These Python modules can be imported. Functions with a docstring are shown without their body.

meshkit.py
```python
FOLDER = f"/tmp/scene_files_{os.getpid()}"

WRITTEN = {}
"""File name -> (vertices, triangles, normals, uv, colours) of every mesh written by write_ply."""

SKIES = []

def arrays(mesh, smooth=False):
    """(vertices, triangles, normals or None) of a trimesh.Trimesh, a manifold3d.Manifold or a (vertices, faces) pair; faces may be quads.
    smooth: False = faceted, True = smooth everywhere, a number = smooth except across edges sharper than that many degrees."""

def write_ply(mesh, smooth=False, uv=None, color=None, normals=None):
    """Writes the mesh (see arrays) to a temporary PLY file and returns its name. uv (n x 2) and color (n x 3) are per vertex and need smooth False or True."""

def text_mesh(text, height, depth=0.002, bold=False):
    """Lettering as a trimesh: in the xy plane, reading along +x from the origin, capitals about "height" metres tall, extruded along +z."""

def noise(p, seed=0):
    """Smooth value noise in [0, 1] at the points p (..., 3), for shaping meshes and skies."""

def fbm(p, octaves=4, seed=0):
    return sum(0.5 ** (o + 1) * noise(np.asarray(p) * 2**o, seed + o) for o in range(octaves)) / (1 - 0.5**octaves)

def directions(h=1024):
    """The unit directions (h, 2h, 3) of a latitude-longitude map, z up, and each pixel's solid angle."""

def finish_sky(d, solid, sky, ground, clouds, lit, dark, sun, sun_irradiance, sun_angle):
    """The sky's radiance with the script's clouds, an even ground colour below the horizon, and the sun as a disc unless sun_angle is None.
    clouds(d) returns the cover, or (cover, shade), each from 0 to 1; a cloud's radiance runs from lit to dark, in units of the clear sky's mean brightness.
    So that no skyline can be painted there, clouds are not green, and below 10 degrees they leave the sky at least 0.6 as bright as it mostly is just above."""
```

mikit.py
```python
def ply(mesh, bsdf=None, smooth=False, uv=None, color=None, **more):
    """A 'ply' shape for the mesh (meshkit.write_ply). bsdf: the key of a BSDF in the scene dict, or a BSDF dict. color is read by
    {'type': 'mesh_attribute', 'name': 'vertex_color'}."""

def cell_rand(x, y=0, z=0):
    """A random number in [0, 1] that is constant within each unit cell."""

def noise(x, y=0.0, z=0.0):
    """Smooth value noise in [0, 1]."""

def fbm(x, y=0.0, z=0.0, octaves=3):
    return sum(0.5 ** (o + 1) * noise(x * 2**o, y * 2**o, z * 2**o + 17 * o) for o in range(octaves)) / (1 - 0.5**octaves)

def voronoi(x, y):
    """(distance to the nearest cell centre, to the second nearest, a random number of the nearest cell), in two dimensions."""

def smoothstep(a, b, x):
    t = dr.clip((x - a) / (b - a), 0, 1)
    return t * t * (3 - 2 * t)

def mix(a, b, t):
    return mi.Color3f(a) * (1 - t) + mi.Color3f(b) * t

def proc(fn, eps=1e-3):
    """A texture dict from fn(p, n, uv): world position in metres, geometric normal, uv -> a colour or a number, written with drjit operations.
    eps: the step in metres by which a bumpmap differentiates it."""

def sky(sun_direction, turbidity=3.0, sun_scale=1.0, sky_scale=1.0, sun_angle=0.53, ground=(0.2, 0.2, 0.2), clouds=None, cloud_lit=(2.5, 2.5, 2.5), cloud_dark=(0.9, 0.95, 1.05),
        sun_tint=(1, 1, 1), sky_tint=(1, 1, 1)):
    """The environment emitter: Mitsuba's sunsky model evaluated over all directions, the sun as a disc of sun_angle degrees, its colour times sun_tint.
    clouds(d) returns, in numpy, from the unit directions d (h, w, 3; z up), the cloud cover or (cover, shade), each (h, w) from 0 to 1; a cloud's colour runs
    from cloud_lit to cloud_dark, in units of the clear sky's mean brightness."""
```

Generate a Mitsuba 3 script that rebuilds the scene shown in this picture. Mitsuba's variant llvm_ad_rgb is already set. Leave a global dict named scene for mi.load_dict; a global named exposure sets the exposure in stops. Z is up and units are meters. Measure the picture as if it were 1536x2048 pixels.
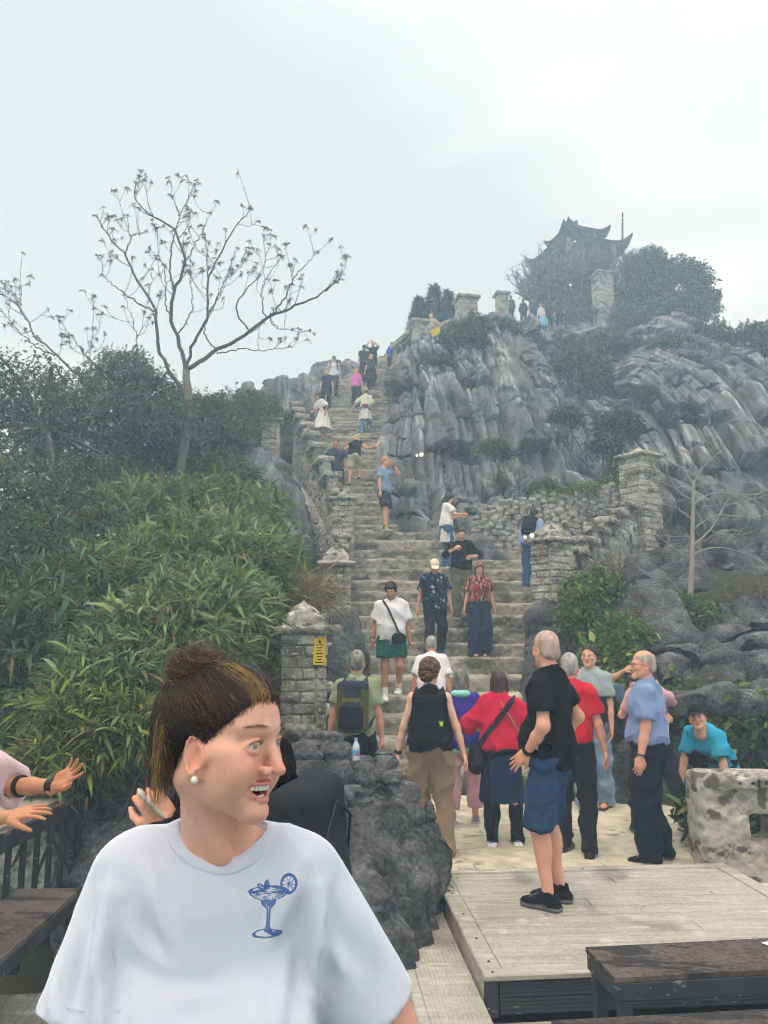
import math, random
import numpy as np, trimesh, mitsuba as mi, mikit, meshkit
from scipy.spatial import cKDTree
from scipy.interpolate import RBFInterpolator, PchipInterpolator
from mikit import noise, fbm, voronoi, smoothstep, mix, cell_rand
import drjit as dr, manifold3d
T = mi.ScalarTransform4f
scene, labels = {}, {}

# ------------------------------------------------------------------ camera, sky, exposure
CZ, PITCH, FOC = 1.9, math.radians(9.2), 1540.0          # eye height over the plaza, upward tilt, focal length in photo pixels
scene['camera'] = {'type': 'perspective', 'fov_axis': 'x', 'fov': math.degrees(2 * math.atan(768 / FOC)), 'near_clip': 0.05, 'far_clip': 4000.0,
                   'to_world': T().look_at(origin=[0, 0, CZ], target=[0, math.cos(PITCH), CZ + math.sin(PITCH)], up=[0, 0, 1]),
                   'medium': {'type': 'ref', 'id': 'haze_air'}}
exposure = 2.55


def clouds(d):
    el = np.maximum(d[..., 2], 0.06)
    q = np.stack([d[..., 0] / el * 0.55 + 3.1, d[..., 1] / el * 0.55 + 7.7, 0 * el], -1)
    q = q + 0.8 * (meshkit.fbm(q * 0.9, 3, seed=5)[..., None] - 0.5)
    n = 0.7 * meshkit.fbm(q, 5, seed=11) + 0.3 * meshkit.fbm(d * 2.2 + 4.0, 3, seed=3)
    s = np.clip((n - 0.33) / 0.34, 0, 1)
    return np.ones(d.shape[:2]), np.clip(.90 - .9 * d[..., 2] ** 4 + .85 * (s * s * (3 - 2 * s) - .5) * (1 - .5 * d[..., 2]), 0, 1)      # an overcast sky: brightest overhead, mottled


scene['sky'] = mikit.sky((-0.25, -0.40, 0.88), turbidity=3, sun_scale=0.3, sun_angle=45, clouds=clouds, cloud_lit=(4.3, 4.4, 4.35), cloud_dark=(1.42, 1.55, 1.59), ground=(0.12, 0.13, 0.12))
HAZE = 0.0078
scene['haze_air'] = {'type': 'homogeneous', 'albedo': {'type': 'rgb', 'value': [0.90, 0.955, 0.99]}, 'sigma_t': {'type': 'rgb', 'value': [HAZE * 0.76, HAZE, HAZE * 1.22]}}
# ------------------------------------------------------------------ helpers
def at(u, v, Y):
    """The point at distance Y in front of the camera that stands at photo pixel (u, v)."""
    a, b = (u - 768) / FOC, (1024 - v) / FOC
    d = np.array([a, math.cos(PITCH) - b * math.sin(PITCH), math.sin(PITCH) + b * math.cos(PITCH)])
    return np.array([0, 0, CZ]) + d * (Y / d[1])


def col(h):
    """#rrggbb (sRGB) to linear."""
    c = np.array([int(h[i:i + 2], 16) for i in (1, 3, 5)]) / 255.0
    return np.where(c < 0.04045, c / 12.92, ((c + 0.055) / 1.055) ** 2.4)


def rgb(c):
    return {'type': 'rgb', 'value': [float(x) for x in (col(c) if isinstance(c, str) else c)]}


def numbered(name, parent=None):
    base = name if parent is None else parent + '__' + name
    key, i = base, 0
    while key in used:
        i += 1
        key = f'{base}_{i:03d}'
    used.add(key)
    return key


used = set()


def thing(name, label, cat, group=None, kind=None):
    key = numbered(name)
    labels[key] = {'label': label, 'category': cat}
    if group: labels[key]['group'] = group
    if kind: labels[key]['kind'] = kind
    return key


def put(key, mesh, mat, smooth=40, c=None, uv=None, **more):
    """Enters a mesh under a key; c: one colour or per-vertex colours (read by the materials that end in _vc)."""
    if isinstance(mesh, tuple):
        v, f = mesh
    else:
        v, f = np.asarray(mesh.vertices), np.asarray(mesh.faces)
    f = np.asarray(f)
    if f.shape[1] == 4: f = np.vstack([f[:, [0, 1, 2]], f[:, [0, 2, 3]]])
    if c is not None:
        c = col(c) if isinstance(c, str) else np.asarray(c, float)
        if smooth not in (True, False):
            v, f, c = split_sharp(v, f, c, smooth)
            smooth = True
        c = np.broadcast_to(c, (len(v), 3))
        scene[key] = mikit.ply((v, f), mat, smooth=smooth, color=c, uv=uv, **more)
    else:
        scene[key] = mikit.ply((v, f), mat, smooth=smooth, uv=uv, **more)
    return key


def split_sharp(v, f, c, angle):
    m = trimesh.Trimesh(v, f, process=False)
    s = trimesh.graph.smooth_shade(m, angle=np.radians(angle), facet_minarea=None)
    if c.ndim == 2 and len(s.vertices) != len(v):
        c = c[cKDTree(v).query(s.vertices)[1]]
    return np.array(s.vertices), np.array(s.faces), c


def part(name, parent, mesh, mat, smooth=40, c=None, label=None, kind=None, uv=None, **more):
    key = numbered(name, parent)
    if label or kind:
        labels[key] = {k: x for k, x in (('label', label), ('kind', kind)) if x}
    return put(key, mesh, mat, smooth, c, uv, **more)


def single(name, label, cat, mesh, mat, smooth=40, c=None, group=None, kind=None, uv=None):
    return put(thing(name, label, cat, group, kind), mesh, mat, smooth, c, uv)


def struct(name, mesh, mat, smooth=40, c=None, parent=None, label=None):
    key = numbered(name, parent)
    if parent is None:
        labels[key] = {'kind': 'structure'}
        if label: labels[key]['label'] = label
    return put(key, mesh, mat, smooth, c)


def cat(meshes):
    """Joins (v, f) pairs or trimeshes."""
    vs, fs, n = [], [], 0
    for m in meshes:
        v, f = (m if isinstance(m, tuple) else (np.asarray(m.vertices), np.asarray(m.faces)))
        f = np.asarray(f)
        if f.shape[1] == 4: f = np.vstack([f[:, [0, 1, 2]], f[:, [0, 2, 3]]])
        vs.append(v); fs.append(f + n); n += len(v)
    return np.vstack(vs), np.vstack(fs)


def rotm(axis, deg):
    a = np.asarray(axis, float); a = a / np.linalg.norm(a); t = math.radians(deg)
    K = np.array([[0, -a[2], a[1]], [a[2], 0, -a[0]], [-a[1], a[0], 0]])
    return np.eye(3) + math.sin(t) * K + (1 - math.cos(t)) * K @ K


def rz(deg): return rotm((0, 0, 1), deg)


def box(cx, cy, cz, sx, sy, sz, R=None, bevel=0.0):
    """A box (centre, size), its edges chamfered by bevel."""
    if bevel <= 0:
        v = np.array([[x, y, z] for x in (-.5, .5) for y in (-.5, .5) for z in (-.5, .5)]) * [sx, sy, sz]
        f = np.array([[0, 1, 3, 2], [4, 6, 7, 5], [0, 4, 5, 1], [2, 3, 7, 6], [0, 2, 6, 4], [1, 5, 7, 3]])
    else:
        b = bevel; v = []
        for x in (-.5, .5):
            for y in (-.5, .5):
                for z in (-.5, .5):
                    s = np.sign([x, y, z]); p = np.array([x * sx, y * sy, z * sz])
                    v += [p - s * [0, b, b], p - s * [b, 0, b], p - s * [b, b, 0]]
        h = trimesh.Trimesh(np.array(v)).convex_hull
        v, f = np.array(h.vertices), np.array(h.faces)
    if R is not None: v = v @ R.T
    return v + [cx, cy, cz], f


def beam(a, b, w, h, up=(0, 0, 1), bevel=0.0):
    """A box from a to b, w wide and h high."""
    a, b = np.asarray(a, float), np.asarray(b, float)
    y = (b - a) / np.linalg.norm(b - a)
    x = np.cross(y, up); x /= np.linalg.norm(x); z = np.cross(x, y)
    v, f = box(0, 0, 0, w, np.linalg.norm(b - a), h, bevel=bevel)
    return v @ np.array([x, y, z]) + (a + b) / 2, f


def tube(pts, radii, sides=6, cap=True):
    p = np.asarray(pts, float); n = len(p)
    r = np.broadcast_to(np.asarray(radii, float), (n,))
    t = np.gradient(p, axis=0); t /= np.linalg.norm(t, axis=1, keepdims=True) + 1e-12
    a = np.zeros((n, 3)); a0 = np.cross(t[0], [0, 0, 1] if abs(t[0, 2]) < .9 else [1, 0, 0])
    for i in range(n):
        a0 = a0 - t[i] * (a0 @ t[i]); a0 /= np.linalg.norm(a0) + 1e-12; a[i] = a0
    b = np.cross(t, a); ang = np.arange(sides) * 2 * np.pi / sides
    v = p[:, None] + r[:, None, None] * (np.cos(ang)[None, :, None] * a[:, None] + np.sin(ang)[None, :, None] * b[:, None])
    i, j = np.meshgrid(np.arange(n - 1), np.arange(sides), indexing='ij')
    q = np.stack([i * sides + j, i * sides + (j + 1) % sides, (i + 1) * sides + (j + 1) % sides, (i + 1) * sides + j], -1).reshape(-1, 4)
    v = v.reshape(-1, 3); f = np.vstack([q[:, [0, 1, 2]], q[:, [0, 2, 3]]])
    if cap:
        k = len(v); v = np.vstack([v, p[:1], p[-1:]]); j = np.arange(sides)
        f = np.vstack([f, np.stack([j * 0 + k, (j + 1) % sides, j], 1), np.stack([j * 0 + k + 1, (n - 1) * sides + j, (n - 1) * sides + (j + 1) % sides], 1)])
    return v, f


def sheet(P):
    """A grid of points (n, m, 3) as a mesh."""
    n, m = P.shape[:2]
    i, j = np.meshgrid(np.arange(n - 1), np.arange(m - 1), indexing='ij')
    a = i * m + j
    q = np.stack([a, a + 1, a + m + 1, a + m], -1).reshape(-1, 4)
    return P.reshape(-1, 3), np.vstack([q[:, [0, 1, 2]], q[:, [0, 2, 3]]])


def extrude(poly, a, b, axis=1):
    """A closed outline of (p, q) points, swept along an axis from a to b; (p, q) are the two other axes in order."""
    m = trimesh.creation.extrude_polygon(__import__('shapely').Polygon(poly), 1.0, engine='earcut')
    v = np.array(m.vertices); f = np.array(m.faces)
    o = np.empty_like(v); k = [i for i in range(3) if i != axis]
    o[:, k[0]], o[:, k[1]], o[:, axis] = v[:, 0], v[:, 1], a + (b - a) * v[:, 2]
    m = trimesh.Trimesh(o, f, process=False); trimesh.repair.fix_normals(m)
    return np.array(m.vertices), np.array(m.faces)


# ---- signed distance modelling: round cones, ellipsoids and boxes joined smoothly, meshed by surface nets
class Sdf:
    def __init__(self): self.ops = []

    def cone(self, a, b, ra, rb=None, k=.02, sub=False, flat=None):
        self.ops.append(('c', np.asarray(a, float), np.asarray(b, float), ra, ra if rb is None else rb, k, sub, flat)); return self

    def chain(self, pts, rad, k=.02, sub=False):
        for i in range(len(pts) - 1): self.cone(pts[i], pts[i + 1], rad[i], rad[i + 1], k, sub)
        return self

    def ell(self, c, r, R=None, k=.02, sub=False):
        self.ops.append(('e', np.asarray(c, float), np.asarray(r, float) * np.ones(3), np.eye(3) if R is None else np.asarray(R), k, sub)); return self

    def box(self, c, s, rnd=.01, R=None, k=.01, sub=False):
        self.ops.append(('b', np.asarray(c, float), np.asarray(s, float) / 2, rnd, np.eye(3) if R is None else np.asarray(R), k, sub)); return self

    def cut(self, p, n, k=.004):
        """Keeps what lies behind the plane through p with outward normal n."""
        n = np.asarray(n, float); self.ops.append(('p', np.asarray(p, float), n / np.linalg.norm(n), k)); return self

    def fn(self, g, k=.005, sub=False):
        """g(points) -> distance everywhere."""
        self.ops.append(('f', g, k, sub)); return self

    def bounds(self):
        lo, hi = np.full(3, 1e9), np.full(3, -1e9)
        for o in self.ops:
            if o[0] == 'c' and not o[6]:
                lo = np.minimum(lo, np.minimum(o[1] - o[3], o[2] - o[4])); hi = np.maximum(hi, np.maximum(o[1] + o[3], o[2] + o[4]))
            elif o[0] == 'e' and not o[5]:
                e = np.sqrt(((o[3].T * o[2][:, None]) ** 2).sum(0)); lo = np.minimum(lo, o[1] - e); hi = np.maximum(hi, o[1] + e)
            elif o[0] == 'b' and not o[6]:
                e = np.abs(o[4].T * o[2][:, None]).sum(0); lo = np.minimum(lo, o[1] - e); hi = np.maximum(hi, o[1] + e)
        return lo, hi

    def field(self, h, lo=None, hi=None):
        b = self.bounds()
        lo = b[0] - 3 * h if lo is None else np.asarray(lo, float); hi = b[1] + 3 * h if hi is None else np.asarray(hi, float)
        n = np.ceil((hi - lo) / h).astype(int) + 1
        ax = [lo[i] + h * np.arange(n[i]) for i in range(3)]
        F = np.full(n, 0.2)
        for o in self.ops:
            kind = o[0]
            if kind in 'ceb':
                k, sub = (o[4], o[5]) if kind == 'e' else (o[5], o[6])
                if kind == 'c':
                    l0, h0 = np.minimum(o[1] - o[3], o[2] - o[4]), np.maximum(o[1] + o[3], o[2] + o[4])
                else:
                    M = (o[3] if kind == 'e' else o[4]); r = o[2]
                    e = np.sqrt(((M.T * r[:, None]) ** 2).sum(0)) if kind == 'e' else np.abs(M.T * r[:, None]).sum(0)
                    l0, h0 = o[1] - e, o[1] + e
                m = k + 3 * h
                i0 = np.maximum(np.floor((l0 - m - lo) / h).astype(int), 0); i1 = np.minimum(np.ceil((h0 + m - lo) / h).astype(int) + 1, n)
                if (i1 <= i0).any(): continue
                s = tuple(slice(i0[j], i1[j]) for j in range(3))
                X = ax[0][s[0]][:, None, None]; Y = ax[1][s[1]][None, :, None]; Z = ax[2][s[2]][None, None, :]
                if kind == 'c':
                    a, bb, ra, rb = o[1:5]; d = bb - a; L = d @ d + 1e-12
                    t = np.clip(((X - a[0]) * d[0] + (Y - a[1]) * d[1] + (Z - a[2]) * d[2]) / L, 0, 1)
                    D = np.sqrt((X - a[0] - t * d[0]) ** 2 + (Y - a[1] - t * d[1]) ** 2 + (Z - a[2] - t * d[2]) ** 2) - (ra + (rb - ra) * t)
                else:
                    c = o[1]; P = [M[0, j] * (X - c[0]) + M[1, j] * (Y - c[1]) + M[2, j] * (Z - c[2]) for j in range(3)]
                    if kind == 'e':
                        k0 = np.sqrt(sum((P[j] / r[j]) ** 2 for j in range(3))); k1 = np.sqrt(sum((P[j] / r[j] ** 2) ** 2 for j in range(3)))
                        D = k0 * (k0 - 1) / (k1 + 1e-9)
                    else:
                        rd = o[3]; Q = [np.abs(P[j]) - (r[j] - rd) for j in range(3)]
                        D = np.sqrt(sum(np.maximum(q, 0) ** 2 for q in Q)) + np.minimum(np.maximum(np.maximum(Q[0], Q[1]), Q[2]), 0) - rd
                G = F[s]
                if sub:
                    D = -D; w = np.clip(.5 + .5 * (D - G) / k, 0, 1)
                    F[s] = G * (1 - w) + D * w + k * w * (1 - w)
                else:
                    w = np.clip(.5 + .5 * (G - D) / k, 0, 1)
                    F[s] = G * (1 - w) + D * w - k * w * (1 - w)
            else:
                X, Y, Z = np.meshgrid(*ax, indexing='ij', sparse=True)
                if kind == 'p':
                    D = (X - o[1][0]) * o[2][0] + (Y - o[1][1]) * o[2][1] + (Z - o[1][2]) * o[2][2]; k = o[3]
                    w = np.clip(.5 + .5 * (D - F) / k, 0, 1); F = F * (1 - w) + D * w + k * w * (1 - w)
                else:
                    D = o[1](np.stack(np.broadcast_arrays(X, Y, Z), -1)); k, sub = o[2], o[3]
                    if sub:
                        D = -D; w = np.clip(.5 + .5 * (D - F) / k, 0, 1); F = F * (1 - w) + D * w + k * w * (1 - w)
                    else:
                        w = np.clip(.5 + .5 * (F - D) / k, 0, 1); F = F * (1 - w) + D * w - k * w * (1 - w)
        F[0] = F[-1] = .2; F[:, 0] = F[:, -1] = .2; F[:, :, 0] = F[:, :, -1] = .2
        return F, lo

    def mesh(self, h, lo=None, hi=None):
        F, o = self.field(h, lo, hi)
        v, f = nets(F)
        return v * h + o, f


def nets(F):
    """Surface nets of the grid F at 0, in grid units; triangles face outwards."""
    S = F < 0
    n = np.array(F.shape)
    cnt = np.zeros(n - 1, np.uint8)
    sl = lambda o: tuple(slice(o[i], n[i] - 1 + o[i]) for i in range(3))
    corners = [(a, b, c) for a in (0, 1) for b in (0, 1) for c in (0, 1)]
    for o in corners: cnt += S[sl(o)]
    act = (cnt > 0) & (cnt < 8)
    idx = np.argwhere(act)
    num = np.full(n - 1, -1, np.int64); num[act] = np.arange(len(idx))
    acc = np.zeros((len(idx), 3)); w = np.zeros(len(idx))
    val = {o: F[tuple((idx + o).T)] for o in corners}
    for o in corners:
        for d in range(3):
            if o[d]: continue
            p = list(o); p[d] = 1; p = tuple(p)
            a, b = val[o], val[p]; m = (a < 0) != (b < 0)
            t = np.where(m, a / np.where(m, a - b, 1), 0)
            q = np.array(o, float)[None] + np.eye(3)[d][None] * t[:, None]
            acc[m] += q[m]; w[m] += 1
    V = idx + acc / w[:, None]
    faces = []
    for d in range(3):
        e, g = (d + 1) % 3, (d + 2) % 3
        s0 = [slice(1, n[i] - 1) for i in range(3)]; s1 = list(s0)
        s0[d] = slice(0, n[d] - 1); s1[d] = slice(1, n[d])
        A, B = S[tuple(s0)], S[tuple(s1)]
        c = np.argwhere(A != B); 
        if not len(c): continue
        off = np.ones(3, int); off[d] = 0; c = c + off
        ins = S[tuple(c.T)]
        u, x = np.zeros(3, int), np.zeros(3, int); u[e] = 1; x[g] = 1
        q = np.stack([num[tuple((c - u - x).T)], num[tuple((c - x).T)], num[tuple(c.T)], num[tuple((c - u).T)]], 1)
        q[~ins] = q[~ins][:, ::-1]
        faces.append(q)
    q = np.vstack(faces)
    return V, np.vstack([q[:, [0, 1, 2]], q[:, [0, 2, 3]]])


def smooth_mesh(v, f, it=1, lam=.5):
    e = np.vstack([f[:, [0, 1]], f[:, [1, 2]], f[:, [2, 0]]]); n = len(v)
    import scipy.sparse as sp
    A = sp.coo_matrix((np.ones(len(e)), (e[:, 0], e[:, 1])), (n, n)).tocsr(); A = ((A + A.T) > 0).astype(float)
    dg = np.maximum(np.asarray(A.sum(1)).ravel(), 1)
    for _ in range(it): v = v + lam * ((A @ v) / dg[:, None] - v)
    return v, f


def vnormals(v, f):
    n = np.zeros_like(v); fn = np.cross(v[f[:, 1]] - v[f[:, 0]], v[f[:, 2]] - v[f[:, 0]])
    for k in range(3): np.add.at(n, f[:, k], fn)
    return n / (np.linalg.norm(n, axis=1, keepdims=True) + 1e-12)


def nfbm(p, s, oct=3, seed=0): return meshkit.fbm(np.asarray(p) * s + 50.0, oct, seed) - .5


def nrm(a):
    a = np.asarray(a, float); return a / (np.linalg.norm(a) + 1e-12)


def vary(v, c, amt=.10, s=9, seed=0):
    return np.clip(np.asarray(c)[None] * (1 + amt * 2 * nfbm(v, s, 3, seed))[:, None], 0, 1)


def curve(P, n):
    P = np.array(P, float); t = np.r_[0, np.cumsum(np.linalg.norm(np.diff(P, axis=0), axis=1))]
    return PchipInterpolator(t, P, axis=0)(np.linspace(0, t[-1], n))


def thin(m, tol):
    """The mesh with fewer triangles where it is flat to within tol."""
    v, f = m
    M = manifold3d.Manifold(manifold3d.Mesh(np.asarray(v, np.float32), np.asarray(f, np.uint32)))
    if M.status() != manifold3d.Error.NoError: return v, f
    r = M.simplify(tol).to_mesh()
    return (np.array(r.vert_properties[:, :3], float), np.array(r.tri_verts, int)) if len(r.tri_verts) > 20 else (v, f)


# ------------------------------------------------------------------ materials
def principled(base, rough=.85, spec=.3, **k):
    return {'type': 'principled', 'base_color': base if isinstance(base, dict) else rgb(base), 'roughness': rough, 'specular': spec, **k}


VC = {'type': 'mesh_attribute', 'name': 'vertex_color'}
two = lambda b: {'type': 'twosided', 'bsdf': b}
scene['cloth_vc'] = two(principled(VC, .95, .15))
scene['skin_vc'] = two(principled(VC, .50, .35))
scene['skin_fine'] = two({'type': 'bumpmap', 'arbitrary': mikit.proc(lambda p, n, uv: .6 * noise(p.x * 700, p.y * 700, p.z * 700) + .4 * fbm(p.x * 160, p.y * 160, p.z * 160, 2), eps=.0008), 'scale': .0002, 'bsdf': principled(VC, .46, .4)})
scene['hair_vc'] = two(principled(VC, .42, .45))
scene['gloss_vc'] = two(principled(VC, .33, .5))
scene['matte_vc'] = two(principled(VC, .9, .2))
scene['leaf_vc'] = {'type': 'principledthin', 'base_color': VC, 'roughness': .38, 'diff_trans': .6, 'spec_trans': 0.0, 'eta': 1.45}
scene['bark_vc'] = two(principled(VC, .95, .1))


def rock_color(p, n, uv):
    w = fbm(p.x * .55, p.y * .55, p.z * .2, 3)
    st = fbm(p.x * 2.1 + w * .6, p.y * .5, p.z * .10, 4)                  # water streaks down the face
    s2 = fbm(p.x * 8 + w, p.y * 1.5, p.z * .4, 3)
    fine = fbm(p.x * 13, p.y * 13, p.z * 7, 3)
    c = mix((.07, .08, .09), (.225, .242, .254), smoothstep(.30, .72, st * .5 + s2 * .3 + fine * .2))
    c = mix(c, (.46, .47, .46), smoothstep(.52, .70, s2) * smoothstep(.48, .62, st) * .65)     # pale lime crust
    c = mix(c, (.035, .04, .044), smoothstep(.55, .72, fbm(p.x * 1.5 + 9, p.y * 1.5, p.z * .35, 3)) * .8)   # black algae
    moss = smoothstep(.58, .75, fbm(p.x * .8 + 31, p.y * .8, p.z * .8, 4)) * smoothstep(.35, .65, fine)
    return mix(c, (.085, .10, .05), moss * .5)


def rock_bump(p, n, uv):
    return fbm(p.x * 6, p.y * 2, p.z * .7, 3) + .35 * fbm(p.x * 24, p.y * 24, p.z * 12, 2)


scene['rock'] = two({'type': 'bumpmap', 'arbitrary': mikit.proc(rock_bump, eps=.012), 'scale': .05, 'bsdf': principled(mikit.proc(rock_color), .9, .15)})


def karst_color(p, n, uv):
    a = fbm(p.x * 5, p.y * 5, p.z * 2.5, 4); f = fbm(p.x * 42, p.y * 42, p.z * 42, 3)
    c = mix((.032, .035, .040), (.135, .143, .152), smoothstep(.25, .75, a * .6 + f * .4))
    c = mix(c, (.27, .28, .28), smoothstep(.56, .74, f) * smoothstep(.45, .7, a) * .8)
    return mix(c, (.012, .013, .015), smoothstep(.6, .8, fbm(p.x * 9 + 5, p.y * 9, p.z * 9, 3)) * .6)


def karst_bump(p, n, uv):
    return fbm(p.x * 16, p.y * 16, p.z * 7, 3) + .5 * fbm(p.x * 55, p.y * 55, p.z * 55, 2)


scene['karst'] = two({'type': 'bumpmap', 'arbitrary': mikit.proc(karst_bump, eps=.004), 'scale': .018, 'bsdf': principled(mikit.proc(karst_color), .8, .25)})


def step_color(p, n, uv):
    a = fbm(p.x * 1.7, p.y * 1.7, p.z * 1.7, 4); f = fbm(p.x * 14, p.y * 14, p.z * 14, 3)
    c = mix((.19, .185, .15), (.43, .415, .345), smoothstep(.3, .7, a * .5 + f * .5))
    c = mix(c, (.075, .078, .058), smoothstep(.5, .68, fbm(p.x * 2.6 + 7, p.y * 2.6, p.z * 3.4, 4)) * .8)
    return mix(c, (.46, .45, .39), smoothstep(.6, .75, f) * .5)


def step_bump(p, n, uv):
    return fbm(p.x * 12, p.y * 12, p.z * 12, 3)


scene['step_stone'] = two({'type': 'bumpmap', 'arbitrary': mikit.proc(step_bump, eps=.006), 'scale': .035, 'bsdf': principled(mikit.proc(step_color), .92, .12)})


def brick_color(p, n, uv):
    a = fbm(p.x * 3.1, p.y * 3.1, p.z * 3.1, 4); f = fbm(p.x * 28, p.y * 28, p.z * 28, 3)
    r = cell_rand(p.x * 4, p.y * 4, p.z * 7.7)
    c = mix((.24, .235, .195), (.52, .505, .44), smoothstep(.25, .75, a * .4 + f * .35 + r * .25))
    c = mix(c, (.085, .088, .07), smoothstep(.52, .68, fbm(p.x * 4 + 3, p.y * 4, p.z * 5, 4)) * .75)       # black mould patches
    return mix(c, (.62, .61, .56), smoothstep(.62, .72, f) * .6)


scene['brick'] = two({'type': 'bumpmap', 'arbitrary': mikit.proc(lambda p, n, uv: fbm(p.x * 24, p.y * 24, p.z * 24, 3), eps=.004), 'scale': .02, 'bsdf': principled(mikit.proc(brick_color), .92, .12)})


def conc_color(p, n, uv):
    a = fbm(p.x * 2.2, p.y * 2.2, p.z * 2.2, 4); f = fbm(p.x * 19, p.y * 19, p.z * 19, 4)
    c = mix((.17, .165, .14), (.45, .44, .39), smoothstep(.3, .68, a * .45 + f * .55))
    c = mix(c, (.62, .61, .57), smoothstep(.55, .7, fbm(p.x * 6 + 11, p.y * 6, p.z * 6, 3)) * smoothstep(.45, .6, f) * .8)
    return mix(c, (.06, .062, .05), smoothstep(.56, .66, fbm(p.x * 8 + 4, p.y * 8, p.z * 8, 4)) * .8)


scene['weathered'] = two({'type': 'bumpmap', 'arbitrary': mikit.proc(lambda p, n, uv: fbm(p.x * 18, p.y * 18, p.z * 18, 4), eps=.004), 'scale': .03, 'bsdf': principled(mikit.proc(conc_color), .93, .12)})


def sand_color(p, n, uv):
    a = fbm(p.x * 1.3, p.y * 1.3, p.z, 4); f = fbm(p.x * 9, p.y * 9, p.z * 9, 4)
    c = mix((.40, .375, .295), (.58, .545, .44), smoothstep(.3, .7, a * .4 + f * .6))
    cr = smoothstep(.035, .0, dr.abs(fbm(p.x * 2.4 + 3, p.y * 5.2, 0, 3) - .5)) * smoothstep(.45, .6, fbm(p.x * 3, p.y * 3 + 8, 0, 2))
    return mix(c, (.16, .145, .105), cr * .8)


def sand_bump(p, n, uv):
    return fbm(p.x * 4, p.y * 9, 0, 4) + .3 * fbm(p.x * 30, p.y * 30, 0, 2)


scene['sand'] = two({'type': 'bumpmap', 'arbitrary': mikit.proc(sand_bump, eps=.006), 'scale': .05, 'bsdf': principled(mikit.proc(sand_color), .95, .1)})


def soil_color(p, n, uv):
    f = fbm(p.x * 3, p.y * 3, p.z * 3, 4)
    return mix((.018, .022, .014), (.075, .078, .05), f)


scene['soil'] = two(principled(mikit.proc(soil_color), .97, .05))


def rubble_color(p, n, uv):
    a = fbm(p.x * 2.4, p.y * 2.4, p.z * 2.4, 4); f = fbm(p.x * 16, p.y * 16, p.z * 16, 3)
    c = mix((.15, .152, .14), (.42, .42, .385), smoothstep(.28, .72, a * .5 + f * .5))
    return mix(c, (.42, .42, .38), smoothstep(.58, .7, f) * .6)


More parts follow.
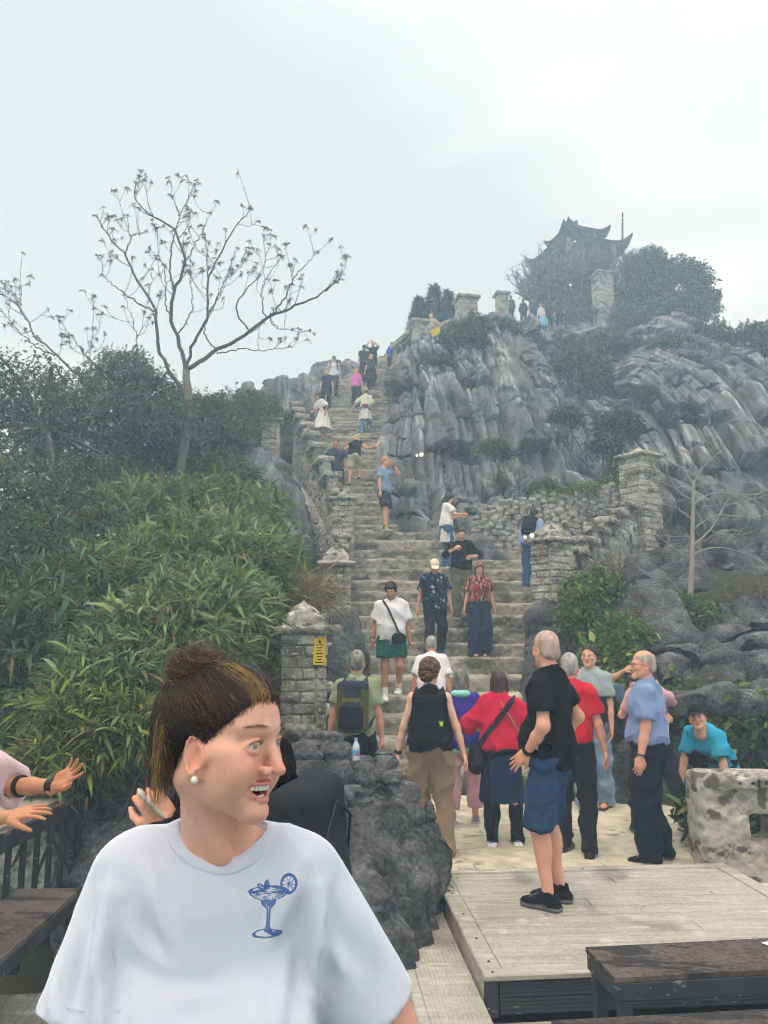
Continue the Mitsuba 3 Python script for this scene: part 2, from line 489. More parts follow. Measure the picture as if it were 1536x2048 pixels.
scene['rubble'] = two({'type': 'bumpmap', 'arbitrary': mikit.proc(lambda p, n, uv: fbm(p.x * 14, p.y * 14, p.z * 14, 3), eps=.006), 'scale': .04, 'bsdf': principled(mikit.proc(rubble_color), .93, .12)})


def deck_color(p, n, uv):
    g = fbm(p.x * 2.6, p.y * 38, p.z * 38, 3); w = fbm(p.x * 1.9, p.y * 1.9, p.z, 4); f = fbm(p.x * 60, p.y * 60, p.z * 60, 2)
    c = mix((.27, .258, .225), (.45, .432, .38), smoothstep(.25, .75, g * .4 + w * .35 + f * .25))
    c = mix(c, (.56, .55, .50), smoothstep(.66, .74, fbm(p.x * 7, p.y * 22, 0, 4)) * .45)                 # scuffs
    return mix(c, (.11, .10, .08), smoothstep(.62, .78, fbm(p.x * 3 + 17, p.y * 3, 0, 4)) * .5)


scene['deck_board'] = two(principled(mikit.proc(deck_color), .78, .3))


def brown_color(p, n, uv):
    w = fbm(p.x * 3, p.y * 3, p.z * 3, 4); f = fbm(p.x * 60, p.y * 60, p.z * 60, 2)
    c = mix((.058, .046, .042), (.135, .112, .105), smoothstep(.3, .7, w * .6 + f * .4))
    k = smoothstep(.60, .64, fbm(p.x * 3.4 + 5, p.y * 13, 0, 3))                                            # bare dark rubbed patches
    return mix(c, (.022, .023, .027), k * .85)


scene['brown_board'] = two(principled(mikit.proc(brown_color), .55, .4))


def steel_color(p, n, uv):
    f = fbm(p.x * 26, p.y * 26, p.z * 60, 4)
    c = mix((.020, .024, .031), (.048, .055, .066), fbm(p.x * 5, p.y * 5, p.z * 5, 3))
    return mix(c, (.20, .20, .19), smoothstep(.66, .70, f) * smoothstep(.5, .62, fbm(p.x * 2.3, p.y * 2.3 + 3, p.z * 9, 3)))   # chipped paint


scene['steel'] = two(principled(mikit.proc(steel_color), .5, .4))
scene['tile_roof'] = two(principled('#3a3e3f', .8, .2))
scene['clear_plastic'] = {'type': 'thindielectric', 'int_ior': 1.3}
# ------------------------------------------------------------------ terrain
PY = [8.0, 9.5, 12, 13.6, 16, 17.5, 20, 22.3, 26.3, 30.5, 33, 36]
PZ = [-.05, .0, 1.05, 1.65, 3.0, 4.0, 5.55, 7.0, 9.0, 11.6, 14.0, 16.0]
stair_z = PchipInterpolator(PY, PZ)
stair_l = PchipInterpolator([8, 12, 17.5, 19, 21, 24, 27, 29, 31, 33, 36], [-.62, -.62, -.70, -1.2, -1.9, -2.6, -2.95, -3.1, -2.2, -1.0, 1.2])
stair_r = PchipInterpolator([8, 9.5, 11.5, 12.9, 13.3, 16.8, 17.6, 18.6, 20, 23, 27, 31, 33, 36], [2.0, 2.05, 2.25, 2.4, 3.6, 3.6, 2.2, 1.2, .1, .0, .15, .85, 1.3, 2.8])

GP = np.array([(-1, 5, -.45), (0, 4.8, -.3), (3, 5, -.3), (3, 6.6, -.14), (3, 9, -.1), (0, 9, -.1), (1.5, 7, -.12), (0, 2, -.5), (4, 2, -.6), (-4, 2, -1.2), (-10, 2, -4), (10, 2, -3),
               (-2, 5, -.8), (-4, 5, -1.1), (-8, 5, -3), (-2, 8, -.3), (-4, 8, .1), (-7, 8, -1), (-2, 12, .9), (-5, 12, 1.2), (-9, 12, 0), (-1.6, 17, 2.6), (-6, 17, 2.8), (-12, 17, 1), (-4, 22, 5.2), (-9, 22, 4),
               (-15, 22, 2), (-5, 30, 8.5), (-12, 30, 5), (-25, 30, -4), (-4.8, 36, 9.5), (-12, 40, 4), (1, 12, .5), (2, 15, 1.6), (1, 17, 2.9), (-.8, 20, 4.7), (-1.5, 26, 8), (-1.5, 31, 10.6), (-1, 36, 11), (0, 42, 9),
               (3.9, 8.2, -.05), (4.6, 9.3, .5), (6, 8, .5), (4.2, 11, 1.5), (6, 11, 1.9), (9, 11, 2), (4.2, 14, 2.7), (7, 14, 3.3), (11, 14, 3.4), (5, 17, 3.8), (9, 17, 4.0), (14, 17, 3.8),
               (4, 5, -.8), (6, 5, -1.5), (8, 7, -.6), (12, 8, -.5), (5, 21, 4.5), (10, 21, 4.5), (16, 21, 4), (5, 30, 6), (12, 30, 6), (20, 30, 5), (10, 42, 8), (20, 42, 4), (30, 30, -4), (30, 15, -3), (40, 45, -18), (0, 60, 0),
               (-40, 20, -16), (-40, 45, -16), (40, 5, -18), (-40, 3, -18), (0, -8, -6), (-25, -8, -14), (25, -8, -14), (0, 62, -5), (30, 62, -10), (-30, 62, -14)], float)
ground = RBFInterpolator(GP[:, :2], GP[:, 2], kernel='thin_plate_spline', smoothing=.02)


def gz(x, y): return float(ground(np.array([[x, y]]))[0])


gx, gy = np.meshgrid(np.arange(-40, 40.1, .5), np.arange(-8, 62.1, .5), indexing='ij')
gzv = ground(np.stack([gx.ravel(), gy.ravel()], 1)).reshape(gx.shape)
P = np.stack([gx, gy, gzv], -1)
P[..., 2] += .25 * nfbm(P, .7, 4) * (np.abs(gx) > 4.5)
edge = np.clip(np.maximum(np.abs(gx) - 32, np.maximum(gy - 54, -gy - 0)) / 8, 0, 1)
P[..., 2] -= edge ** 2 * 26
v, f = sheet(P)
struct('hillside', (v, f[:, ::-1]), 'soil', smooth=True)
a = np.linspace(0, 2 * np.pi, 49)[:-1]; r = np.array([20, 60, 110, 170, 260.])
P = np.stack([np.cos(a)[None] * r[:, None], np.sin(a)[None] * r[:, None] + 25, -46 + 0 * a[None] * r[:, None]], -1)
P = np.concatenate([P, P[:, :1]], 1)
v, f = sheet(P)
struct('valley', (v, f[:, ::-1]), 'soil', smooth=False)

# the plaza of trodden sandy rock at the foot of the stairs
px_, py_ = np.meshgrid(np.arange(-1.3, 4.01, .05), np.arange(5.3, 10.21, .05), indexing='ij')
P = np.stack([px_, py_, 0 * px_], -1)
P[..., 2] = .05 * nfbm(P * [1, 1.6, 1], 1.6, 4, 2) + .018 * nfbm(P * [1, 2.2, 1], 5, 3, 4) - .3 * np.clip((px_ - 3.55 - .5 * nfbm(P, 1.1, 2)) / .35, 0, 1) - .35 * np.clip((-.75 - px_) / .4, 0, 1)
v, f = sheet(P)
struct('plaza', (v, f[:, ::-1]), 'sand', smooth=True)

# ------------------------------------------------------------------ the stairs: each step a worn slab
step_y = []
z = .24; zs = []
while z < 15.2:
    zs.append(z); z += .255 + .03 * math.sin(7.1 * z) + .02 * math.sin(17 * z)
ys = np.interp(zs, PZ, PY)
labels['staircase'] = {'kind': 'structure', 'label': 'steep worn stone staircase climbing the rocky peak'}
used.add('staircase')


def step_mesh(yf, yb, z0, z1, xl, xr, seed):
    n = max(8, int((xr - xl) / .08)); x = np.linspace(xl, xr, n)
    rs = np.random.RandomState(seed)
    prof = [(0.0, z0), (0.0, z0 + .35 * (z1 - z0)), (.0, z1 - .09), (.012, z1 - .035), (.05, z1 - .006), (.14, z1), (.5, z1 + .004), (1, z1 + .008)]
    rows = []
    wob = .10 * nfbm(np.stack([x * .8, 0 * x + seed, 0 * x], -1), 1, 3) + .05 * nfbm(np.stack([x * 3, 0 * x + seed, 0 * x], -1), 1, 3)
    dip = .10 * nfbm(np.stack([x * .9, 0 * x + seed * 2.3, 0 * x + 3], -1), 1, 3) + .03 * nfbm(np.stack([x * 5, 0 * x + seed, 0 * x + 3], -1), 1, 2)
    for k, (t, zz) in enumerate(prof):
        yy = yf + (yb - yf) * t + wob * (1 if k < 6 else .3)
        q = np.stack([x, yy + 0 * x, 0 * x + zz], -1)
        top = np.clip((zz - z0) / (z1 - z0), 0, 1)
        q[:, 2] += dip * top * (1 if k > 1 else 0)
        q[:, 1] += .05 * nfbm(q * [1, 0, 1.3] + seed, 4, 3) * (k in (1, 2, 3)) + (.03 if k == 1 else 0)
        rows.append(q)
    return sheet(np.array(rows).transpose(1, 0, 2)[::-1])


for i in range(len(zs)):
    y0, y1 = ys[i], (ys[i + 1] if i + 1 < len(zs) else ys[i] + .9) + .25
    zb = (zs[i - 1] if i else -.1) - .12
    struct('step', step_mesh(y0, y1, zb, zs[i], float(stair_l(y0)) - .15, float(stair_r(y0)) + .15, i), 'step_stone', smooth=50, parent='staircase')


def stair_at(x, y):
    """Height of the tread at y."""
    k = np.searchsorted(ys, y) - 1
    return 0.0 if k < 0 else float(zs[k])


# ------------------------------------------------------------------ the cliffs
def vor2(p, seed=0):
    """Nearest and second nearest jittered cell centre in the plane, a random number of the nearest."""
    i = np.floor(p).astype(np.int64)
    d1 = np.full(p.shape[:-1], 9.); d2 = d1.copy(); r = d1 * 0
    for a in (-1, 0, 1):
        for b in (-1, 0, 1):
            c = i + [a, b]
            h = ((c[..., 0] * 374761393 + c[..., 1] * 668265263 + seed * 974711) & 0xFFFFFFFF); h = ((h ^ (h >> 13)) * 1274126177) & 0xFFFFFFFF; h ^= h >> 16
            q = c + np.stack([(h & 1023) / 1023., ((h >> 10) & 1023) / 1023.], -1); g = ((h >> 20) & 1023) / 1023.
            d = np.linalg.norm(q - p, axis=-1)
            d2 = np.where(d < d1, d1, np.minimum(d2, d)); r = np.where(d < d1, g, r); d1 = np.minimum(d1, d)
    return d1, d2, r


NET = [[(772, 1012, 19.2), (756, 960, 20.2), (752, 900, 21.4), (764, 830, 25), (776, 760, 29), (800, 706, 31.2)],
       [(806, 1026, 18.5), (804, 950, 19.0), (815, 870, 20.5), (835, 790, 24), (850, 740, 27.5), (868, 696, 31)],
       [(872, 1048, 18.0), (880, 960, 18.5), (890, 880, 20), (900, 800, 23), (920, 735, 27), (935, 665, 31.5)],
       [(945, 1050, 17.9), (950, 960, 18.5), (960, 880, 20), (975, 800, 23), (985, 720, 27.5), (1000, 640, 33)],
       [(1010, 1050, 18.2), (1020, 950, 19), (1030, 880, 20.5), (1040, 800, 24), (1050, 725, 29), (1052, 668, 35)],
       [(1090, 1040, 18.3), (1095, 960, 19.5), (1100, 890, 21.5), (1105, 820, 25.5), (1110, 765, 30), (1090, 696, 38)],
       [(1150, 1030, 19.2), (1160, 950, 21), (1165, 890, 24), (1165, 820, 28), (1160, 765, 33), (1160, 702, 40)],
       [(1215, 1030, 19.3), (1220, 940, 21), (1225, 880, 24), (1230, 800, 28), (1235, 745, 32), (1225, 690, 39)],
       [(1290, 1060, 18.8), (1290, 950, 20), (1285, 860, 22), (1280, 780, 25.5), (1275, 720, 30), (1280, 668, 36)],
       [(1370, 1090, 18.3), (1370, 950, 19.5), (1365, 860, 21.5), (1365, 780, 24.5), (1360, 720, 28.5), (1360, 662, 34)],
       [(1450, 1100, 17.8), (1450, 960, 19), (1450, 870, 21), (1450, 790, 24), (1450, 720, 28), (1445, 676, 33)],
       [(1540, 1120, 17.3), (1540, 980, 18.5), (1545, 890, 20.5), (1545, 820, 24), (1545, 765, 28), (1540, 716, 33)],
       [(1700, 1160, 16.5), (1700, 1050, 17.5), (1710, 970, 19.5), (1710, 900, 23), (1720, 860, 27), (1720, 820, 32)],
       [(1950, 1250, 15.0), (1950, 1150, 16), (1960, 1070, 18), (1960, 1010, 21), (1970, 970, 25), (1970, 940, 30)]]
STEEP = np.array([0, .22, .30, .40, .62, 1])                              # the faces stand steeply and lean back only near the top
N = np.array([[at(u, v, Y * (1 - w) + w * (c[0][2] + (c[-1][2] - c[0][2]) * g)) for (u, v, Y), g in zip(c, STEEP)] for c, w in zip(NET, np.r_[0, .45, .9, np.ones(len(NET) - 3)])])
N = np.concatenate([N[:, :1] - [0, -.3, 2.5], N, N[:, -1:] + [0, 2.0, .35], N[:, -1:] + [0, 8, -.6], N[:, -1:] + [0, 20, -14]], 1)
CU, CV = 470, 350
cu, cv = np.r_[np.linspace(0, 11.4, CU - 50), np.linspace(11.4, 13, 51)[1:]], np.r_[np.linspace(0, 1, 18)[:-1], np.linspace(1, 6, CV - 60), np.linspace(6, 9, 44)[1:]]
Q = PchipInterpolator(np.arange(N.shape[1]), PchipInterpolator(np.arange(N.shape[0]), N, axis=0)(cu), axis=1)(cv)
nu = np.gradient(Q, axis=0); nv = np.gradient(Q, axis=1)
nn = np.cross(nu, nv); nn /= np.linalg.norm(nn, axis=-1, keepdims=True) + 1e-9
out = nn * np.where(nn[..., 1:2] > 0, -1, 1); out[..., 2] *= .35
out = out / np.linalg.norm(out, axis=-1, keepdims=True)
X, Z = Q[..., 0], Q[..., 2]
wx = X + .32 * nfbm(Q * [1, 1, .2], .6, 3, 1); wz = Z + 1.5 * nfbm(Q, .4, 3, 2)


def hash2(a, b, k):
    h = (a.astype(np.int64) * 374761393 + b.astype(np.int64) * 668265263 + k * 974711) & 0xFFFFFFFF
    h = ((h ^ (h >> 13)) * 1274126177) & 0xFFFFFFFF
    return ((h ^ (h >> 16)) & 0xFFFF) / 65535.0


def slabs(x, z, w, h, k):
    """Upright slabs w wide, broken across about every h: (block's random number, place across it, distances to its side and its end, lean)."""
    c = x / w; ci = np.floor(c); u = c - ci
    sh = hash2(ci, ci * 0, k + 7) * .5 + .75
    zz = z / (h * sh) + hash2(ci, ci * 0, k) * 5; zi = np.floor(zz); t = zz - zi
    return hash2(ci, zi, k + 1), u, np.minimum(u, 1 - u) * w, np.minimum(t, 1 - t) * h * sh, hash2(ci, zi, k + 2) - .5, t


r1, u1, e1, b1, l1, t1 = slabs(wx, wz, 1.25, 4.6, 1)
r2, u2, e2, b2, l2, t2 = slabs(wx + .35 * r1, wz + 2 * r1, .47, 2.1, 2)
r3, u3, e3, b3, l3, t3 = slabs(wx + .2 * r2, wz + 3 * r2, .19, 1.1, 3)
disp = .85 * (r1 - .5) + .9 * l1 * (u1 - .5) + .34 * (r2 - .5) + .30 * l2 * (u2 - .5) + .10 * (r3 - .5) - .25 * (t1 - .5) * (.5 + r1)
disp -= .55 * np.exp(-(e1 / .07) ** 2) + .42 * np.exp(-(b1 / .09) ** 2) * (r1 > .3) + .16 * np.exp(-(e2 / .045) ** 2) + .12 * np.exp(-(b2 / .06) ** 2) * (r2 > .45) + .05 * np.exp(-(e3 / .03) ** 2)
sx = X + .10 * nfbm(Q * [1, 1, .2], 1.1, 2, 12)
fl = np.abs(2 * meshkit.noise(np.stack([sx * 2.8, Z * .09 + r1 * 9, 0 * X], -1), 4) - 1)
fl2 = np.abs(2 * meshkit.noise(np.stack([sx * 8.5, Z * .14 + r2 * 7, 0 * X], -1), 5) - 1)
disp += .26 * fl ** .8 + .11 * fl2 + .25 * nfbm(Q, .6, 2, 6) + .07 * nfbm(Q * [1, 1, .5], 5, 3, 7)
ledge = meshkit.fbm(np.stack([X * .2, Z * .5 + .04 * X, 0 * X], -1), 2, 8)
disp -= .5 * np.exp(-((ledge - .5) / .012) ** 2) * (r2 > .25)
fade = np.clip(cv / 1.0, .15, 1)[None] * np.clip((np.arange(CU) / 12.0), .25, 1)[:, None]
Q = Q + out * (disp * fade)[..., None]
top = np.exp(-((cv - 6.1) / .55) ** 2)[None]
Q[..., 2] += top * (.75 * np.abs(2 * meshkit.noise(np.stack([wx * 1.5, 0 * X, 0 * X + 2], -1), 9) - 1) - .2 + .5 * nfbm(Q, 2.2, 3, 3))
v, f = sheet(Q)
struct('cliff', (v, f[:, ::-1]), 'rock', smooth=28)

# hilltop behind the cliffs, carrying the pavilion
HP = np.array([(2.5, 33, 12.6), (5, 35, 14.8), (8, 37, 15.4), (10, 40, 17.2), (9.6, 42, 19.3), (12, 45, 21.3), (9.2, 44, 20.7), (7.6, 43.6, 20.3), (14, 50, 23.2), (15, 56, 26.0), (12, 56, 25.6), (18, 56, 25.0), (20, 50, 21.5), (8, 52, 21), (26, 46, 14), (3, 45, 14), (-2, 44, 8), (30, 60, 10), (0, 62, 8), (16, 40, 16.6), (22, 38, 12)], float)
hill = RBFInterpolator(HP[:, :2], HP[:, 2], kernel='thin_plate_spline', smoothing=.05)
hx, hy = np.meshgrid(np.arange(-3, 30.1, .4), np.arange(33.5, 62.1, .4), indexing='ij')
P = np.stack([hx, hy, hill(np.stack([hx.ravel(), hy.ravel()], 1)).reshape(hx.shape)], -1)
P[..., 2] += .5 * nfbm(P, .8, 4, 3) - 6 * np.clip(np.maximum(1 - (hx + 3) / 4, (34.6 - hy) / 1.1), 0, 2)
v, f = sheet(P)
struct('hilltop', (v, f[:, ::-1]), 'rock', smooth=55)
# ------------------------------------------------------------------ pillars, parapets and walls along the stairs
rng = np.random.RandomState(7)


def brick_mesh(l, w, h, rs):
    v, f = box(0, 0, 0, l, w, h, bevel=min(.014, h * .16))
    v = v + rs.uniform(-.007, .007, v.shape)
    return v, f


def pillar(name, label, c, w, z0, z1, yaw, cap='dome', course=.125, nb=2, capw=.09, group=None, slab=.08, rough=1.0):
    """A brick pillar: mortar core, courses of uneven bricks, a slab and a domed cap."""
    k = thing(name, label, 'pillar', group)
    R = rz(yaw); c = np.array([c[0], c[1], 0.])
    rs = np.random.RandomState(int(abs(c[0] * 97 + c[1] * 31)) % 9999)
    cv_, cf_ = box(0, 0, (z0 + z1) / 2, w - .035, w - .035, z1 - z0)
    part('core', k, (cv_ @ R.T + c, cf_), 'weathered', False)
    n = max(2, int((z1 - z0) / course)); h = (z1 - z0) / n
    for i in range(n):
        for s in range(4):
            Rs = rz(yaw + 90 * s)
            cuts = np.sort(np.r_[-w / 2, w / 2 - .11, [(-w / 2 + (w - .11) * (j + 1) / nb + rs.uniform(-.03, .03) + (.05 if i % 2 else -.04)) for j in range(nb - 1)]])
            for a, b in zip(cuts[:-1], cuts[1:]):
                if rs.rand() < .015: continue
                v, f = brick_mesh(b - a - .013, .11, h - .016, rs)
                p = np.array([(a + b) / 2, -w / 2 + .05 - rs.uniform(0, .018) * rough, z0 + h * (i + .5) + rs.uniform(-.003, .003)])
                v = (v @ rotm((0, 1, 0), rs.uniform(-1.2, 1.2)).T + p) @ Rs.T + c
                part('brick', k, (v, f), 'brick', False)
    if cap:
        s = Sdf().box((0, 0, z1 + slab / 2), (w + 2 * capw, w + 2 * capw, slab), .025, k=.02)
        if cap == 'dome':
            s.box((0, 0, z1 + slab + .06), (w * .95, w * .95, .14), .04, k=.03).ell((0, 0, z1 + slab + .10), (w * .36, w * .36, .17), k=.09)
            s.cone((0, 0, z1 + slab + .2), (0, 0, z1 + slab + .31), .035, .018, k=.03)
        else:
            s.cone((0, 0, z1 + slab), (0, 0, z1 + slab + .16), w * .5, .03, k=.05)
        v, f = s.mesh(.03)
        v = v + vnormals(v, f) * (.03 * nfbm(v + c, 7, 3))[:, None]
        part('cap', k, (v @ R.T + c, f), 'weathered', 50)
    return k


def rough_box(cx, cy, cz, sx, sy, sz, yaw=0, amp=.025, h=None, rnd=.03):
    h = h or max(min(sx, sy, sz) / 5, .025)
    v, f = Sdf().box((0, 0, 0), (sx, sy, sz), min(rnd, min(sx, sy, sz) * .4)).mesh(h)
    v = v @ rz(yaw).T + [cx, cy, cz]
    return v + vnormals(v, f) * (amp * 2 * nfbm(v, 5, 3))[:, None], f


def stepped_parapet(name, label, pts, n, th=.3, h=.62, drop=.5, hole=True, group=None):
    """A parapet that steps up along the line pts: in each bay a base block, two posts with a gap between, and a coping."""
    k = thing(name, label, 'parapet', group)
    P = np.array(pts, float); d = np.r_[0, np.cumsum(np.linalg.norm(np.diff(P, axis=0), axis=1))]
    for i in range(n):
        a, b = [np.array([np.interp(d[-1] * (i + t) / n, d, P[:, j]) for j in range(3)]) for t in (0, 1)]
        m = (a + b) / 2; L = np.linalg.norm((b - a)[:2]); yaw = math.degrees(math.atan2(b[1] - a[1], b[0] - a[0]))
        zt = max(a[2], b[2]); zl = min(a[2], b[2])
        bh = h * .42
        part('base_block', k, rough_box(m[0], m[1], (zl - drop + zt + bh) / 2, L * 1.0, th, zt + bh - zl + drop, yaw), 'weathered', 50)
        for s in (-1, 1):
            q = m + s * np.array([math.cos(math.radians(yaw)), math.sin(math.radians(yaw)), 0]) * L * .34
            part('post', k, rough_box(q[0], q[1], zt + bh + h * .2, L * .3, th * .8, h * .45, yaw, .015), 'weathered', 50)
        part('coping', k, rough_box(m[0], m[1], zt + bh + h * .46, L * 1.06, th + .1, h * .17, yaw, .02), 'weathered', 50)
    return k


pA = pillar('brick_pillar', 'domed grey brick pillar carrying a yellow notice, left foot of the stairs', (-.92, 8.95), .5, -.2, 1.93, 4)
pB = pillar('brick_pillar', 'small brick pillar with rounded cap, second up the left side of the stairs', (-.80, 12.85), .46, 1.4, 3.05, 3)
pC = pillar('brick_pillar', 'tall brick pillar with flat slab cap, third up the left side of the stairs', (-.92, 17.1), .46, 3.0, 4.9, 2, 'pyramid')
pR1 = pillar('brick_pillar', 'brick pillar with a lit lamp under its cap on the right edge of the stairs', (2.78, 12.7), .50, 2.15, 3.42, 38, 'dome', .115)
pR2 = pillar('brick_pillar', 'tall pale brick pillar with peaked cap in front of the right cliff', (5.62, 16.6), .62, 3.5, 5.78, 33, 'pyramid', .13)
pE = pillar('brick_pillar', 'weathered pillar standing off the left side of the upper stairs', at(540, 930, 21.6), .5, at(540, 935, 21.6)[2] - .4, at(540, 846, 21.6)[2], 5, 'pyramid', .16)
pF = pillar('brick_pillar', 'dark square pillar at the left top of the visible stairs', at(620, 800, 28.2), .55, at(620, 822, 28.2)[2] - .5, at(620, 756, 28.2)[2], 5, None, .2)
stepped_parapet('parapet', 'stepped grey parapet between the notice pillar and the second left pillar', [(-.86, 9.35, .1), (-.82, 12.5, 1.35)], 5, .28, .75, .6)
stepped_parapet('parapet', 'stepped parapet between the second and third left pillars', [(-.82, 13.2, 1.6), (-.9, 16.8, 3.4)], 6, .26, .7, .6)
stepped_parapet('parapet', 'long crumbling stepped parapet left of the upper stairs', [(-1.0, 17.5, 3.75), (-1.45, 19.3, 4.9), (-2.2, 22.0, 6.6), (-2.95, 25, 8.2), (-3.25, 27.6, 9.5)], 10, .36, .95, 1.1)
stepped_parapet('parapet', 'stepped brick parapet joining the lamp pillar and the peaked pillar', [(3.1, 12.95, 2.45), (5.3, 16.3, 4.0)], 6, .26, .72, .5)

# low ruin of wall in front of the notice pillar
k = thing('ruined_wall', 'low broken stone wall with a post at the foot of the notice pillar', 'wall')
part('block', k, rough_box(-1.08, 8.5, .35, .34, .2, .95, 4, .03), 'weathered', 50)
part('block', k, rough_box(-.90, 8.46, .92, .36, .22, .13, 4, .02), 'weathered', 50)
part('post', k, rough_box(-.84, 8.45, .45, .12, .12, .8, 4, .012), 'weathered', 50)
part('block', k, rough_box(-1.35, 8.35, .3, .4, .3, .7, 10, .04), 'weathered', 50)


def stone_wall(name, label, a, b, za, zb, ta, tb, th, size, seed, limit=300, front=(0, -1)):
    """A wall of rubble stones from a to b in plan; za, zb its foot and ta, tb its top at both ends. Each stone lies in a mortar bed."""
    rs = np.random.RandomState(seed)
    k = thing(name, label, 'wall')
    a, b = np.array(a, float), np.array(b, float); L = np.linalg.norm(b - a); t = (b - a) / L; nrm = np.array([t[1], -t[0]])
    if nrm @ np.array(front) < 0: nrm = -nrm
    c4 = lambda s, z, o: np.r_[a + t * s + nrm * o, z]
    v = np.array([c4(s, z, o) for o in (0, -th) for s, z in ((0, za), (L, zb), (L, tb), (0, ta))])
    f = np.array([[0, 1, 2, 3], [5, 4, 7, 6], [3, 2, 6, 7], [0, 4, 5, 1], [1, 5, 6, 2], [0, 3, 7, 4]])
    part('bed', k, (v, f), 'rubble', False)
    stones = []
    for i in range(int(L / size) + 1):
        s0 = i * size
        lo, hi = np.interp(s0, [0, L], [za, zb]), np.interp(s0, [0, L], [ta, tb])
        zz = lo
        while zz < hi - .02:
            h = size * rs.uniform(.55, 1.05)
            m = trimesh.creation.icosphere(subdivisions=1, radius=1)
            v = np.sign(m.vertices) * np.abs(m.vertices) ** .6
            v = v * [size * rs.uniform(.42, .6), .07, h * .55] + rs.uniform(-.012, .012, (len(v), 3))
            an = math.radians(rs.uniform(-14, 14)); x, z2 = v[:, 0] * math.cos(an) - v[:, 2] * math.sin(an), v[:, 0] * math.sin(an) + v[:, 2] * math.cos(an)
            s = s0 + rs.uniform(-.3, .3) * size; s = min(max(s, size * .4), L - size * .4)
            p = a + t * s
            W = np.stack([p[0] + t[0] * x + nrm[0] * (v[:, 1] + .01), p[1] + t[1] * x + nrm[1] * (v[:, 1] + .01), zz + h / 2 + z2], -1)
            stones.append((W, np.array(m.faces) if t[0] * nrm[1] - t[1] * nrm[0] > 0 else np.array(m.faces)[:, ::-1])); zz += h * .93
    for s in stones[:limit]: part('stone', k, s, 'rubble', 40)
    if len(stones) > limit: part('small_stones', k, cat(stones[limit:]), 'rubble', 40, kind='stuff')
    return k


stone_wall('rubble_wall', 'pale rubble stone wall behind the middle flight of stairs', (2.0, 17.55), (5.35, 17.0), 2.9, 3.4, 4.83, 5.25, .5, .17, 3)
stone_wall('retaining_wall', 'dark mossy retaining wall under the left side of the upper stairs', (-3.0, 22.0), (-1.12, 17.3), 4.4, 2.0, 6.6, 3.85, .35, .2, 5, front=(-1, -.3))

# ------------------------------------------------------------------ parapet and pillars on the ridge
def ridge_pillar(label, u, v0, v1, Y, w, cap='pyramid', name='ridge_pillar', yaw=12):
    p, q = at(u, v1, Y), at(u, v0, Y)
    return pillar(name, label, p, w, p[2] - .6, q[2] - .22, yaw, cap, .26, 2, .12, slab=.14)


ridge_pillar('large capped pillar ending the parapet on the skyline', 933, 593, 660, 31.5, .78)
ridge_pillar('capped pillar at the lower end of the ridge parapet', 838, 640, 690, 31.2, .6)
ridge_pillar('small pillar standing alone on the skyline beside the people', 1004, 584, 622, 36.5, .5)
ridge_pillar('left one of the two tall stone pillars below the pavilion', 1208, 546, 638, 43, .92)
ridge_pillar('right one of the two tall stone pillars below the pavilion', 1238, 556, 625, 45.5, .85)
k = thing('ridge_parapet', 'pale parapet wall with dark coping along the skyline, carrying a yellow banner', 'wall')
for (u0, u1, va, vb, wa, wb, Ya, Yb) in ((850, 915, 668, 640, 700, 672, 31.2, 31.6), (785, 828, 700, 664, 722, 700, 31.6, 31.2)):
    p0, p1, q0, q1 = at(u0, wa, Ya), at(u1, wb, Yb), at(u0, va, Ya), at(u1, vb, Yb)
    v = np.array([p0 - [0, 0, .6], p1 - [0, 0, .6], q1, q0]); v = np.vstack([v, v + [.1, .35, 0]])
    part('panel', k, (v, np.array([[0, 1, 2, 3], [5, 4, 7, 6], [3, 2, 6, 7], [0, 4, 5, 1], [1, 5, 6, 2], [0, 3, 7, 4]])), 'weathered', False)
    part('coping', k, beam(q0 + [0, .15, .08], q1 + [0, .15, .08], .6, .2, bevel=.03), 'weathered', False)
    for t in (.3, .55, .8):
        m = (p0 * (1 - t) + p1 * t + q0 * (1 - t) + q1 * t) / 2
        part('recess', k, box(m[0], m[1] - .02, m[2], .2, .12, .3), 'soil', False)  # dark block on the panel, standing in for the shade of a recess
m0, m1 = at(853, 672, 31.0), at(880, 660, 31.1)
v = np.array([m0 + [0, -.12, -.2], m1 + [0, -.12, -.2], m1 + [0, -.12, .12], m0 + [0, -.12, .12]])
v = np.vstack([v, v + [0, .03, 0]])
single('banner', 'yellow banner hung on the parapet of the ridge', 'banner', (v, np.array([[0, 1, 2, 3], [5, 4, 7, 6], [3, 2, 6, 7], [0, 4, 5, 1], [1, 5, 6, 2], [0, 3, 7, 4]])), 'cloth_vc', False, '#d8c52e')
k = thing('terrace_wall', 'pale low wall holding the terrace below the two tall pillars', 'wall')
for (u0, u1, va, vb, wa, wb, Y) in ((1075, 1160, 690, 668, 702, 690, 40.5), (1160, 1226, 668, 650, 700, 695, 41)):
    p0, p1, q0, q1 = at(u0, wa, Y), at(u1, wb, Y), at(u0, va, Y), at(u1, vb, Y)
    v = np.array([p0 - [0, 0, .4], p1 - [0, 0, .4], q1, q0]); v = np.vstack([v, v + [0, .4, 0]])
    part('panel', k, (v, np.array([[0, 1, 2, 3], [5, 4, 7, 6], [3, 2, 6, 7], [0, 4, 5, 1], [1, 5, 6, 2], [0, 3, 7, 4]])), 'weathered', False)
    part('coping', k, beam(q0 + [0, .1, .06], q1 + [0, .1, .06], .5, .16, bevel=.03), 'weathered', False)
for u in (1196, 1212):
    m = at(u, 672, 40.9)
    part('recess', k, box(m[0], m[1] - .03, m[2], .22, .2, .4), 'soil', False)  # dark block before the wall, in place of a shaded recess

# ------------------------------------------------------------------ pavilion on the summit
pv = thing('pavilion', 'misty summit pavilion with upturned roof corners behind bare branches', 'pavilion')
pc = at(1157, 560, 55); pz = pc[2] - 2.0


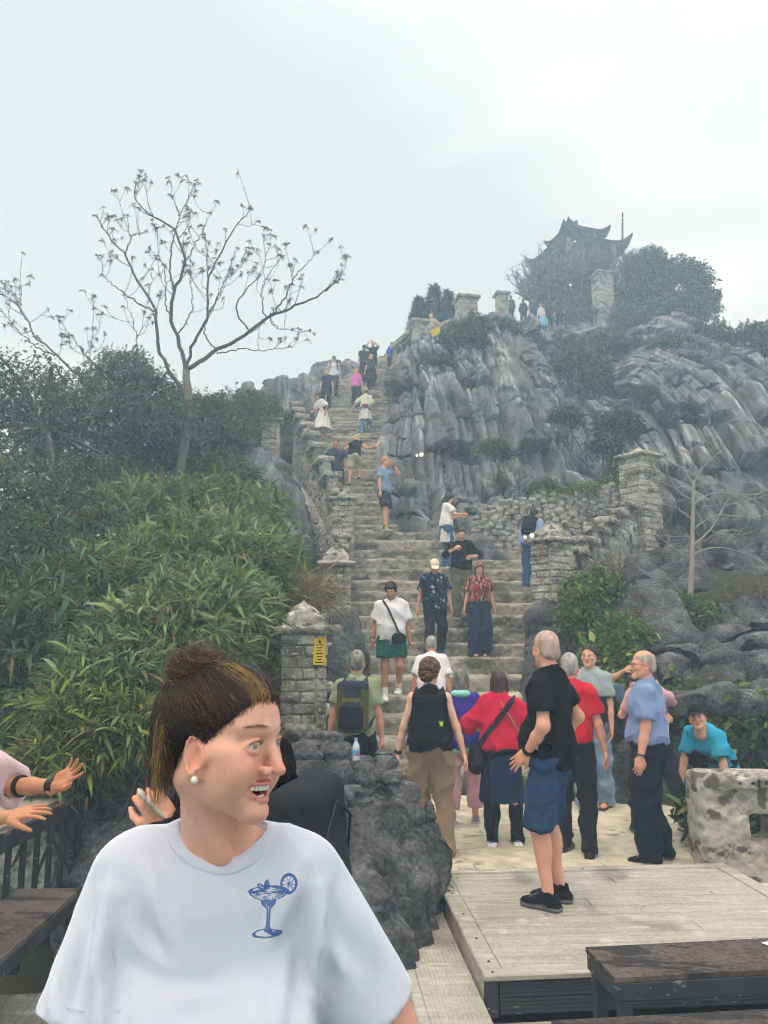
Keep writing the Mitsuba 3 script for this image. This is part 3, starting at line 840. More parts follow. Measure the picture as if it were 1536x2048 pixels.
def curved_roof(cx, cy, z, half, top, rise, lift, n=17):
    """A square hipped roof whose eaves sweep up at the corners."""
    s = np.linspace(-1, 1, n); t = np.linspace(0, 1, 9)
    parts_ = []
    for q in range(4):
        R = rz(90 * q)
        Pq = np.zeros((n, len(t), 3))
        for j, tt in enumerate(t):
            w = half + (top - half) * tt
            Pq[:, j, 0] = s * w; Pq[:, j, 1] = -w; Pq[:, j, 2] = rise * (tt ** 1.6) + lift * (np.abs(s) ** 4) * (1 - tt) ** 2
        v, f = sheet(Pq); parts_.append((v @ R.T + [cx, cy, z], f))
    v, f = cat(parts_)
    return np.vstack([v, v - [0, 0, .14]]), np.vstack([f, f[:, ::-1] + len(v)])


Rp = rz(18)
rot = lambda m: ((np.asarray(m[0]) - [pc[0], pc[1], 0]) @ Rp.T + [pc[0], pc[1], 0], m[1])
part('plinth', pv, rot(box(pc[0], pc[1], pz - .2, 5.6, 5.6, 1.6)), 'weathered', False)
for sx in (-1, 1):
    for sy in (-1, 0, 1):
        part('column', pv, rot(tube([(pc[0] + sx * 1.9, pc[1] + sy * 1.9, pz + .5), (pc[0] + sx * 1.9, pc[1] + sy * 1.9, pz + 4.1)], .2, 10)), 'weathered', 40)
part('wall', pv, rot(box(pc[0], pc[1], pz + 2.4, 3.3, 3.3, 3.6)), 'rock', False)
part('roof', pv, rot(curved_roof(pc[0], pc[1], pz + 3.9, 2.95, 1.2, .75, 1.0)), 'tile_roof', False)
part('wall', pv, rot(box(pc[0], pc[1], pz + 4.9, 2.2, 2.2, 1.2)), 'rock', False)
part('roof', pv, rot(curved_roof(pc[0], pc[1], pz + 5.3, 1.85, .22, .8, .6)), 'tile_roof', False, label='smaller upper roof with a finial')
part('finial', pv, (lambda m: (m[0] + [pc[0], pc[1], pz + 5.95], m[1]))(Sdf().ell((0, 0, .15), (.3, .3, .22)).cone((0, 0, .2), (0, 0, .75), .12, .07, k=.1).ell((0, 0, .8), (.17, .12, .16), k=.05).mesh(.05)), 'tile_roof', 40)
part('pole', pv, tube([(pc[0] + 2.9, pc[1] - 1.6, pz + 3.2), (pc[0] + 3.1, pc[1] - 1.6, pz + 6.6)], [.09, .05], 6), 'tile_roof', 40)

# ------------------------------------------------------------------ platform of boards, its side step, the deck
FL = np.array([.52, 4.3, 0]); PYAW = 5.0
PU, PV = rz(PYAW)[:, 0], rz(PYAW)[:, 1]


def loc(m, z=0):
    v = np.asarray(m[0], float)
    return v[:, :1] * PU + v[:, 1:2] * PV + FL + [0, 0, z] + v[:, 2:] * [0, 0, 1], m[1]


def ribbed(L, w, th, n, depth=.003, along=0):
    """A grooved board: L long along x, w wide along y, its top at z = 0 carrying n ribs."""
    pr = []
    for i in range(n):
        a = -w / 2 + w * i / n; p = w / n
        pr += [(a + p * .08, -depth), (a + p * .22, 0), (a + p * .78, 0), (a + p * .92, -depth)]
    pr = [(-w / 2, -depth)] + pr + [(w / 2, -depth)]
    pr = np.array(pr + [(w / 2, -th), (-w / 2, -th)])
    n_ = len(pr)
    v = np.vstack([np.c_[np.full(n_, -L / 2), pr], np.c_[np.full(n_, L / 2), pr]])
    i = np.arange(n_); j = (i + 1) % n_
    f = np.vstack([np.stack([i, i + n_, j], 1), np.stack([j, i + n_, j + n_], 1)])
    c = np.array([[-L / 2, 0, -th / 2], [L / 2, 0, -th / 2]])
    f = np.vstack([f, np.stack([i, j, i * 0 + 2 * n_], 1), np.stack([j + n_, i + n_, i * 0 + 2 * n_ + 1], 1)])
    return np.vstack([v, c]), f


PW, PD, PT = 2.28, 1.83, .17
pf = thing('platform', 'low wooden platform of pale grey boards at the foot of the stairs', 'platform')
part('border_board', pf, loc((box(PW / 2, .045, PT - .012, PW, .09, .028, bevel=.005))), 'deck_board', False)
part('border_board', pf, loc(box(PW / 2, PD - .045, PT - .012, PW, .09, .028, bevel=.005)), 'deck_board', False)
part('border_board', pf, loc(box(.055, PD / 2, PT - .0125, .11, PD - .184, .028, bevel=.005)), 'deck_board', False)
part('border_board', pf, loc(box(PW - .055, PD / 2, PT - .0125, .11, PD - .184, .028, bevel=.005)), 'deck_board', False)
nb = 11; bw = (PD - .18) / nb
rs = np.random.RandomState(3)
for i in range(nb):
    x0 = .113; cuts = [x0, PW - .113] if i % 3 else [x0, x0 + rs.uniform(.8, 1.4), PW - .113]
    for a, b in zip(cuts[:-1], cuts[1:]):
        part('deck_board', pf, loc(box((a + b) / 2, .09 + bw * (i + .5), PT - .017 + rs.uniform(-.0012, .0012), b - a - .005, bw - .006, .026, bevel=.003)), 'deck_board', False)
for (a, b, y0, y1) in ((0, PW, .006, .006),):
    part('skirt_post', pf, loc(box(.035, .018, .06, .07, .03, .178, bevel=.003)), 'steel', False)
    for zz in (.018, .100):
        m = ribbed(PW - .08, .078, .022, 4, .004)
        v = np.stack([m[0][:, 0], -m[0][:, 2], m[0][:, 1]], 1) + [PW / 2 + .04, .012, zz]
        part('skirt_board', pf, loc((v, m[1])), 'steel', False, label='dark grooved skirting board')
for zz in (.018, .100):
    m = ribbed(PD - .04, .078, .022, 4, .004)
    v = np.stack([m[0][:, 2], m[0][:, 0], m[0][:, 1]], 1) + [.012, PD / 2 + .02, zz]
    v[:, 0] = .024 - v[:, 0]
    part('skirt_board', pf, loc((v, m[1])), 'deck_board', False)
for x, y in ((.05, .045), (.06, .18), (.06, .5), (.06, .9), (.06, 1.3), (PW * .4, .045), (PW * .75, .045), (.06, PD - .05), (PW * .5, PD - .05)):
    m = trimesh.creation.cylinder(.008, .004, sections=10)
    part('screw', pf, loc((np.array(m.vertices) + [x, y, PT + .003], np.array(m.faces))), 'steel', 40)

st = thing('deck_step', 'narrow grooved wooden step along the left side of the platform', 'step')
m = ribbed(2.3, .30, .03, 13, .004)
part('tread', st, loc((np.stack([m[0][:, 1], m[0][:, 0], m[0][:, 2]], 1) + [-.165, .18, .065], m[1][:, ::-1])), 'deck_board', False)
part('nosing', st, loc(box(-.345, .18, .052, .055, 2.3, .03, bevel=.006)), 'deck_board', False)
part('riser', st, loc(box(-.355, .18, -.01, .03, 2.3, .09)), 'deck_board', False)

dk = thing('deck', 'lower deck of grooved grey boards under the benches', 'deck')
labels[dk]['kind'] = 'structure'; labels[dk].pop('category')
for i in range(22):
    m = ribbed(3.1, .135, .03, 7, .003)
    x = .12 - .14 * i - .07
    part('deck_board', dk, loc((np.stack([m[0][:, 1], m[0][:, 0], m[0][:, 2]], 1) + [x - .42, -1.0, -.05 + rs.uniform(-.0015, .0015)], m[1][:, ::-1])), 'deck_board', False)
for i in range(20):
    m = ribbed(4.2, .135, .03, 7, .003)
    part('deck_board', dk, loc((m[0] + [1.9, -.07 - .14 * i, -.05 + rs.uniform(-.0015, .0015)], m[1])), 'deck_board', False)
for x in (-3.2, -1.6, -.1, 1.4, 3.2):
    part('joist', dk, loc(box(x, -1.0, -.13, .08, 3.0, .09)), 'steel', False)


def bench(label, p, yaw, L, W, z=.4, legs=((.06, .5), (.94, .5)), ground_z=-.05, apron=.075):
    """A bench: grooved boards on a painted steel frame. p: the near left corner in plan; L along the local x."""
    k = thing('bench', label, 'bench')
    R = rz(yaw); o = np.array([p[0], p[1], 0])
    pl = lambda m: (np.asarray(m[0]) @ R.T + o, m[1])
    n = 3; w = W / n
    for i in range(n):
        m = ribbed(L, w - .004, .024, 8, .0035)
        part('seat_board', k, pl((m[0] + [L / 2, w * (i + .5), z], m[1])), 'brown_board', False)
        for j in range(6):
            part('board_end_cell', k, pl(box(-.0005, w * (i + .08 + .84 * (j + .5) / 6), z - .0135, .003, w * .09, .012)), 'soil', False)  # dark plates standing in for the shade inside hollow board ends
    zt = z - .027
    for yy in (.02, W - .02): part('rail', k, pl(box(L / 2, yy, zt - apron / 2, L - .01, .04, apron, bevel=.004)), 'steel', False)
    for xx in (.025, L - .025): part('rail', k, pl(box(xx, W / 2, zt - apron / 2 - .002, .04, W - .084, apron - .006, bevel=.004)), 'steel', False)
    for xx in (.05, L - .05):
        for yy in (.03, W - .03):
            part('leg', k, pl(box(xx, yy, (zt - apron + ground_z) / 2 - .001, .056, .056, zt - apron - ground_z, bevel=.004)), 'steel', False)
    return k


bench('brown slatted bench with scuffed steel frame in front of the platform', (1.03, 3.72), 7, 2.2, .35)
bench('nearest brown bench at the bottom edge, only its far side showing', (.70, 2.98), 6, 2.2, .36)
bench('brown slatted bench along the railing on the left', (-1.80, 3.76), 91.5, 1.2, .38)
paper = box(0, 0, 0, .10, .14, .002)
single('paper', 'scrap of white paper lying on the bench before the platform', 'paper', (paper[0] @ rz(20).T + at(1562, 1893, 4.05), paper[1]), 'matte_vc', False, '#e8e8e8')

rl = thing('railing', 'dark steel railing with a counter shelf on the left of the deck', 'railing')
ra, rb = np.array([-2.36, 2.8, .66]), np.array([-2.30, 6.1, .66])
part('top_rail', rl, beam(ra, rb, .06, .10, bevel=.005), 'steel', False)
part('rail_end', rl, beam(rb + [0, -.02, .02], rb + [.02, .42, .02], .07, .1, bevel=.005), 'steel', False, label='grey steel end of the rail with a yellow mark')
part('mark', rl, box(rb[0] + .038, rb[1] + .03, .65, .006, .035, .09), 'gloss_vc', False, '#c99a1c')
part('bottom_rail', rl, beam(ra - [0, 0, .58], rb - [0, 0, .58], .04, .04), 'steel', False)
for i in range(17):
    p = ra + (rb - ra) * (i + .5) / 17
    part('baluster', rl, box(p[0], p[1], .345, .03, .03, .53), 'steel', False)
part('end_post', rl, box(rb[0], rb[1] - .03, .27, .055, .055, .68, bevel=.004), 'steel', False)
for i in range(3):
    m = ribbed(3.3, .145, .024, 8, .003)
    part('counter_board', rl, (np.stack([m[0][:, 1], m[0][:, 0], m[0][:, 2]], 1) + [-2.44 - .15 * i, 4.45, .735], m[1][:, ::-1]), 'deck_board', False)
part('counter_edge', rl, beam((-2.345, 2.8, .722), (-2.285, 6.08, .722), .05, .022), 'brown_board', False)

# ------------------------------------------------------------------ broken concrete wall on the right
wl = thing('parapet_wall', 'weathered concrete wall with square openings and hollow bricks right of the platform', 'wall')
s = Sdf().box((3.55, 6.55, .26), (2.1, .32, 1.12), .05, k=.02)
s.box((3.0, 6.5, .405), (.20, .9, .22), .03, sub=True, k=.02).box((3.40, 6.5, .405), (.26, .9, .22), .03, sub=True, k=.02).box((3.3, 6.38, .60), (1.2, .16, .01), .005, sub=True, k=.03)
s.ell((2.50, 6.4, .86), (.10, .2, .08), sub=True, k=.03).ell((2.52, 6.5, -.28), (.12, .3, .25), sub=True, k=.03)
v, f = s.mesh(.024)
v = v + vnormals(v, f) * (.035 * nfbm(v, 5, 4) + .02 * nfbm(v, 17, 3) - .03 * np.clip(nfbm(v, 9, 3, 4) - .12, 0, 1) * 3)[:, None]
part('wall_body', wl, (v, f), 'weathered', 55)
for i in range(6):
    s = Sdf().box((0, 0, 0), (.19, .12, .085), .014)
    for x in (-.045, .05): s.cone((x, -.2, .0), (x, .0, .0), .013, sub=True, k=.006)
    v, f = s.mesh(.0085)
    v = v + vnormals(v, f) * (.006 * nfbm(v + i, 22, 3))[:, None]
    part('hollow_brick', wl, (v @ rotm((0, 1, 0), rs.uniform(-3, 3)).T + [2.86 + .205 * i, 6.395, .755 + rs.uniform(-.006, .006)], f), 'weathered', 50)
part('brick', wl, (lambda m: (m[0] + [3.19, 6.42, .41], m[1]))((lambda s: s.mesh(.012))(Sdf().box((0, 0, 0), (.15, .13, .2), .02).cone((0, -.2, .03), (0, 0, .03), .014, sub=True, k=.006))), 'weathered', 50)

# ------------------------------------------------------------------ karst rocks


def karst(label, spires, h=.03, amp=1.0, name='karst_rock', seed=0, parent=None, mat='karst', group=None):
    """A fluted limestone rock of tapering spires, each (foot, top, foot radius, top radius)."""
    s = Sdf()
    for a, b, r0, r1 in spires:
        a, b = np.array(a, float), np.array(b, float); m = a * .45 + b * .55 + np.array([r0 * .15, -.05 * r0, 0])
        s.cone(a, m, r0, (r0 * .55 + r1 * .45) * 1.08, k=.07).cone(m, b, (r0 * .55 + r1 * .45) * 1.08, r1, k=.05)
    v, f = s.mesh(h)
    n = vnormals(v, f)
    u = 1 / max(.6, min(h / .024, 2.2))                                    # coarser rocks carry coarser relief
    q = (v + .07 * nfbm(v, 2.2, 2, seed)[:, None]) * u
    a = np.arctan2(n[:, 1], n[:, 0])
    rid = lambda z: 1 - np.abs(2 * z - 1)
    f0 = rid(meshkit.noise(q * [4.2, 4.2, .9] + 31 + seed, 4)); f1 = rid(meshkit.noise(q * [9, 9, 1.3] + 11 + seed, 6)); f2 = rid(meshkit.noise(q * [23, 23, 3] + 7, 5))
    ledge = np.exp(-((meshkit.fbm(q * [.9, .9, 3.4] + 5 + seed, 2, 3) - .5) / .02) ** 2)
    pit = np.clip(meshkit.fbm(q * [14, 14, 9] + 3, 2, 9) - .52, 0, 1)
    side = np.clip(1.15 - np.abs(n[:, 2]), .25, 1)
    d = side * (.16 * (f0 - .5) + .085 * (f1 - .5) + .028 * (f2 - .5)) + .05 * nfbm(q * [1, 1, .5], 3, 3, seed + 1) + .02 * nfbm(q, 30, 3, 3) - .028 * ledge - .08 * pit
    v = v + n * (amp * d)[:, None]
    v, f = thin((v, f), h * .09)
    if parent: return part(name, parent, (v, f), mat, 50)
    return single(name, label, 'rock', (v, f), mat, 50, group=group)


def spire(u0, v0, Y0, u1, v1, Y1, r0, r1): return at(u0, v0, Y0), at(u1, v1, Y1), r0, r1


BIG = [(640, 1800, 5.4, 622, 1492, 5.6, .20, .03), (668, 1800, 5.4, 655, 1478, 5.7, .19, .035), (640, 1700, 5.6, 640, 1500, 5.8, .16, .03), (600, 1760, 5.5, 596, 1520, 5.7, .22, .04), (690, 1760, 5.6, 690, 1505, 5.85, .15, .025),
       (708, 1760, 5.7, 712, 1528, 5.9, .14, .05), (735, 1760, 5.5, 722, 1540, 5.75, .17, .03), (752, 1700, 5.75, 768, 1506, 5.95, .11, .012), (745, 1700, 5.6, 745, 1545, 5.8, .11, .02), (770, 1720, 5.55, 786, 1552, 5.75, .12, .03), (762, 1720, 5.4, 760, 1590, 5.5, .13, .03),
       (790, 1800, 5.6, 806, 1590, 5.8, .19, .07), (775, 1800, 5.45, 782, 1620, 5.6, .19, .06), (690, 1880, 5.1, 696, 1580, 5.3, .24, .03), (715, 1880, 5.0, 728, 1610, 5.25, .22, .04), (660, 1900, 5.0, 664, 1600, 5.2, .24, .05), (745, 1900, 4.95, 742, 1690, 5.2, .20, .06), (700, 1930, 4.75, 702, 1720, 5.0, .22, .08),
       (770, 1880, 5.1, 774, 1700, 5.35, .18, .05), (806, 1850, 5.4, 803, 1690, 5.5, .17, .05), (832, 1830, 5.65, 826, 1640, 5.75, .13, .03), (842, 1800, 5.8, 856, 1605, 5.95, .085, .016), (850, 1800, 5.75, 840, 1660, 5.8, .09, .02), (860, 1790, 5.9, 864, 1690, 6.0, .09, .03), (870, 1780, 6.0, 868, 1712, 6.1, .08, .03), (884, 1772, 6.1, 878, 1728, 6.15, .06, .025),
       (640, 1950, 4.95, 636, 1690, 5.2, .30, .10), (560, 1800, 5.4, 560, 1600, 5.5, .26, .1), (735, 1950, 4.7, 735, 1810, 4.9, .16, .06), (600, 1950, 4.8, 600, 1750, 5.0, .3, .12)]
karst('big dark fluted limestone rock between the deck and the stairs', [spire(*q) for q in BIG], .02, 1.0, seed=1)
karst('dark jagged rock beyond the railing on the left', [
    spire(215, 1760, 6.5, 205, 1560, 6.7, .34, .10), spire(250, 1760, 6.6, 262, 1535, 6.9, .30, .07), spire(300, 1760, 6.7, 300, 1550, 7.0, .32, .10), spire(340, 1760, 6.6, 350, 1570, 6.9, .3, .12), spire(180, 1780, 6.5, 182, 1600, 6.6, .2, .08),
    spire(270, 1800, 6.1, 280, 1650, 6.3, .38, .18), spire(380, 1800, 6.2, 390, 1620, 6.5, .4, .15), spire(210, 1850, 6.0, 215, 1680, 6.2, .3, .15), spire(450, 1800, 6.3, 450, 1620, 6.6, .4, .2), spire(520, 1800, 6.0, 520, 1600, 6.3, .35, .15)], .034, 1.0, seed=2)
karst('pale weathered stone post seen through the railing', [spire(122, 1790, 6.6, 122, 1650, 6.6, .16, .11), spire(85, 1800, 6.7, 85, 1680, 6.7, .2, .12), spire(45, 1800, 6.7, 45, 1660, 6.7, .2, .12)], .03, .6, seed=3, mat='weathered')
karst('fluted grey rock carrying the lamp pillar', [
    ((2.7, 12.3, .6), (2.75, 12.6, 2.15), .42, .36), ((3.1, 12.2, .8), (3.0, 12.55, 2.0), .45, .3), ((2.45, 12.0, .5), (2.5, 12.3, 1.75), .34, .2), ((3.5, 12.3, .9), (3.35, 12.8, 2.2), .45, .25), ((3.0, 11.6, .4), (2.95, 11.9, 1.35), .4, .2), ((2.5, 11.3, .2), (2.5, 11.5, .85), .35, .2)], .045, 1.2, seed=4, mat='karst')
karst('jagged dark rock spires on the skyline left of the upper stairs', [
    spire(500, 880, 25, 495, 772, 25, .8, .16), spire(478, 880, 25, 480, 782, 25, .5, .12), spire(515, 880, 25, 518, 788, 25, .5, .14), spire(455, 900, 25, 452, 806, 25, .6, .14), spire(435, 900, 25, 430, 818, 25, .5, .1), spire(545, 860, 26, 545, 766, 26, .6, .12), spire(568, 860, 26, 566, 758, 26, .5, .1), spire(590, 850, 27, 590, 764, 27, .5, .12), spire(605, 830, 27.6, 606, 746, 27.6, .4, .07), spire(530, 900, 25, 530, 800, 25.5, .9, .3), spire(580, 880, 26.5, 580, 790, 26.5, .9, .3)], .07, 2.2, seed=5, mat='rock')
karst('dark rock shoulder beside the retaining wall', [spire(430, 1150, 16.5, 430, 935, 18, 1.0, .25), spire(470, 1150, 16.5, 480, 925, 18.5, .9, .2), spire(510, 1110, 17.5, 508, 910, 19.5, .9, .2), spire(395, 1150, 16.5, 390, 950, 18, .8, .2), spire(545, 1110, 18, 548, 930, 20, .8, .2)], .07, 2.0, seed=6, mat='rock')
karst('rounded grey boulder between the stairs and the rubble wall', [((1.7, 17.6, 3.2), (1.75, 17.6, 3.95), .42, .3), ((2.2, 17.5, 3.2), (2.15, 17.5, 4.0), .4, .24), ((1.55, 18.1, 3.6), (1.5, 18.2, 4.7), .42, .2), ((.75, 19.3, 4.2), (.7, 19.6, 5.7), .45, .2), ((.35, 20.2, 4.8), (.3, 20.5, 6.5), .42, .2)], .05, 1.6, seed=7, mat='rock')
karst('broken rock band at the foot of the stairs beside the notice pillar', [((-.55, 9.6, 0), (-.6, 9.9, .9), .3, .2), ((-.55, 10.4, .2), (-.6, 10.7, 1.4), .34, .22), ((-.6, 11.2, .5), (-.65, 11.5, 1.8), .32, .2), ((-.55, 12.0, .8), (-.65, 12.3, 2.2), .3, .16)], .045, 1.0, seed=8, mat='karst')

karst('dark jagged rock wall behind the people at the top of the visible stairs', [spire(640, 800, 33, 640, 738, 33, .9, .3), spire(672, 790, 34, 672, 730, 34, .9, .25), spire(700, 780, 34.5, 697, 722, 34.5, .8, .12), spire(655, 790, 33.5, 657, 735, 33.5, .8, .3), spire(725, 780, 35.5, 725, 742, 35.5, .8, .3)], .08, 1.8, seed=9, mat='rock')

karst('dark broken rocks along the right edge of the lower stairs', [((2.15, 9.7, -.2), (2.15, 9.9, .42), .26, .12), ((2.3, 10.3, 0), (2.25, 10.5, .85), .3, .12), ((2.35, 11.0, .2), (2.3, 11.2, 1.2), .3, .12), ((2.7, 9.9, -.2), (2.75, 10.2, .9), .36, .14), ((3.1, 10.2, .2), (3.1, 10.6, 1.4), .4, .15), ((2.75, 11.0, .2), (2.8, 11.3, 1.5), .36, .14), ((3.4, 11.3, .5), (3.4, 11.7, 1.9), .4, .16), ((2.9, 9.5, -.2), (2.95, 9.6, .55), .3, .12), ((3.4, 9.7, -.1), (3.45, 9.9, .9), .34, .14)], .04, 1.2, seed=10, mat='karst')
# ------------------------------------------------------------------ plants
def leaf_mesh(b, d, L, W, rs, droop=.25, segs=1, fold=.25):
    """Lance-shaped leaves from the points b along d; L, W their lengths and widths."""
    n = len(b); d = d / (np.linalg.norm(d, axis=1, keepdims=True) + 1e-9)
    s = np.cross(d, rs.normal(size=(n, 3)) * .5 + [0, 0, 1.]); s /= np.linalg.norm(s, axis=1, keepdims=True) + 1e-9
    up = np.cross(s, d)
    L, W = np.broadcast_to(L, n)[:, None], np.broadcast_to(W, n)[:, None]
    dz = np.array([0, 0, 1.])
    if segs == 1:
        m = b + d * L * .42 - dz * L * droop * .15; t = b + d * L - dz * L * droop
        v = np.stack([b, m + s * W * .5 + up * W * fold, t, m - s * W * .5 + up * W * fold], 1).reshape(-1, 3)
        k = np.arange(n)[:, None] * 4
        f = np.concatenate([k + [0, 1, 2], k + [0, 2, 3]])
        return v, f, 4
    m1 = b + d * L * .28 - dz * L * droop * .06; m2 = b + d * L * .65 - dz * L * droop * .38; t = b + d * L - dz * L * droop
    v = np.stack([b, m1 + s * W * .5 + up * W * fold, m1, m1 - s * W * .5 + up * W * fold, m2 + s * W * .36 + up * W * fold * .6, m2 - s * W * .36 + up * W * fold * .6, t], 1).reshape(-1, 3)
    k = np.arange(n)[:, None] * 7
    f = np.concatenate([k + q for q in ([0, 1, 2], [0, 2, 3], [1, 4, 2], [2, 4, 5], [2, 5, 3], [4, 6, 5])])
    return v, f, 7


def leaf_colors(n, per, base, rs, var=.35, alt=None, alt_p=0.0):
    c = np.array(base)[None] * np.exp(rs.normal(0, var, n))[:, None] * np.exp(rs.normal(0, .10, (n, 3)))
    if alt is not None:
        m = rs.rand(n) < alt_p; c[m] = np.array(alt) * np.exp(rs.normal(0, .25, m.sum()))[:, None]
    return np.repeat(np.clip(c, .002, .6), per, 0)


def lobes_points(lobes, n, rs, depth=.35, up=.0):
    """n points in the outer shell of ellipsoid lobes (centre, radii) and their outward directions."""
    w = np.array([r[0] * r[1] + r[0] * r[2] for _, r in lobes]); k = rs.choice(len(lobes), n, p=w / w.sum())
    C, Rr = np.array([l[0] for l in lobes])[k], np.array([l[1] for l in lobes])[k]
    d = rs.normal(size=(n, 3)); d[:, 2] = np.where(d[:, 2] < -.3, -d[:, 2] * .5, d[:, 2]) + up; d /= np.linalg.norm(d, axis=1, keepdims=True)
    t = 1 - depth * rs.rand(n) ** 1.6
    bump = 1 + .35 * nfbm(C + d * Rr, 1.3, 3, 5)
    return C + d * Rr * t[:, None] * bump[:, None], d


def bush(name, label, catg, lobes, n, per, L, W, base, seed, mode='bamboo', stems=14, foot=None, alt=None, alt_p=0., depth=.4, var=.35, segs=2, droop=.3, stem_c=(.10, .09, .05), group=None):
    """A shrub, bamboo or tree crown: leaf sprays through lobes, and the stems that reach them."""
    rs = np.random.RandomState(seed)
    k = thing(name, label, catg, group)
    p, d = lobes_points(lobes, n, rs, depth)
    if mode == 'bamboo':
        ax = d * .9 + rs.normal(size=(n, 3)) * .35 + [0, -.25, .1]
    else:
        ax = d * .6 + rs.normal(size=(n, 3)) * .6 + [0, 0, .25]
    ax /= np.linalg.norm(ax, axis=1, keepdims=True)
    B = np.repeat(p, per, 0); A = np.repeat(ax, per, 0)
    spread = .62 if mode == 'bamboo' else .95
    D = A * (1 if mode == 'bamboo' else .55) + rs.normal(size=A.shape) * spread
    B = B + A * (rs.rand(len(B)) * (.06 if mode == 'bamboo' else .12))[:, None] + rs.normal(size=B.shape) * (.012 if mode == 'bamboo' else .05)
    ll = L * np.exp(rs.normal(0, .32, len(B)))
    v, f, q = leaf_mesh(B, D, ll, W * ll / L, rs, droop * (1 if mode == 'bamboo' else .6), segs)
    tint = np.repeat(np.exp(rs.normal(0, .22, n)), per)
    c = leaf_colors(len(B), q, base, rs, var, alt, alt_p) * np.repeat(tint, q)[:, None]
    dry = np.repeat(rs.rand(len(B)) < .035, q); c[dry] = np.array([.30, .24, .13]) * rs.uniform(.6, 1.2, (dry.sum(), 1))
    part('leaves', k, (v, f), 'leaf_vc', False, np.clip(c, .002, .5), kind='stuff')
    foot = np.mean([l[0] for l in lobes], 0) - [0, 0, 1.0] if foot is None else np.array(foot)
    tubes = []
    for i in range(stems):
        e = p[rs.randint(n)]; a = foot + rs.normal(size=3) * [.25, .25, .05]
        m = a * .5 + e * .5 + [0, 0, .35 * np.linalg.norm(e - a) * .5] + rs.normal(size=3) * .08
        t = np.linspace(0, 1, 7)[:, None]
        r = np.linspace(.016, .005, 7) * (1 if mode == 'bamboo' else 1.5)
        tubes.append(tube(a * (1 - t) ** 2 + 2 * m * t * (1 - t) + e * t ** 2, r, 5, False))
    if tubes: part('stems', k, cat(tubes), 'bark_vc', 40, np.array(stem_c))
    return k


def lobe(u, v, Y, rx, rz_, ry=None): return at(u, v, Y), (rx, ry or rx, rz_)


G1, G2, G3 = (.20, .285, .125), (.155, .23, .105), (.10, .155, .10)
YG = (.22, .26, .07)
bush('bamboo_clump', 'bright bamboo clump in the middle of the left slope', 'bamboo', [lobe(300, 1180, 9.5, 1.0, .75), lobe(400, 1130, 10, 1.0, .7), lobe(230, 1260, 9, .9, .6), lobe(445, 1110, 11, .9, .7)], 1400, 8, .19, .026, G1, 21, alt=YG, alt_p=.10, depth=.6)
bush('bamboo_clump', 'bamboo clump with long drooping leaves above the woman with the bun', 'bamboo', [lobe(330, 1310, 7.8, .8, .6), lobe(400, 1250, 8.4, .75, .6), lobe(250, 1380, 7.2, .7, .5), lobe(452, 1230, 9, .55, .55)], 1350, 8, .18, .025, G1, 22, alt=YG, alt_p=.10)
bush('bamboo_clump', 'yellowish bamboo clump behind the gesturing hands', 'bamboo', [lobe(190, 1440, 6.6, .55, .35), lobe(260, 1480, 6.4, .5, .3), lobe(150, 1520, 6.2, .4, .28), lobe(310, 1490, 6.6, .4, .3), lobe(80, 1560, 6.4, .5, .25)], 950, 8, .14, .020, (.16, .215, .075), 23, alt=(.24, .27, .06), alt_p=.16)
bush('bamboo_clump', 'dark leaved bamboo at the left edge above the railing', 'bamboo', [lobe(60, 1340, 7.6, .9, .8), lobe(20, 1480, 7.2, .8, .5), lobe(120, 1250, 8.6, .9, .8), lobe(-60, 1400, 7.6, .8, .9)], 850, 7, .20, .027, G3, 24)
bush('bamboo_clump', 'tall bamboo clump on the crest of the slope beneath the bare tree', 'bamboo', [lobe(300, 1040, 12.5, 1.1, .7), lobe(420, 1040, 13, 1.2, .7), lobe(488, 1030, 14, .9, .6), lobe(200, 1130, 11.5, 1.0, .8), lobe(520, 1095, 13, .7, .55)], 1400, 7, .19, .027, (.16, .23, .10), 25, alt=YG, alt_p=.12)
bush('bamboo_clump', 'bamboo clump between the slope and the second left pillar', 'bamboo', [lobe(532, 1150, 11, .55, .55), lobe(572, 1185, 11.3, .36, .4), lobe(490, 1200, 10, .6, .55)], 560, 7, .20, .029, G2, 26, alt=YG, alt_p=.12)
bush('shrub', 'yellow green feathery shrub beside the notice pillar', 'shrub', [lobe(496, 1285, 8.9, .34, .42), lobe(530, 1372, 8.8, .22, .36), lobe(580, 1205, 10.6, .3, .22), lobe(470, 1235, 9.4, .36, .3)], 1300, 6, .065, .014, (.17, .18, .045), 27, 'shrub', alt=(.30, .25, .09), alt_p=.3, droop=.1, segs=1)
bush('grass_tuft', 'straw coloured grass tuft behind the notice pillar', 'grass', [lobe(610, 1200, 10.2, .35, .2), lobe(582, 1205, 10.6, .25, .2)], 200, 5, .28, .012, (.30, .26, .12), 28, 'shrub', droop=.2, segs=1, stems=0)
bush('shrub', 'dark leafy shrub filling the hollow at the left edge', 'shrub', [lobe(40, 1180, 9.5, 1.1, .9), lobe(120, 1080, 11, 1.1, .8), lobe(0, 1060, 11, 1.1, 1.0), lobe(-100, 1200, 9.5, 1.2, 1.2)], 2100, 7, .085, .036, G3, 29, 'shrub', depth=.5, segs=1)
bush('shrub', 'dark bush under the bare tree beside the rock shoulder', 'shrub', [lobe(300, 960, 17.8, 1.3, .8), lobe(420, 960, 18.2, 1.1, .7), lobe(200, 1010, 14.5, 1.2, .9)], 2200, 7, .09, .036, (.08, .13, .07), 30, 'shrub', depth=.5, segs=1)
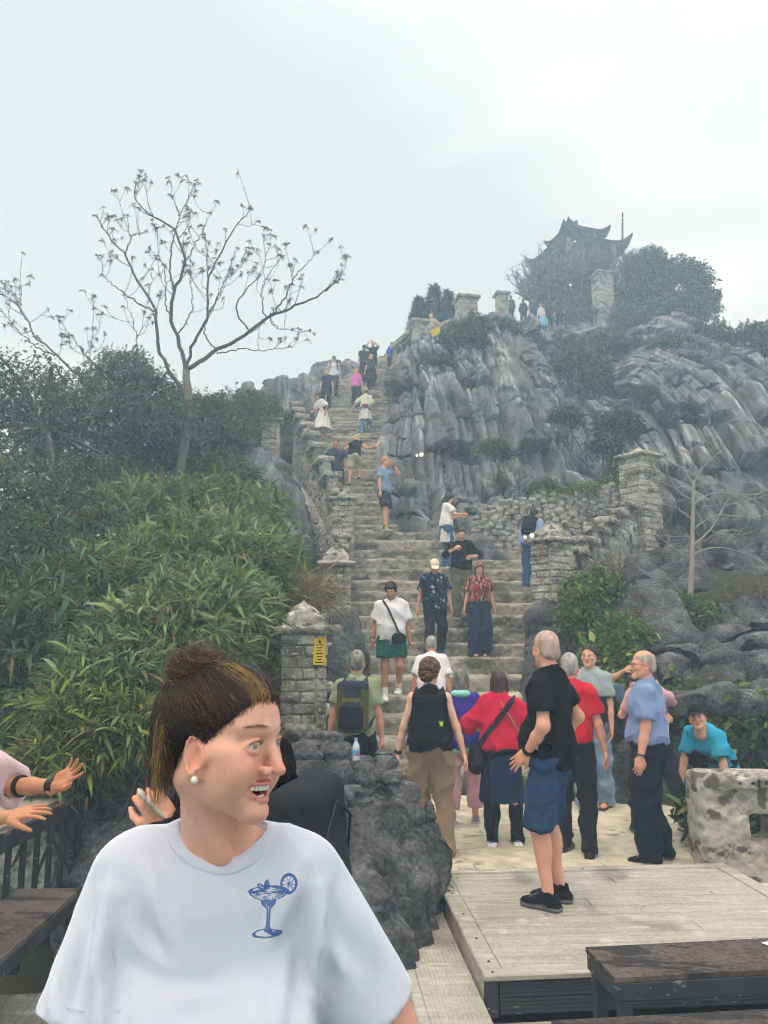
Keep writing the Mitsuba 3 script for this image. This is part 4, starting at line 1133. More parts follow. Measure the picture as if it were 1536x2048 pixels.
bush('shrub', 'green creeper covered bush below the skyline rocks', 'shrub', [lobe(470, 860, 22, 1.5, 1.1), lobe(420, 880, 20, 1.2, .9), lobe(510, 830, 24, .8, .7), lobe(440, 960, 17, .9, .5)], 2400, 6, .11, .045, (.085, .13, .055), 31, 'shrub', segs=1, alt=(.16, .18, .05), alt_p=.1)


def tree(name, label, foot, trunk_h, r, lobes, n, per, L, W, base, seed, lean=(0, 0), alt=None, alt_p=0, depth=.55, catg='tree', bark=(.12, .11, .095)):
    """A tree: tapered trunk, limbs to each lobe of the crown, twigs, and leaf sprays."""
    rs = np.random.RandomState(seed)
    k = thing(name, label, catg)
    foot = np.array(foot, float); top_ = foot + [lean[0], lean[1], trunk_h]
    t = np.linspace(0, 1, 8)[:, None]
    pts = foot * (1 - t) + top_ * t + .06 * np.sin(t * 7 + seed) * [1, .5, 0]
    part('trunk', k, tube(pts, np.linspace(r * 1.2, r * .8, 8), 9), 'bark_vc', 60, np.array(bark))
    tubes, tips = [], []
    p, d = lobes_points(lobes, n, rs, depth)
    for c, rr in lobes:
        c = np.array(c)
        for j in range(7):
            e = c + rs.normal(size=3) * np.array(rr) * .45
            m = top_ * .45 + e * .55 + [0, 0, .25] + rs.normal(size=3) * .2
            t = np.linspace(0, 1, 7)[:, None]
            tubes.append(tube(top_ * (1 - t) ** 2 + 2 * m * t * (1 - t) + e * t ** 2, np.linspace(r * .5, r * .10, 7), 5, False)); tips.append(e)
    tips = np.array(tips); j = cKDTree(tips).query(p)[1]
    for i in rs.choice(n, min(n, 260), False):
        a, e = tips[j[i]], p[i]; m = (a + e) / 2 + [0, 0, .1]
        t = np.linspace(0, 1, 4)[:, None]
        tubes.append(tube(a * (1 - t) ** 2 + 2 * m * t * (1 - t) + e * t ** 2, np.linspace(r * .09, .004, 4), 4, False))
    part('branches', k, cat(tubes), 'bark_vc', 60, np.array(bark))
    ax = d * .6 + rs.normal(size=(n, 3)) * .6 + [0, 0, .2]
    B = np.repeat(p, per, 0) + rs.normal(size=(n * per, 3)) * .09; D = np.repeat(ax, per, 0) * .6 + rs.normal(size=(n * per, 3)) * .9
    ll = L * np.exp(rs.normal(0, .25, len(B)))
    v, f, q = leaf_mesh(B, D, ll, W * ll / L, rs, .3, 1)
    tint = np.repeat(np.exp(rs.normal(0, .22, n)), per)
    c = leaf_colors(len(B), q, base, rs, .3, alt, alt_p) * np.repeat(tint, q)[:, None]
    part('leaves', k, (v, f), 'leaf_vc', False, np.clip(c, .002, .5), kind='stuff')
    return k


LT = (.12, .18, .125)
tree('broadleaf_tree', 'leafy tree at the left edge with sky showing through its crown', at(60, 1150, 15), 3.0, .12, [lobe(30, 800, 15, 1.3, 1.0), lobe(110, 860, 15, 1.2, 1.0), lobe(0, 930, 14.5, 1.3, 1.1), lobe(-80, 820, 15, 1.4, 1.2), lobe(80, 980, 14.5, 1.2, .8), lobe(150, 790, 16, .8, .5)], 1350, 6, .12, .045, LT, 41)
tree('broadleaf_tree', 'round leafy tree crossed by the long left bough of the bare tree', at(250, 1050, 17), 2.6, .14, [lobe(240, 780, 17, 1.0, .8), lobe(300, 800, 17, .8, .7), lobe(210, 850, 16.5, 1.4, 1.0), lobe(310, 870, 16.5, 1.2, .9), lobe(160, 920, 16, 1.2, .9), lobe(250, 740, 17.5, .6, .45)], 1900, 6, .12, .045, LT, 42)
tree('broadleaf_tree', 'dense low tree around the trunk of the bare tree', at(400, 1050, 19.4), 1.6, .12, [lobe(370, 850, 19, 1.1, .8), lobe(420, 890, 19, 1.1, .8), lobe(325, 930, 18.8, 1.2, .8), lobe(380, 815, 19.5, .6, .4)], 2000, 6, .12, .045, (.09, .145, .08), 43)
# ---- the bare tree: limbs laid out one by one, then twigs with leaf rosettes at their tips
BT = thing('bare_tree', 'tall sparse bare tree spreading against the sky with small leaf tufts at its tips', 'tree')
rs = np.random.RandomState(77)
DY = 16.5
trunk = curve([at(366, 1075, DY), at(361, 960, DY), at(372, 860, DY), at(376, 800, DY), at(371, 740, DY)], 22)
part('trunk', BT, tube(trunk + .012 * rs.normal(size=trunk.shape), np.linspace(.125, .078, 22), 10), 'bark_vc', 60, vary(tube(trunk, .1, 10)[0], np.array([.20, .185, .155]), .25, 9))
LIMBS = [([(371, 740), (397, 727), (433, 700), (479, 677), (538, 636), (588, 613), (638, 591), (684, 545)], .052, .4), ([(538, 636), (565, 600), (597, 545), (634, 504)], .024, -.3), ([(433, 706), (474, 700), (538, 700), (579, 693)], .016, .3), ([(542, 636), (551, 654), (588, 659)], .014, .5),
         ([(371, 740), (353, 668), (342, 636), (349, 582), (371, 522), (360, 490), (351, 463), (328, 445), (292, 422), (269, 399), (273, 365)], .050, -.2), ([(349, 582), (340, 522), (360, 431), (392, 381)], .026, .5), ([(360, 431), (342, 390)], .013, .2), ([(371, 522), (401, 470), (420, 425)], .018, -.6),
         ([(374, 796), (346, 750), (319, 700), (310, 622), (273, 559), (251, 509), (214, 468), (191, 431)], .048, .3), ([(251, 509), (260, 472), (253, 431)], .016, -.4), ([(260, 474), (292, 461)], .011, -.3), ([(310, 622), (273, 604), (242, 582), (205, 550)], .022, -.6),
         ([(371, 737), (401, 659), (415, 632), (417, 559), (438, 513), (474, 449), (501, 417)], .036, -.6), ([(415, 632), (447, 568), (474, 495)], .020, .5), ([(417, 559), (412, 490), (405, 452)], .016, .6), ([(433, 700), (410, 655), (440, 590), (462, 545)], .018, .7),
         ([(497, 660), (474, 613), (497, 577), (524, 536), (538, 490)], .020, -.5), ([(533, 637), (524, 586), (565, 513)], .018, .6), ([(342, 636), (330, 600), (330, 540), (300, 500)], .018, .7), ([(353, 668), (375, 640), (385, 600), (380, 545)], .018, -.8),
         ([(370, 880), (330, 862), (287, 832), (228, 789), (187, 768), (119, 718), (87, 686), (68, 668), (41, 613), (-10, 585)], .045, .6), ([(246, 800), (187, 727), (160, 695), (114, 632)], .022, .9), ([(109, 712), (59, 682), (27, 650), (-5, 610)], .018, .4), ([(187, 740), (180, 700), (188, 655)], .012, .2), ([(41, 613), (38, 575)], .01, .1),
         ([(276, 750), (274, 690), (262, 630), (248, 590)], .014, 1.2)]
tips = []


def limb(P, r0, r1, n=14, sides=6, name='branch'):
    q = curve(P, n)
    q[1:-1] += rs.normal(size=(n - 2, 3)) * .018
    return q, tube(q, np.linspace(r0, r1, n), sides, False)


twigs, rosettes = [], []
for px, r, dz in LIMBS:
    P = [at(u, v, DY + dz * (i / (len(px) - 1))) for i, (u, v) in enumerate(px)]
    q, m = limb(P, r, max(r * .25, .006), 26)
    part('branch', BT, m, 'bark_vc', 60, np.array([.115, .11, .095]))
    rosettes.append(q[-1])
    L = np.linalg.norm(np.diff(q, axis=0), axis=1).sum()
    for j in range(int(L * 2.2)):
        i = rs.randint(9, 26); a = q[i]; t = nrm(q[i] - q[i - 1])
        d = nrm(t * .5 + rs.normal(size=3) * [.6, .5, .35] + [0, 0, .55]); ln = rs.uniform(.35, 1.0) * (1.1 - .4 * i / 26)
        e = a + d * ln + [0, 0, .12 * ln]; b = a + d * ln * .5 + rs.normal(size=3) * .04 - [0, 0, .05]
        twigs.append(tube(curve([a, b, e], 7), np.linspace(max(r * .22, .007), .0045, 7), 4, False)); rosettes.append(e)
        for _ in range(rs.randint(0, 3)):
            s_ = b + (e - b) * rs.uniform(.1, .7); d2 = nrm(d + rs.normal(size=3) * .55 + [0, 0, .25]); e2 = s_ + d2 * rs.uniform(.2, .45)
            twigs.append(tube(curve([s_, (s_ + e2) / 2 + rs.normal(size=3) * .02, e2], 5), np.linspace(.006, .004, 5), 4, False)); rosettes.append(e2)
part('twigs', BT, cat(twigs), 'bark_vc', 60, np.array([.105, .105, .09]), kind='stuff')
R_ = np.array(rosettes); B = np.repeat(R_, 7, 0); D = rs.normal(size=B.shape) * [1, 1, .55] + [0, 0, .12]
v, f, q = leaf_mesh(B, D, rs.uniform(.06, .13, len(B)), rs.uniform(.022, .038, len(B)), rs, .45, 1)
part('leaves', BT, (v, f), 'leaf_vc', False, leaf_colors(len(B), q, (.085, .12, .06), rs, .25), kind='stuff')


def bare_bush(name, label, catg, foot, H, W, seed, levels=4, n0=6, r=.05, c=(.10, .095, .085), lean=(0, 0), fork=3, leaves=0, leaf_c=(.08, .11, .05), twist=.5, droop=0.0):
    """A leafless shrub or tree that forks over and over."""
    rs = np.random.RandomState(seed)
    k = thing(name, label, catg)
    out, ends = [], []
    foot = np.array(foot, float)
    front = [(foot + rs.normal(size=3) * [.1, .1, 0], nrm([rs.normal() * W / H * .8, rs.normal() * W / H * .6, 1]), H * .34, r) for _ in range(n0)]
    for lv in range(levels):
        nxt = []
        for a, d, L, rr in front:
            L_ = L * rs.uniform(.7, 1.25); e = a + d * L_ + [0, 0, -droop * L_ * lv * .3]; m = (a + e) / 2 + rs.normal(size=3) * L_ * .09
            q_ = 6 if lv < 2 else 4 if lv < levels - 1 else 3
            out.append(tube(curve([a, m, e], q_), np.linspace(rr, rr * .62, q_), 5 if lv < 2 else 3, False))
            if lv == levels - 1: ends.append(e)
            for _ in range(fork if lv else fork + 1):
                s_ = m + (e - m) * rs.uniform(.2, 1.0)
                nxt.append((s_, nrm(d + rs.normal(size=3) * twist + [0, 0, .12 - droop]), L * .66, rr * .58))
        front = nxt
    part('branches', k, cat(out), 'bark_vc', 60, np.array(c))
    if leaves:
        E = np.array(ends); B = np.repeat(E, leaves, 0) + rs.normal(size=(len(E) * leaves, 3)) * .05
        v, f, q = leaf_mesh(B, rs.normal(size=B.shape), rs.uniform(.05, .10, len(B)), .03, rs, .2, 1)
        part('leaves', k, (v, f), 'leaf_vc', False, leaf_colors(len(B), q, leaf_c, rs, .3), kind='stuff')
    return k


def boulder(label, c, size, seed, mat='karst', group=None):
    rs = np.random.RandomState(seed)
    m = trimesh.creation.icosphere(subdivisions=3); v = np.array(m.vertices)
    for _ in range(13):                                                       # flat broken faces
        n = nrm(rs.normal(size=3)); d = rs.uniform(.45, .8); o = v @ n - d
        v = v - np.clip(o, 0, None)[:, None] * n * .92
    v = v + v * (.16 * nfbm(v, 2, 3, seed) + .10 * nfbm(v * [1, 1, 2], 6, 3, seed) - .10 * np.exp(-((meshkit.fbm(v * [1, 1, 2.5] * 1.2 + seed, 2, 4) - .5) / .02) ** 2))[:, None]
    v = v * np.array(size) @ rz(rs.uniform(0, 180)).T + np.array(c)
    return single('boulder', label, 'rock', (v, np.array(m.faces)), mat, 35, group=group)


rs = np.random.RandomState(5)
for i, (u, v, Y, s_) in enumerate([(1450, 1255, 11.2, .33), (1505, 1280, 10.6, .36), (1475, 1310, 10.4, .3), (1520, 1330, 9.9, .34), (1440, 1300, 10.8, .24), (1400, 1210, 12, .3), (1470, 1220, 11.8, .26), (1530, 1240, 11.2, .3), (1330, 1180, 12.6, .28), (1360, 1110, 14, .3), (1410, 1120, 14, .34), (1300, 1130, 13.6, .25), (1340, 1140, 13.3, .26),
                                  (1270, 1150, 13, .26), (1460, 1130, 13.8, .38), (1520, 1150, 13.2, .42), (1380, 1300, 10.5, .3), (1330, 1330, 10.1, .28), (1300, 1390, 9.6, .26), (1370, 1400, 9.4, .28), (1430, 1390, 9.3, .3), (1500, 1400, 9.0, .28), (1550, 1380, 9.2, .36), (1220, 1180, 12.6, .24), (1250, 1210, 12.2, .24), (1180, 1150, 12.9, .22),
                                  (1290, 1270, 11.2, .3), (1240, 1290, 10.9, .26), (1200, 1330, 10.5, .26), (1340, 1250, 11.5, .24), (1390, 1170, 12.8, .26), (1550, 1190, 12.2, .36), (1440, 1070, 15.5, .4), (1340, 1070, 15.5, .34), (1510, 1080, 15.2, .45), (1600, 1300, 10.4, .4)]):
    p = at(u, v, Y)
    zone = 'at the right edge of the rubble slope' if u > 1455 else 'below the thin pale tree' if u > 1345 and v < 1260 else 'under the brown twig tangle' if u > 1255 and v < 1260 else 'beside the stepped brick parapet' if v < 1220 else 'just above the broad leaved shrub' if v > 1370 else 'low on the right slope behind the bald men'
    boulder('dark broken limestone boulder ' + zone, p - [0, 0, s_ * .2], np.array([1.25, .95, .75]) * s_ * rs.uniform(.85, 1.15, 3), 300 + i, group='boulders ' + zone)
karst('long grey outcrop running along the right slope above the shrubs', [((3.5, 11.6, 1.0), (3.6, 11.9, 2.3), .5, .2), ((4.1, 11.4, .9), (4.2, 11.8, 2.35), .55, .25), ((4.8, 11.2, .9), (4.9, 11.7, 2.2), .5, .2), ((5.6, 11.3, .9), (5.6, 11.8, 2.3), .55, .22), ((6.5, 11.4, 1.0), (6.5, 12.0, 2.5), .6, .25), ((7.4, 11.8, 1.0), (7.4, 12.4, 2.7), .6, .25),
    ((4.4, 12.9, 1.8), (4.4, 13.3, 3.1), .5, .2), ((5.3, 13.2, 1.8), (5.3, 13.6, 3.3), .5, .22), ((6.2, 13.4, 1.8), (6.2, 13.8, 3.5), .6, .22), ((7.3, 13.4, 1.8), (7.3, 14.0, 3.7), .65, .25), ((8.5, 13.5, 1.9), (8.5, 14.2, 3.9), .7, .25)], .06, 2.2, seed=12, mat='karst')
karst('dark outcrop behind the youth in the turquoise shirt', [((3.7, 10.0, .2), (3.75, 10.3, 1.5), .45, .18), ((4.3, 9.9, .3), (4.35, 10.2, 1.55), .45, .18), ((5.0, 9.8, .3), (5.0, 10.2, 1.5), .45, .2), ((5.7, 9.7, .3), (5.7, 10.1, 1.55), .5, .2), ((6.4, 9.6, .3), (6.4, 10.0, 1.5), .5, .2)], .05, 1.8, seed=13, mat='karst')
SH = (.095, .165, .045)
bush('shrub', 'bright leafy shrub growing below the lamp pillar', 'shrub', [lobe(1170, 1250, 11.6, .35, .55), lobe(1200, 1200, 11.9, .35, .45), lobe(1150, 1200, 12.1, .2, .35)], 420, 7, .085, .04, SH, 51, 'shrub', alt=(.20, .26, .07), alt_p=.2, depth=.6)
bush('shrub', 'bright leafy shrub behind the head of the young man in the block T-shirt', 'shrub', [lobe(1225, 1330, 10.4, .35, .4), lobe(1200, 1400, 10, .28, .35), lobe(1250, 1280, 10.8, .25, .3)], 480, 7, .085, .04, SH, 52, 'shrub', alt=(.20, .26, .07), alt_p=.2, depth=.6)
bush('shrub', 'broad leaved shrub behind the low wall on the right', 'shrub', [lobe(1420, 1430, 9.8, .5, .35), lobe(1490, 1440, 9.4, .5, .38), lobe(1350, 1415, 10, .35, .3), lobe(1550, 1440, 9.2, .5, .4), lobe(1500, 1500, 9.3, .4, .3)], 560, 7, .11, .05, (.10, .16, .05), 53, 'shrub', alt=(.19, .24, .08), alt_p=.2, depth=.6)
bush('shrub', 'dark leafy weeds showing through the openings of the low wall', 'shrub', [lobe(1490, 1660, 7.4, .5, .4), lobe(1560, 1660, 7.4, .5, .45)], 420, 7, .11, .04, (.06, .11, .04), 54, 'shrub', depth=.6)
bush('shrub', 'small green plant on the rubble right of the brown tangle', 'shrub', [lobe(1400, 1240, 11.6, .3, .22), lobe(1360, 1215, 12, .25, .2)], 200, 7, .08, .036, SH, 55, 'shrub', depth=.7)
bush('shrub', 'green tuft growing at the top of the rubble stone wall', 'shrub', [lobe(1165, 985, 17.4, .45, .12), lobe(1090, 995, 17.5, .3, .08), lobe(1230, 972, 17.3, .25, .15)], 200, 7, .09, .04, (.12, .18, .05), 56, 'shrub', depth=.7)
bush('shrub', 'leafy bush in the gully between the two cliffs', 'shrub', [lobe(1160, 740, 31, 1.3, .9), lobe(1200, 700, 35, 1.2, .9), lobe(1130, 700, 36, 1.1, .8), lobe(1190, 770, 29, .9, .6)], 1500, 6, .16, .07, (.085, .13, .055), 57, 'shrub', depth=.6, segs=1)
bush('shrub', 'dark bush low in the gully above the peaked pillar', 'shrub', [lobe(1240, 870, 21.5, .6, .7), lobe(1215, 900, 20.5, .4, .4)], 650, 7, .11, .05, (.05, .085, .04), 58, 'shrub', depth=.6, segs=1)
bush('shrub', 'leafy bush on the shoulder of the main cliff below the ridge pillar', 'shrub', [lobe(925, 690, 28.5, .9, .8), lobe(955, 660, 30, .6, .6), lobe(895, 705, 28.5, .6, .5)], 900, 6, .15, .06, (.065, .10, .05), 59, 'shrub', depth=.6, segs=1)
bush('shrub', 'bush at the far right end of the cliff top', 'shrub', [lobe(1500, 690, 31.5, 1.0, .9), lobe(1530, 720, 31, .8, .8), lobe(1545, 680, 31.5, .6, .8)], 900, 6, .16, .06, (.065, .10, .05), 60, 'shrub', depth=.6, segs=1)
for i, (u, v, Y, r_, lab) in enumerate(((1012, 662, 31.5, .7, 'small shrub on the spire of the main cliff'), (1130, 835, 23.5, .5, 'small shrub in the crack left of the gully'), (1085, 985, 18.9, .4, 'low tuft at the foot of the main cliff'), (1335, 700, 30, .8, 'shrub on the ledge of the right cliff'), (880, 730, 26, .5, 'little shrub on the upper edge of the main cliff'),
        (1290, 790, 24.5, .45, 'dark tuft in the hollow of the right cliff'), (1420, 675, 32, .9, 'bush on the rim of the right cliff'), (1260, 650, 38, 1.2, 'bushy growth under the large summit tree'), (990, 900, 19.6, .3, 'tiny tuft on the face of the main cliff'))):
    bush('shrub', lab, 'shrub', [lobe(u, v, Y, r_, r_ * .6), lobe(u + 14, v + 12, Y, r_ * .7, r_ * .5)], int(260 + 420 * r_), 6, .06 + .06 * r_, .03 + .03 * r_, (.09, .135, .06), 150 + i, 'shrub', depth=.7, segs=1, stems=5)
tree('broadleaf_tree', 'large leafy tree on the summit right of the two tall pillars', at(1350, 690, 43), 2.0, .2, [lobe(1350, 580, 43, 2.0, 1.8), lobe(1310, 560, 43, 1.4, 1.3), lobe(1390, 630, 42, 1.4, 1.5), lobe(1330, 640, 42, 2.0, 1.2), lobe(1405, 600, 42.5, .9, 1.0)], 2800, 6, .24, .09, (.055, .09, .045), 61)
tree('broadleaf_tree', 'thinner tree between the summit pavilion and the large tree', at(1290, 660, 46), 2.5, .15, [lobe(1285, 540, 46, 1.5, 1.0), lobe(1300, 520, 46, 1.0, .8), lobe(1270, 600, 45, 1.2, .8)], 900, 5, .24, .08, (.06, .09, .045), 62)
bush('shrub', 'thicket round the foot of the pavilion', 'shrub', [lobe(1120, 590, 46, 1.9, 1.1), lobe(1180, 590, 47, 1.8, 1.2), lobe(1080, 575, 47, 1.3, 1.0), lobe(1240, 640, 43, 1.5, 1.0), lobe(1180, 640, 44, 1.4, .7), lobe(1130, 640, 43.6, .8, .5)], 2300, 5, .17, .06, (.065, .095, .05), 63, 'shrub', depth=.7, segs=1, stems=30)
for i, (u, v, Hh) in enumerate(((868, 570, 4.0), (838, 595, 3.0), (896, 585, 3.2))):
    p = at(u, v, 36)
    rs = np.random.RandomState(640 + i); n = 900
    k = thing('conifer', ('tallest', 'left', 'right')[i] + ' of the three dark conifers behind the ridge parapet', 'tree')
    t = rs.rand(n) ** .75; rad = (1 - (1 - t)) * .42 * Hh * .62; a = rs.rand(n) * 2 * np.pi
    P = np.stack([np.cos(a) * rad * rs.rand(n) ** .4, np.sin(a) * rad * rs.rand(n) ** .4, -t * Hh], -1) + p
    dr_ = np.stack([np.cos(a), np.sin(a), .15 + 0 * a], -1)
    B = np.repeat(P, 5, 0); D = np.repeat(dr_, 5, 0) + rs.normal(size=(5 * n, 3)) * .45
    vv, ff, q = leaf_mesh(B, D, rs.uniform(.2, .42, 5 * n), .06, rs, .15, 1)
    part('leaves', k, (vv, ff), 'leaf_vc', False, leaf_colors(5 * n, q, (.04, .075, .045), rs, .25), kind='stuff')
    part('trunk', k, tube([p, p - [0, 0, Hh + 1.5]], [.02, .13], 6), 'bark_vc', 60, np.array([.08, .07, .06]))
bare_bush('bare_tree', 'bare branching tree in front of the pavilion, left part', 'tree', at(1130, 655, 45.5), 6.6, 5.2, 71, 5, 9, .15, leaves=3, leaf_c=(.09, .12, .06), twist=.42)
bare_bush('bare_tree', 'bare branching tree in front of the pavilion, right part', 'tree', at(1190, 650, 45.5), 6.6, 5.0, 72, 5, 9, .15, leaves=2, leaf_c=(.09, .12, .06), twist=.42)
bare_bush('bare_tree', 'bare branches at the left shoulder of the pavilion', 'tree', at(1095, 640, 47), 5.6, 4.4, 73, 5, 7, .13, leaves=2, twist=.45)
bare_bush('bare_tree', 'bare branches at the right shoulder of the pavilion', 'tree', at(1240, 640, 48), 6.0, 4.6, 74, 5, 7, .13, leaves=1, twist=.45)
bare_bush('dry_shrub', 'brown tangle of dry twigs in the middle of the right slope', 'shrub', at(1290, 1270, 11.6), .95, 1.3, 75, 5, 9, .014, (.17, .135, .10), twist=.8, droop=.12)
bare_bush('dry_shrub', 'brown tangle of dry twigs at the right edge of the slope', 'shrub', at(1500, 1210, 11.8), 1.0, 1.5, 76, 5, 9, .014, (.17, .14, .10), twist=.8, droop=.12)
bare_bush('dry_shrub', 'grey brown dry brush above the broad leaved shrub', 'shrub', at(1400, 1400, 9.8), .7, 1.3, 77, 5, 9, .012, (.15, .13, .10), twist=.8, droop=.1)
bare_bush('dry_shrub', 'thin dry twigs beside the parapet below the lamp pillar', 'shrub', at(1230, 1160, 12.9), .8, .9, 78, 4, 7, .012, (.16, .14, .11), twist=.7)
# the thin pale tree
k = thing('bare_tree', 'thin pale leafless tree with long arching twigs on the right slope', 'tree')
rs = np.random.RandomState(79); c_ = np.array([.33, .30, .25]); Y = 12.2
tp = curve([at(1380, 1205, Y), at(1384, 1120, Y), at(1386, 1020, Y), at(1388, 960, Y)], 16)
part('trunk', k, tube(tp, np.linspace(.05, .022, 16), 8), 'bark_vc', 60, vary(tube(tp, .05, 8)[0], c_, .2, 12))
tw = []
for P, r in ([[(1386, 1090), (1420, 1060), (1450, 1010), (1480, 960)], .018], [[(1386, 1040), (1350, 1015), (1310, 1000)], .011], [[(1387, 1000), (1360, 985), (1330, 930)], .010], [[(1387, 1010), (1440, 985), (1500, 990), (1560, 960)], .012], [[(1386, 1060), (1440, 1030), (1510, 1035), (1560, 1010)], .012], [[(1383, 1120), (1340, 1090), (1300, 1060)], .011], [[(1450, 1010), (1500, 1000), (1545, 985)], .009], [[(1420, 1060), (1480, 1070), (1530, 1050)], .010], [[(1388, 965), (1410, 930), (1450, 900)], .009], [[(1388, 970), (1370, 935), (1355, 890)], .008], [[(1384, 1110), (1430, 1095), (1500, 1110), (1555, 1150)], .012]):
    q = curve([at(u, v, Y + rs.uniform(-.3, .3) * (i > 0)) for i, (u, v) in enumerate(P)], 14); tw.append(tube(q, np.linspace(r, .004, 14), 5, False))
    for j in range(5):
        a = q[rs.randint(4, 14)]; e = a + nrm(rs.normal(size=3) * [1, .5, .5] + [0, 0, .5]) * rs.uniform(.2, .5)
        tw.append(tube(curve([a, (a + e) / 2 + rs.normal(size=3) * .03, e], 5), np.linspace(.005, .003, 5), 4, False))
part('branches', k, cat(tw), 'bark_vc', 60, c_)
# ------------------------------------------------------------------ people: heads, hands, bodies and clothes
def frame(y, z):
    """A rotation whose columns are x, y, z: y along the first vector, z as near the second as can be."""
    y = nrm(y); x = nrm(np.cross(y, z)); return np.stack([x, y, np.cross(x, y)], 1)


_heads = {}


def head_mesh(sex, h):
    """Skull-centred head facing +y with the skin's own tints (0 skin, >0 tint weights) as columns: lips, flush, white of the eye, iris, brow, beard, lash, plus painted shade between the lips and under the nose."""
    key = (sex, h)
    if key in _heads: return _heads[key]
    m = sex == 'm'
    s = Sdf()
    s.ell((0, -.014, .043), (.076, .096, .086)).ell((0, .026, -.030), (.058 if m else .055, .064, .082), k=.03)
    for q in (-1, 1):
        s.cone((q * .050, -.004, -.052), (q * .012, .074, -.098), .024 if m else .020, .019 if m else .016, k=.03)
        s.ell((q * .044, .058, -.022), (.022, .022, .017), k=.025)
        s.cone((q * .012, .086, .020), (q * .046, .066, .018), .012 if m else .009, .010, k=.018)
    s.ell((0, .082, -.100), (.021, .017, .016), k=.02)
    for q in (-1, 1): s.ell((q * .032, .099, .001), (.017, .014, .012), k=.012, sub=True)
    for q in (-1, 1): s.ell((q * .031, .0755, .001), (.0135, .0135, .0125), k=.004)
    s.cone((0, .091, .012), (0, .113 if m else .110, -.030), .0085, .0125 if m else .0105, k=.012)
    for q in (-1, 1): s.ell((q * .0115, .098, -.034), (.0085, .011, .0085), k=.008)
    s.ell((0, .094, -.059), (.023, .009, .0058), k=.008).ell((0, .092, -.070), (.020, .0095, .0062), k=.007)
    for q in (-1, 1):
        s.ell((q * .079, -.008, -.016), (.0075, .021, .032), R=rotm((1, 0, 0), -12) @ rotm((0, 0, 1), q * -18), k=.008).ell((q * .083, -.004, -.012), (.006, .011, .018), k=.006, sub=True)
    s.cone((0, -.018, -.05), (0, -.036, -.175), .054 if m else .046, .058 if m else .049, k=.03)
    v, f = thin(s.mesh(h), .00022 if h < .006 else .0005)
    A = np.abs(v[:, 0]); w = np.stack([A, v[:, 1], v[:, 2]], 1)
    e = lambda c, r, sh=1.3, k=3.3: np.clip((sh - np.sqrt((((w - c) / r) ** 2).sum(1))) * k, 0, 1)
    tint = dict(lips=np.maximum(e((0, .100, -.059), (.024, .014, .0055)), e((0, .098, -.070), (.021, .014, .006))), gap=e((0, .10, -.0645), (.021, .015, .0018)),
                flush=np.maximum.reduce([e((.042, .07, -.035), (.022, .03, .02), 1.3, 1.), e((0, .115, -.032), (.014, .02, .014), 1.3, 1.), e((.08, -.005, -.005), (.016, .025, .035), 1.3, 1.)]),
                white=e((.031, .088, .001), (.0115, .012, .0048), 1.15, 4), iris=e((.031, .09, .001), (.0052, .012, .0052), 1.1, 4), lash=e((.032, .09, .0075), (.015, .014, .0016), 1.2, 3),
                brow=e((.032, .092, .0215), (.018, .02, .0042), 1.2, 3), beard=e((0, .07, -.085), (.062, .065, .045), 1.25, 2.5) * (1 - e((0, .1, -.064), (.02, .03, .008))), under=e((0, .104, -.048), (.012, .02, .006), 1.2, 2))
    _heads[key] = v, f, tint
    return _heads[key]


_hands = {}


def hand_mesh(pose, h):
    """A right hand: wrist at the origin, fingers along +z, thumb towards +x, the palm facing +y."""
    key = (pose, h)
    if key in _hands: return _hands[key]
    curl, spread, tc = {'relax': (24, 3, 25), 'flat': (6, 7, 20), 'grip': (62, 1, 38), 'fist': (85, 0, 50), 'open': (10, 13, 8), 'loose': (38, 2, 32)}[pose]
    s = Sdf()
    s.cone((0, 0, -.03), (0, 0, .012), .024, .023, k=.012)
    s.box((0, 0, .050), (.074, .026, .078), .013, k=.012).ell((.026, .010, .032), (.017, .015, .028), k=.014).ell((-.026, .008, .035), (.014, .012, .028), k=.012)
    for i, (x, L, r) in enumerate(((.0285, .074, .0082), (.0095, .082, .0086), (-.0095, .076, .0082), (-.028, .058, .0072))):
        a = math.radians(spread * (1.5 - i)); c = math.radians(curl * (1 + .12 * i)); p = np.array([x, 0, .088 - .005 * abs(i - 1)]); an = c * .7
        pts, rad = [p - [0, 0, .02], p], [r * 1.08, r * 1.08]
        for j, q in enumerate((.46, .30, .24)):
            p = p + L * q * np.array([math.sin(a) * math.cos(an), math.sin(an), math.cos(an) * math.cos(a)]); pts.append(p); rad.append(r * (1 - .09 * (j + 1))); an += c * (.95 if j == 0 else .65)
        s.chain(pts, rad, k=.004)
    t = math.radians(tc); p0 = np.array([.028, .006, .018]); p1 = np.array([.050, .012, .046]); d = nrm([.45 - .9 * math.sin(t) * .6, .35 + .6 * math.sin(t), .80])
    s.chain([p0, p1, p1 + d * .032, p1 + nrm(d + [-.25 * math.sin(t), .1, .1]) * .058], [.0155, .0115, .0098, .0078], k=.006)
    v, f = thin(s.mesh(h), .0004 if h < .006 else .0009)
    _hands[key] = v, f
    return v, f


def ik(a, b, l1, l2, hint):
    """The middle joint of a two-bone limb from a to b, bent towards hint; b is pulled in if out of reach."""
    a, b = np.asarray(a, float), np.asarray(b, float); d = b - a; L = np.linalg.norm(d)
    if L > (l1 + l2) * .998: b = a + d / L * (l1 + l2) * .998; d = b - a; L = np.linalg.norm(d)
    u = d / L; x = (l1 * l1 - l2 * l2 + L * L) / (2 * L); hh = math.sqrt(max(l1 * l1 - x * x, 0))
    n = np.asarray(hint, float) - u * (np.asarray(hint, float) @ u)
    return a + u * x + nrm(n) * hh, b


SK = dict(light='#d9a88c', fair='#e2b8a0', pink='#dba28a', tan='#c08c6a', olive='#b98a6c')


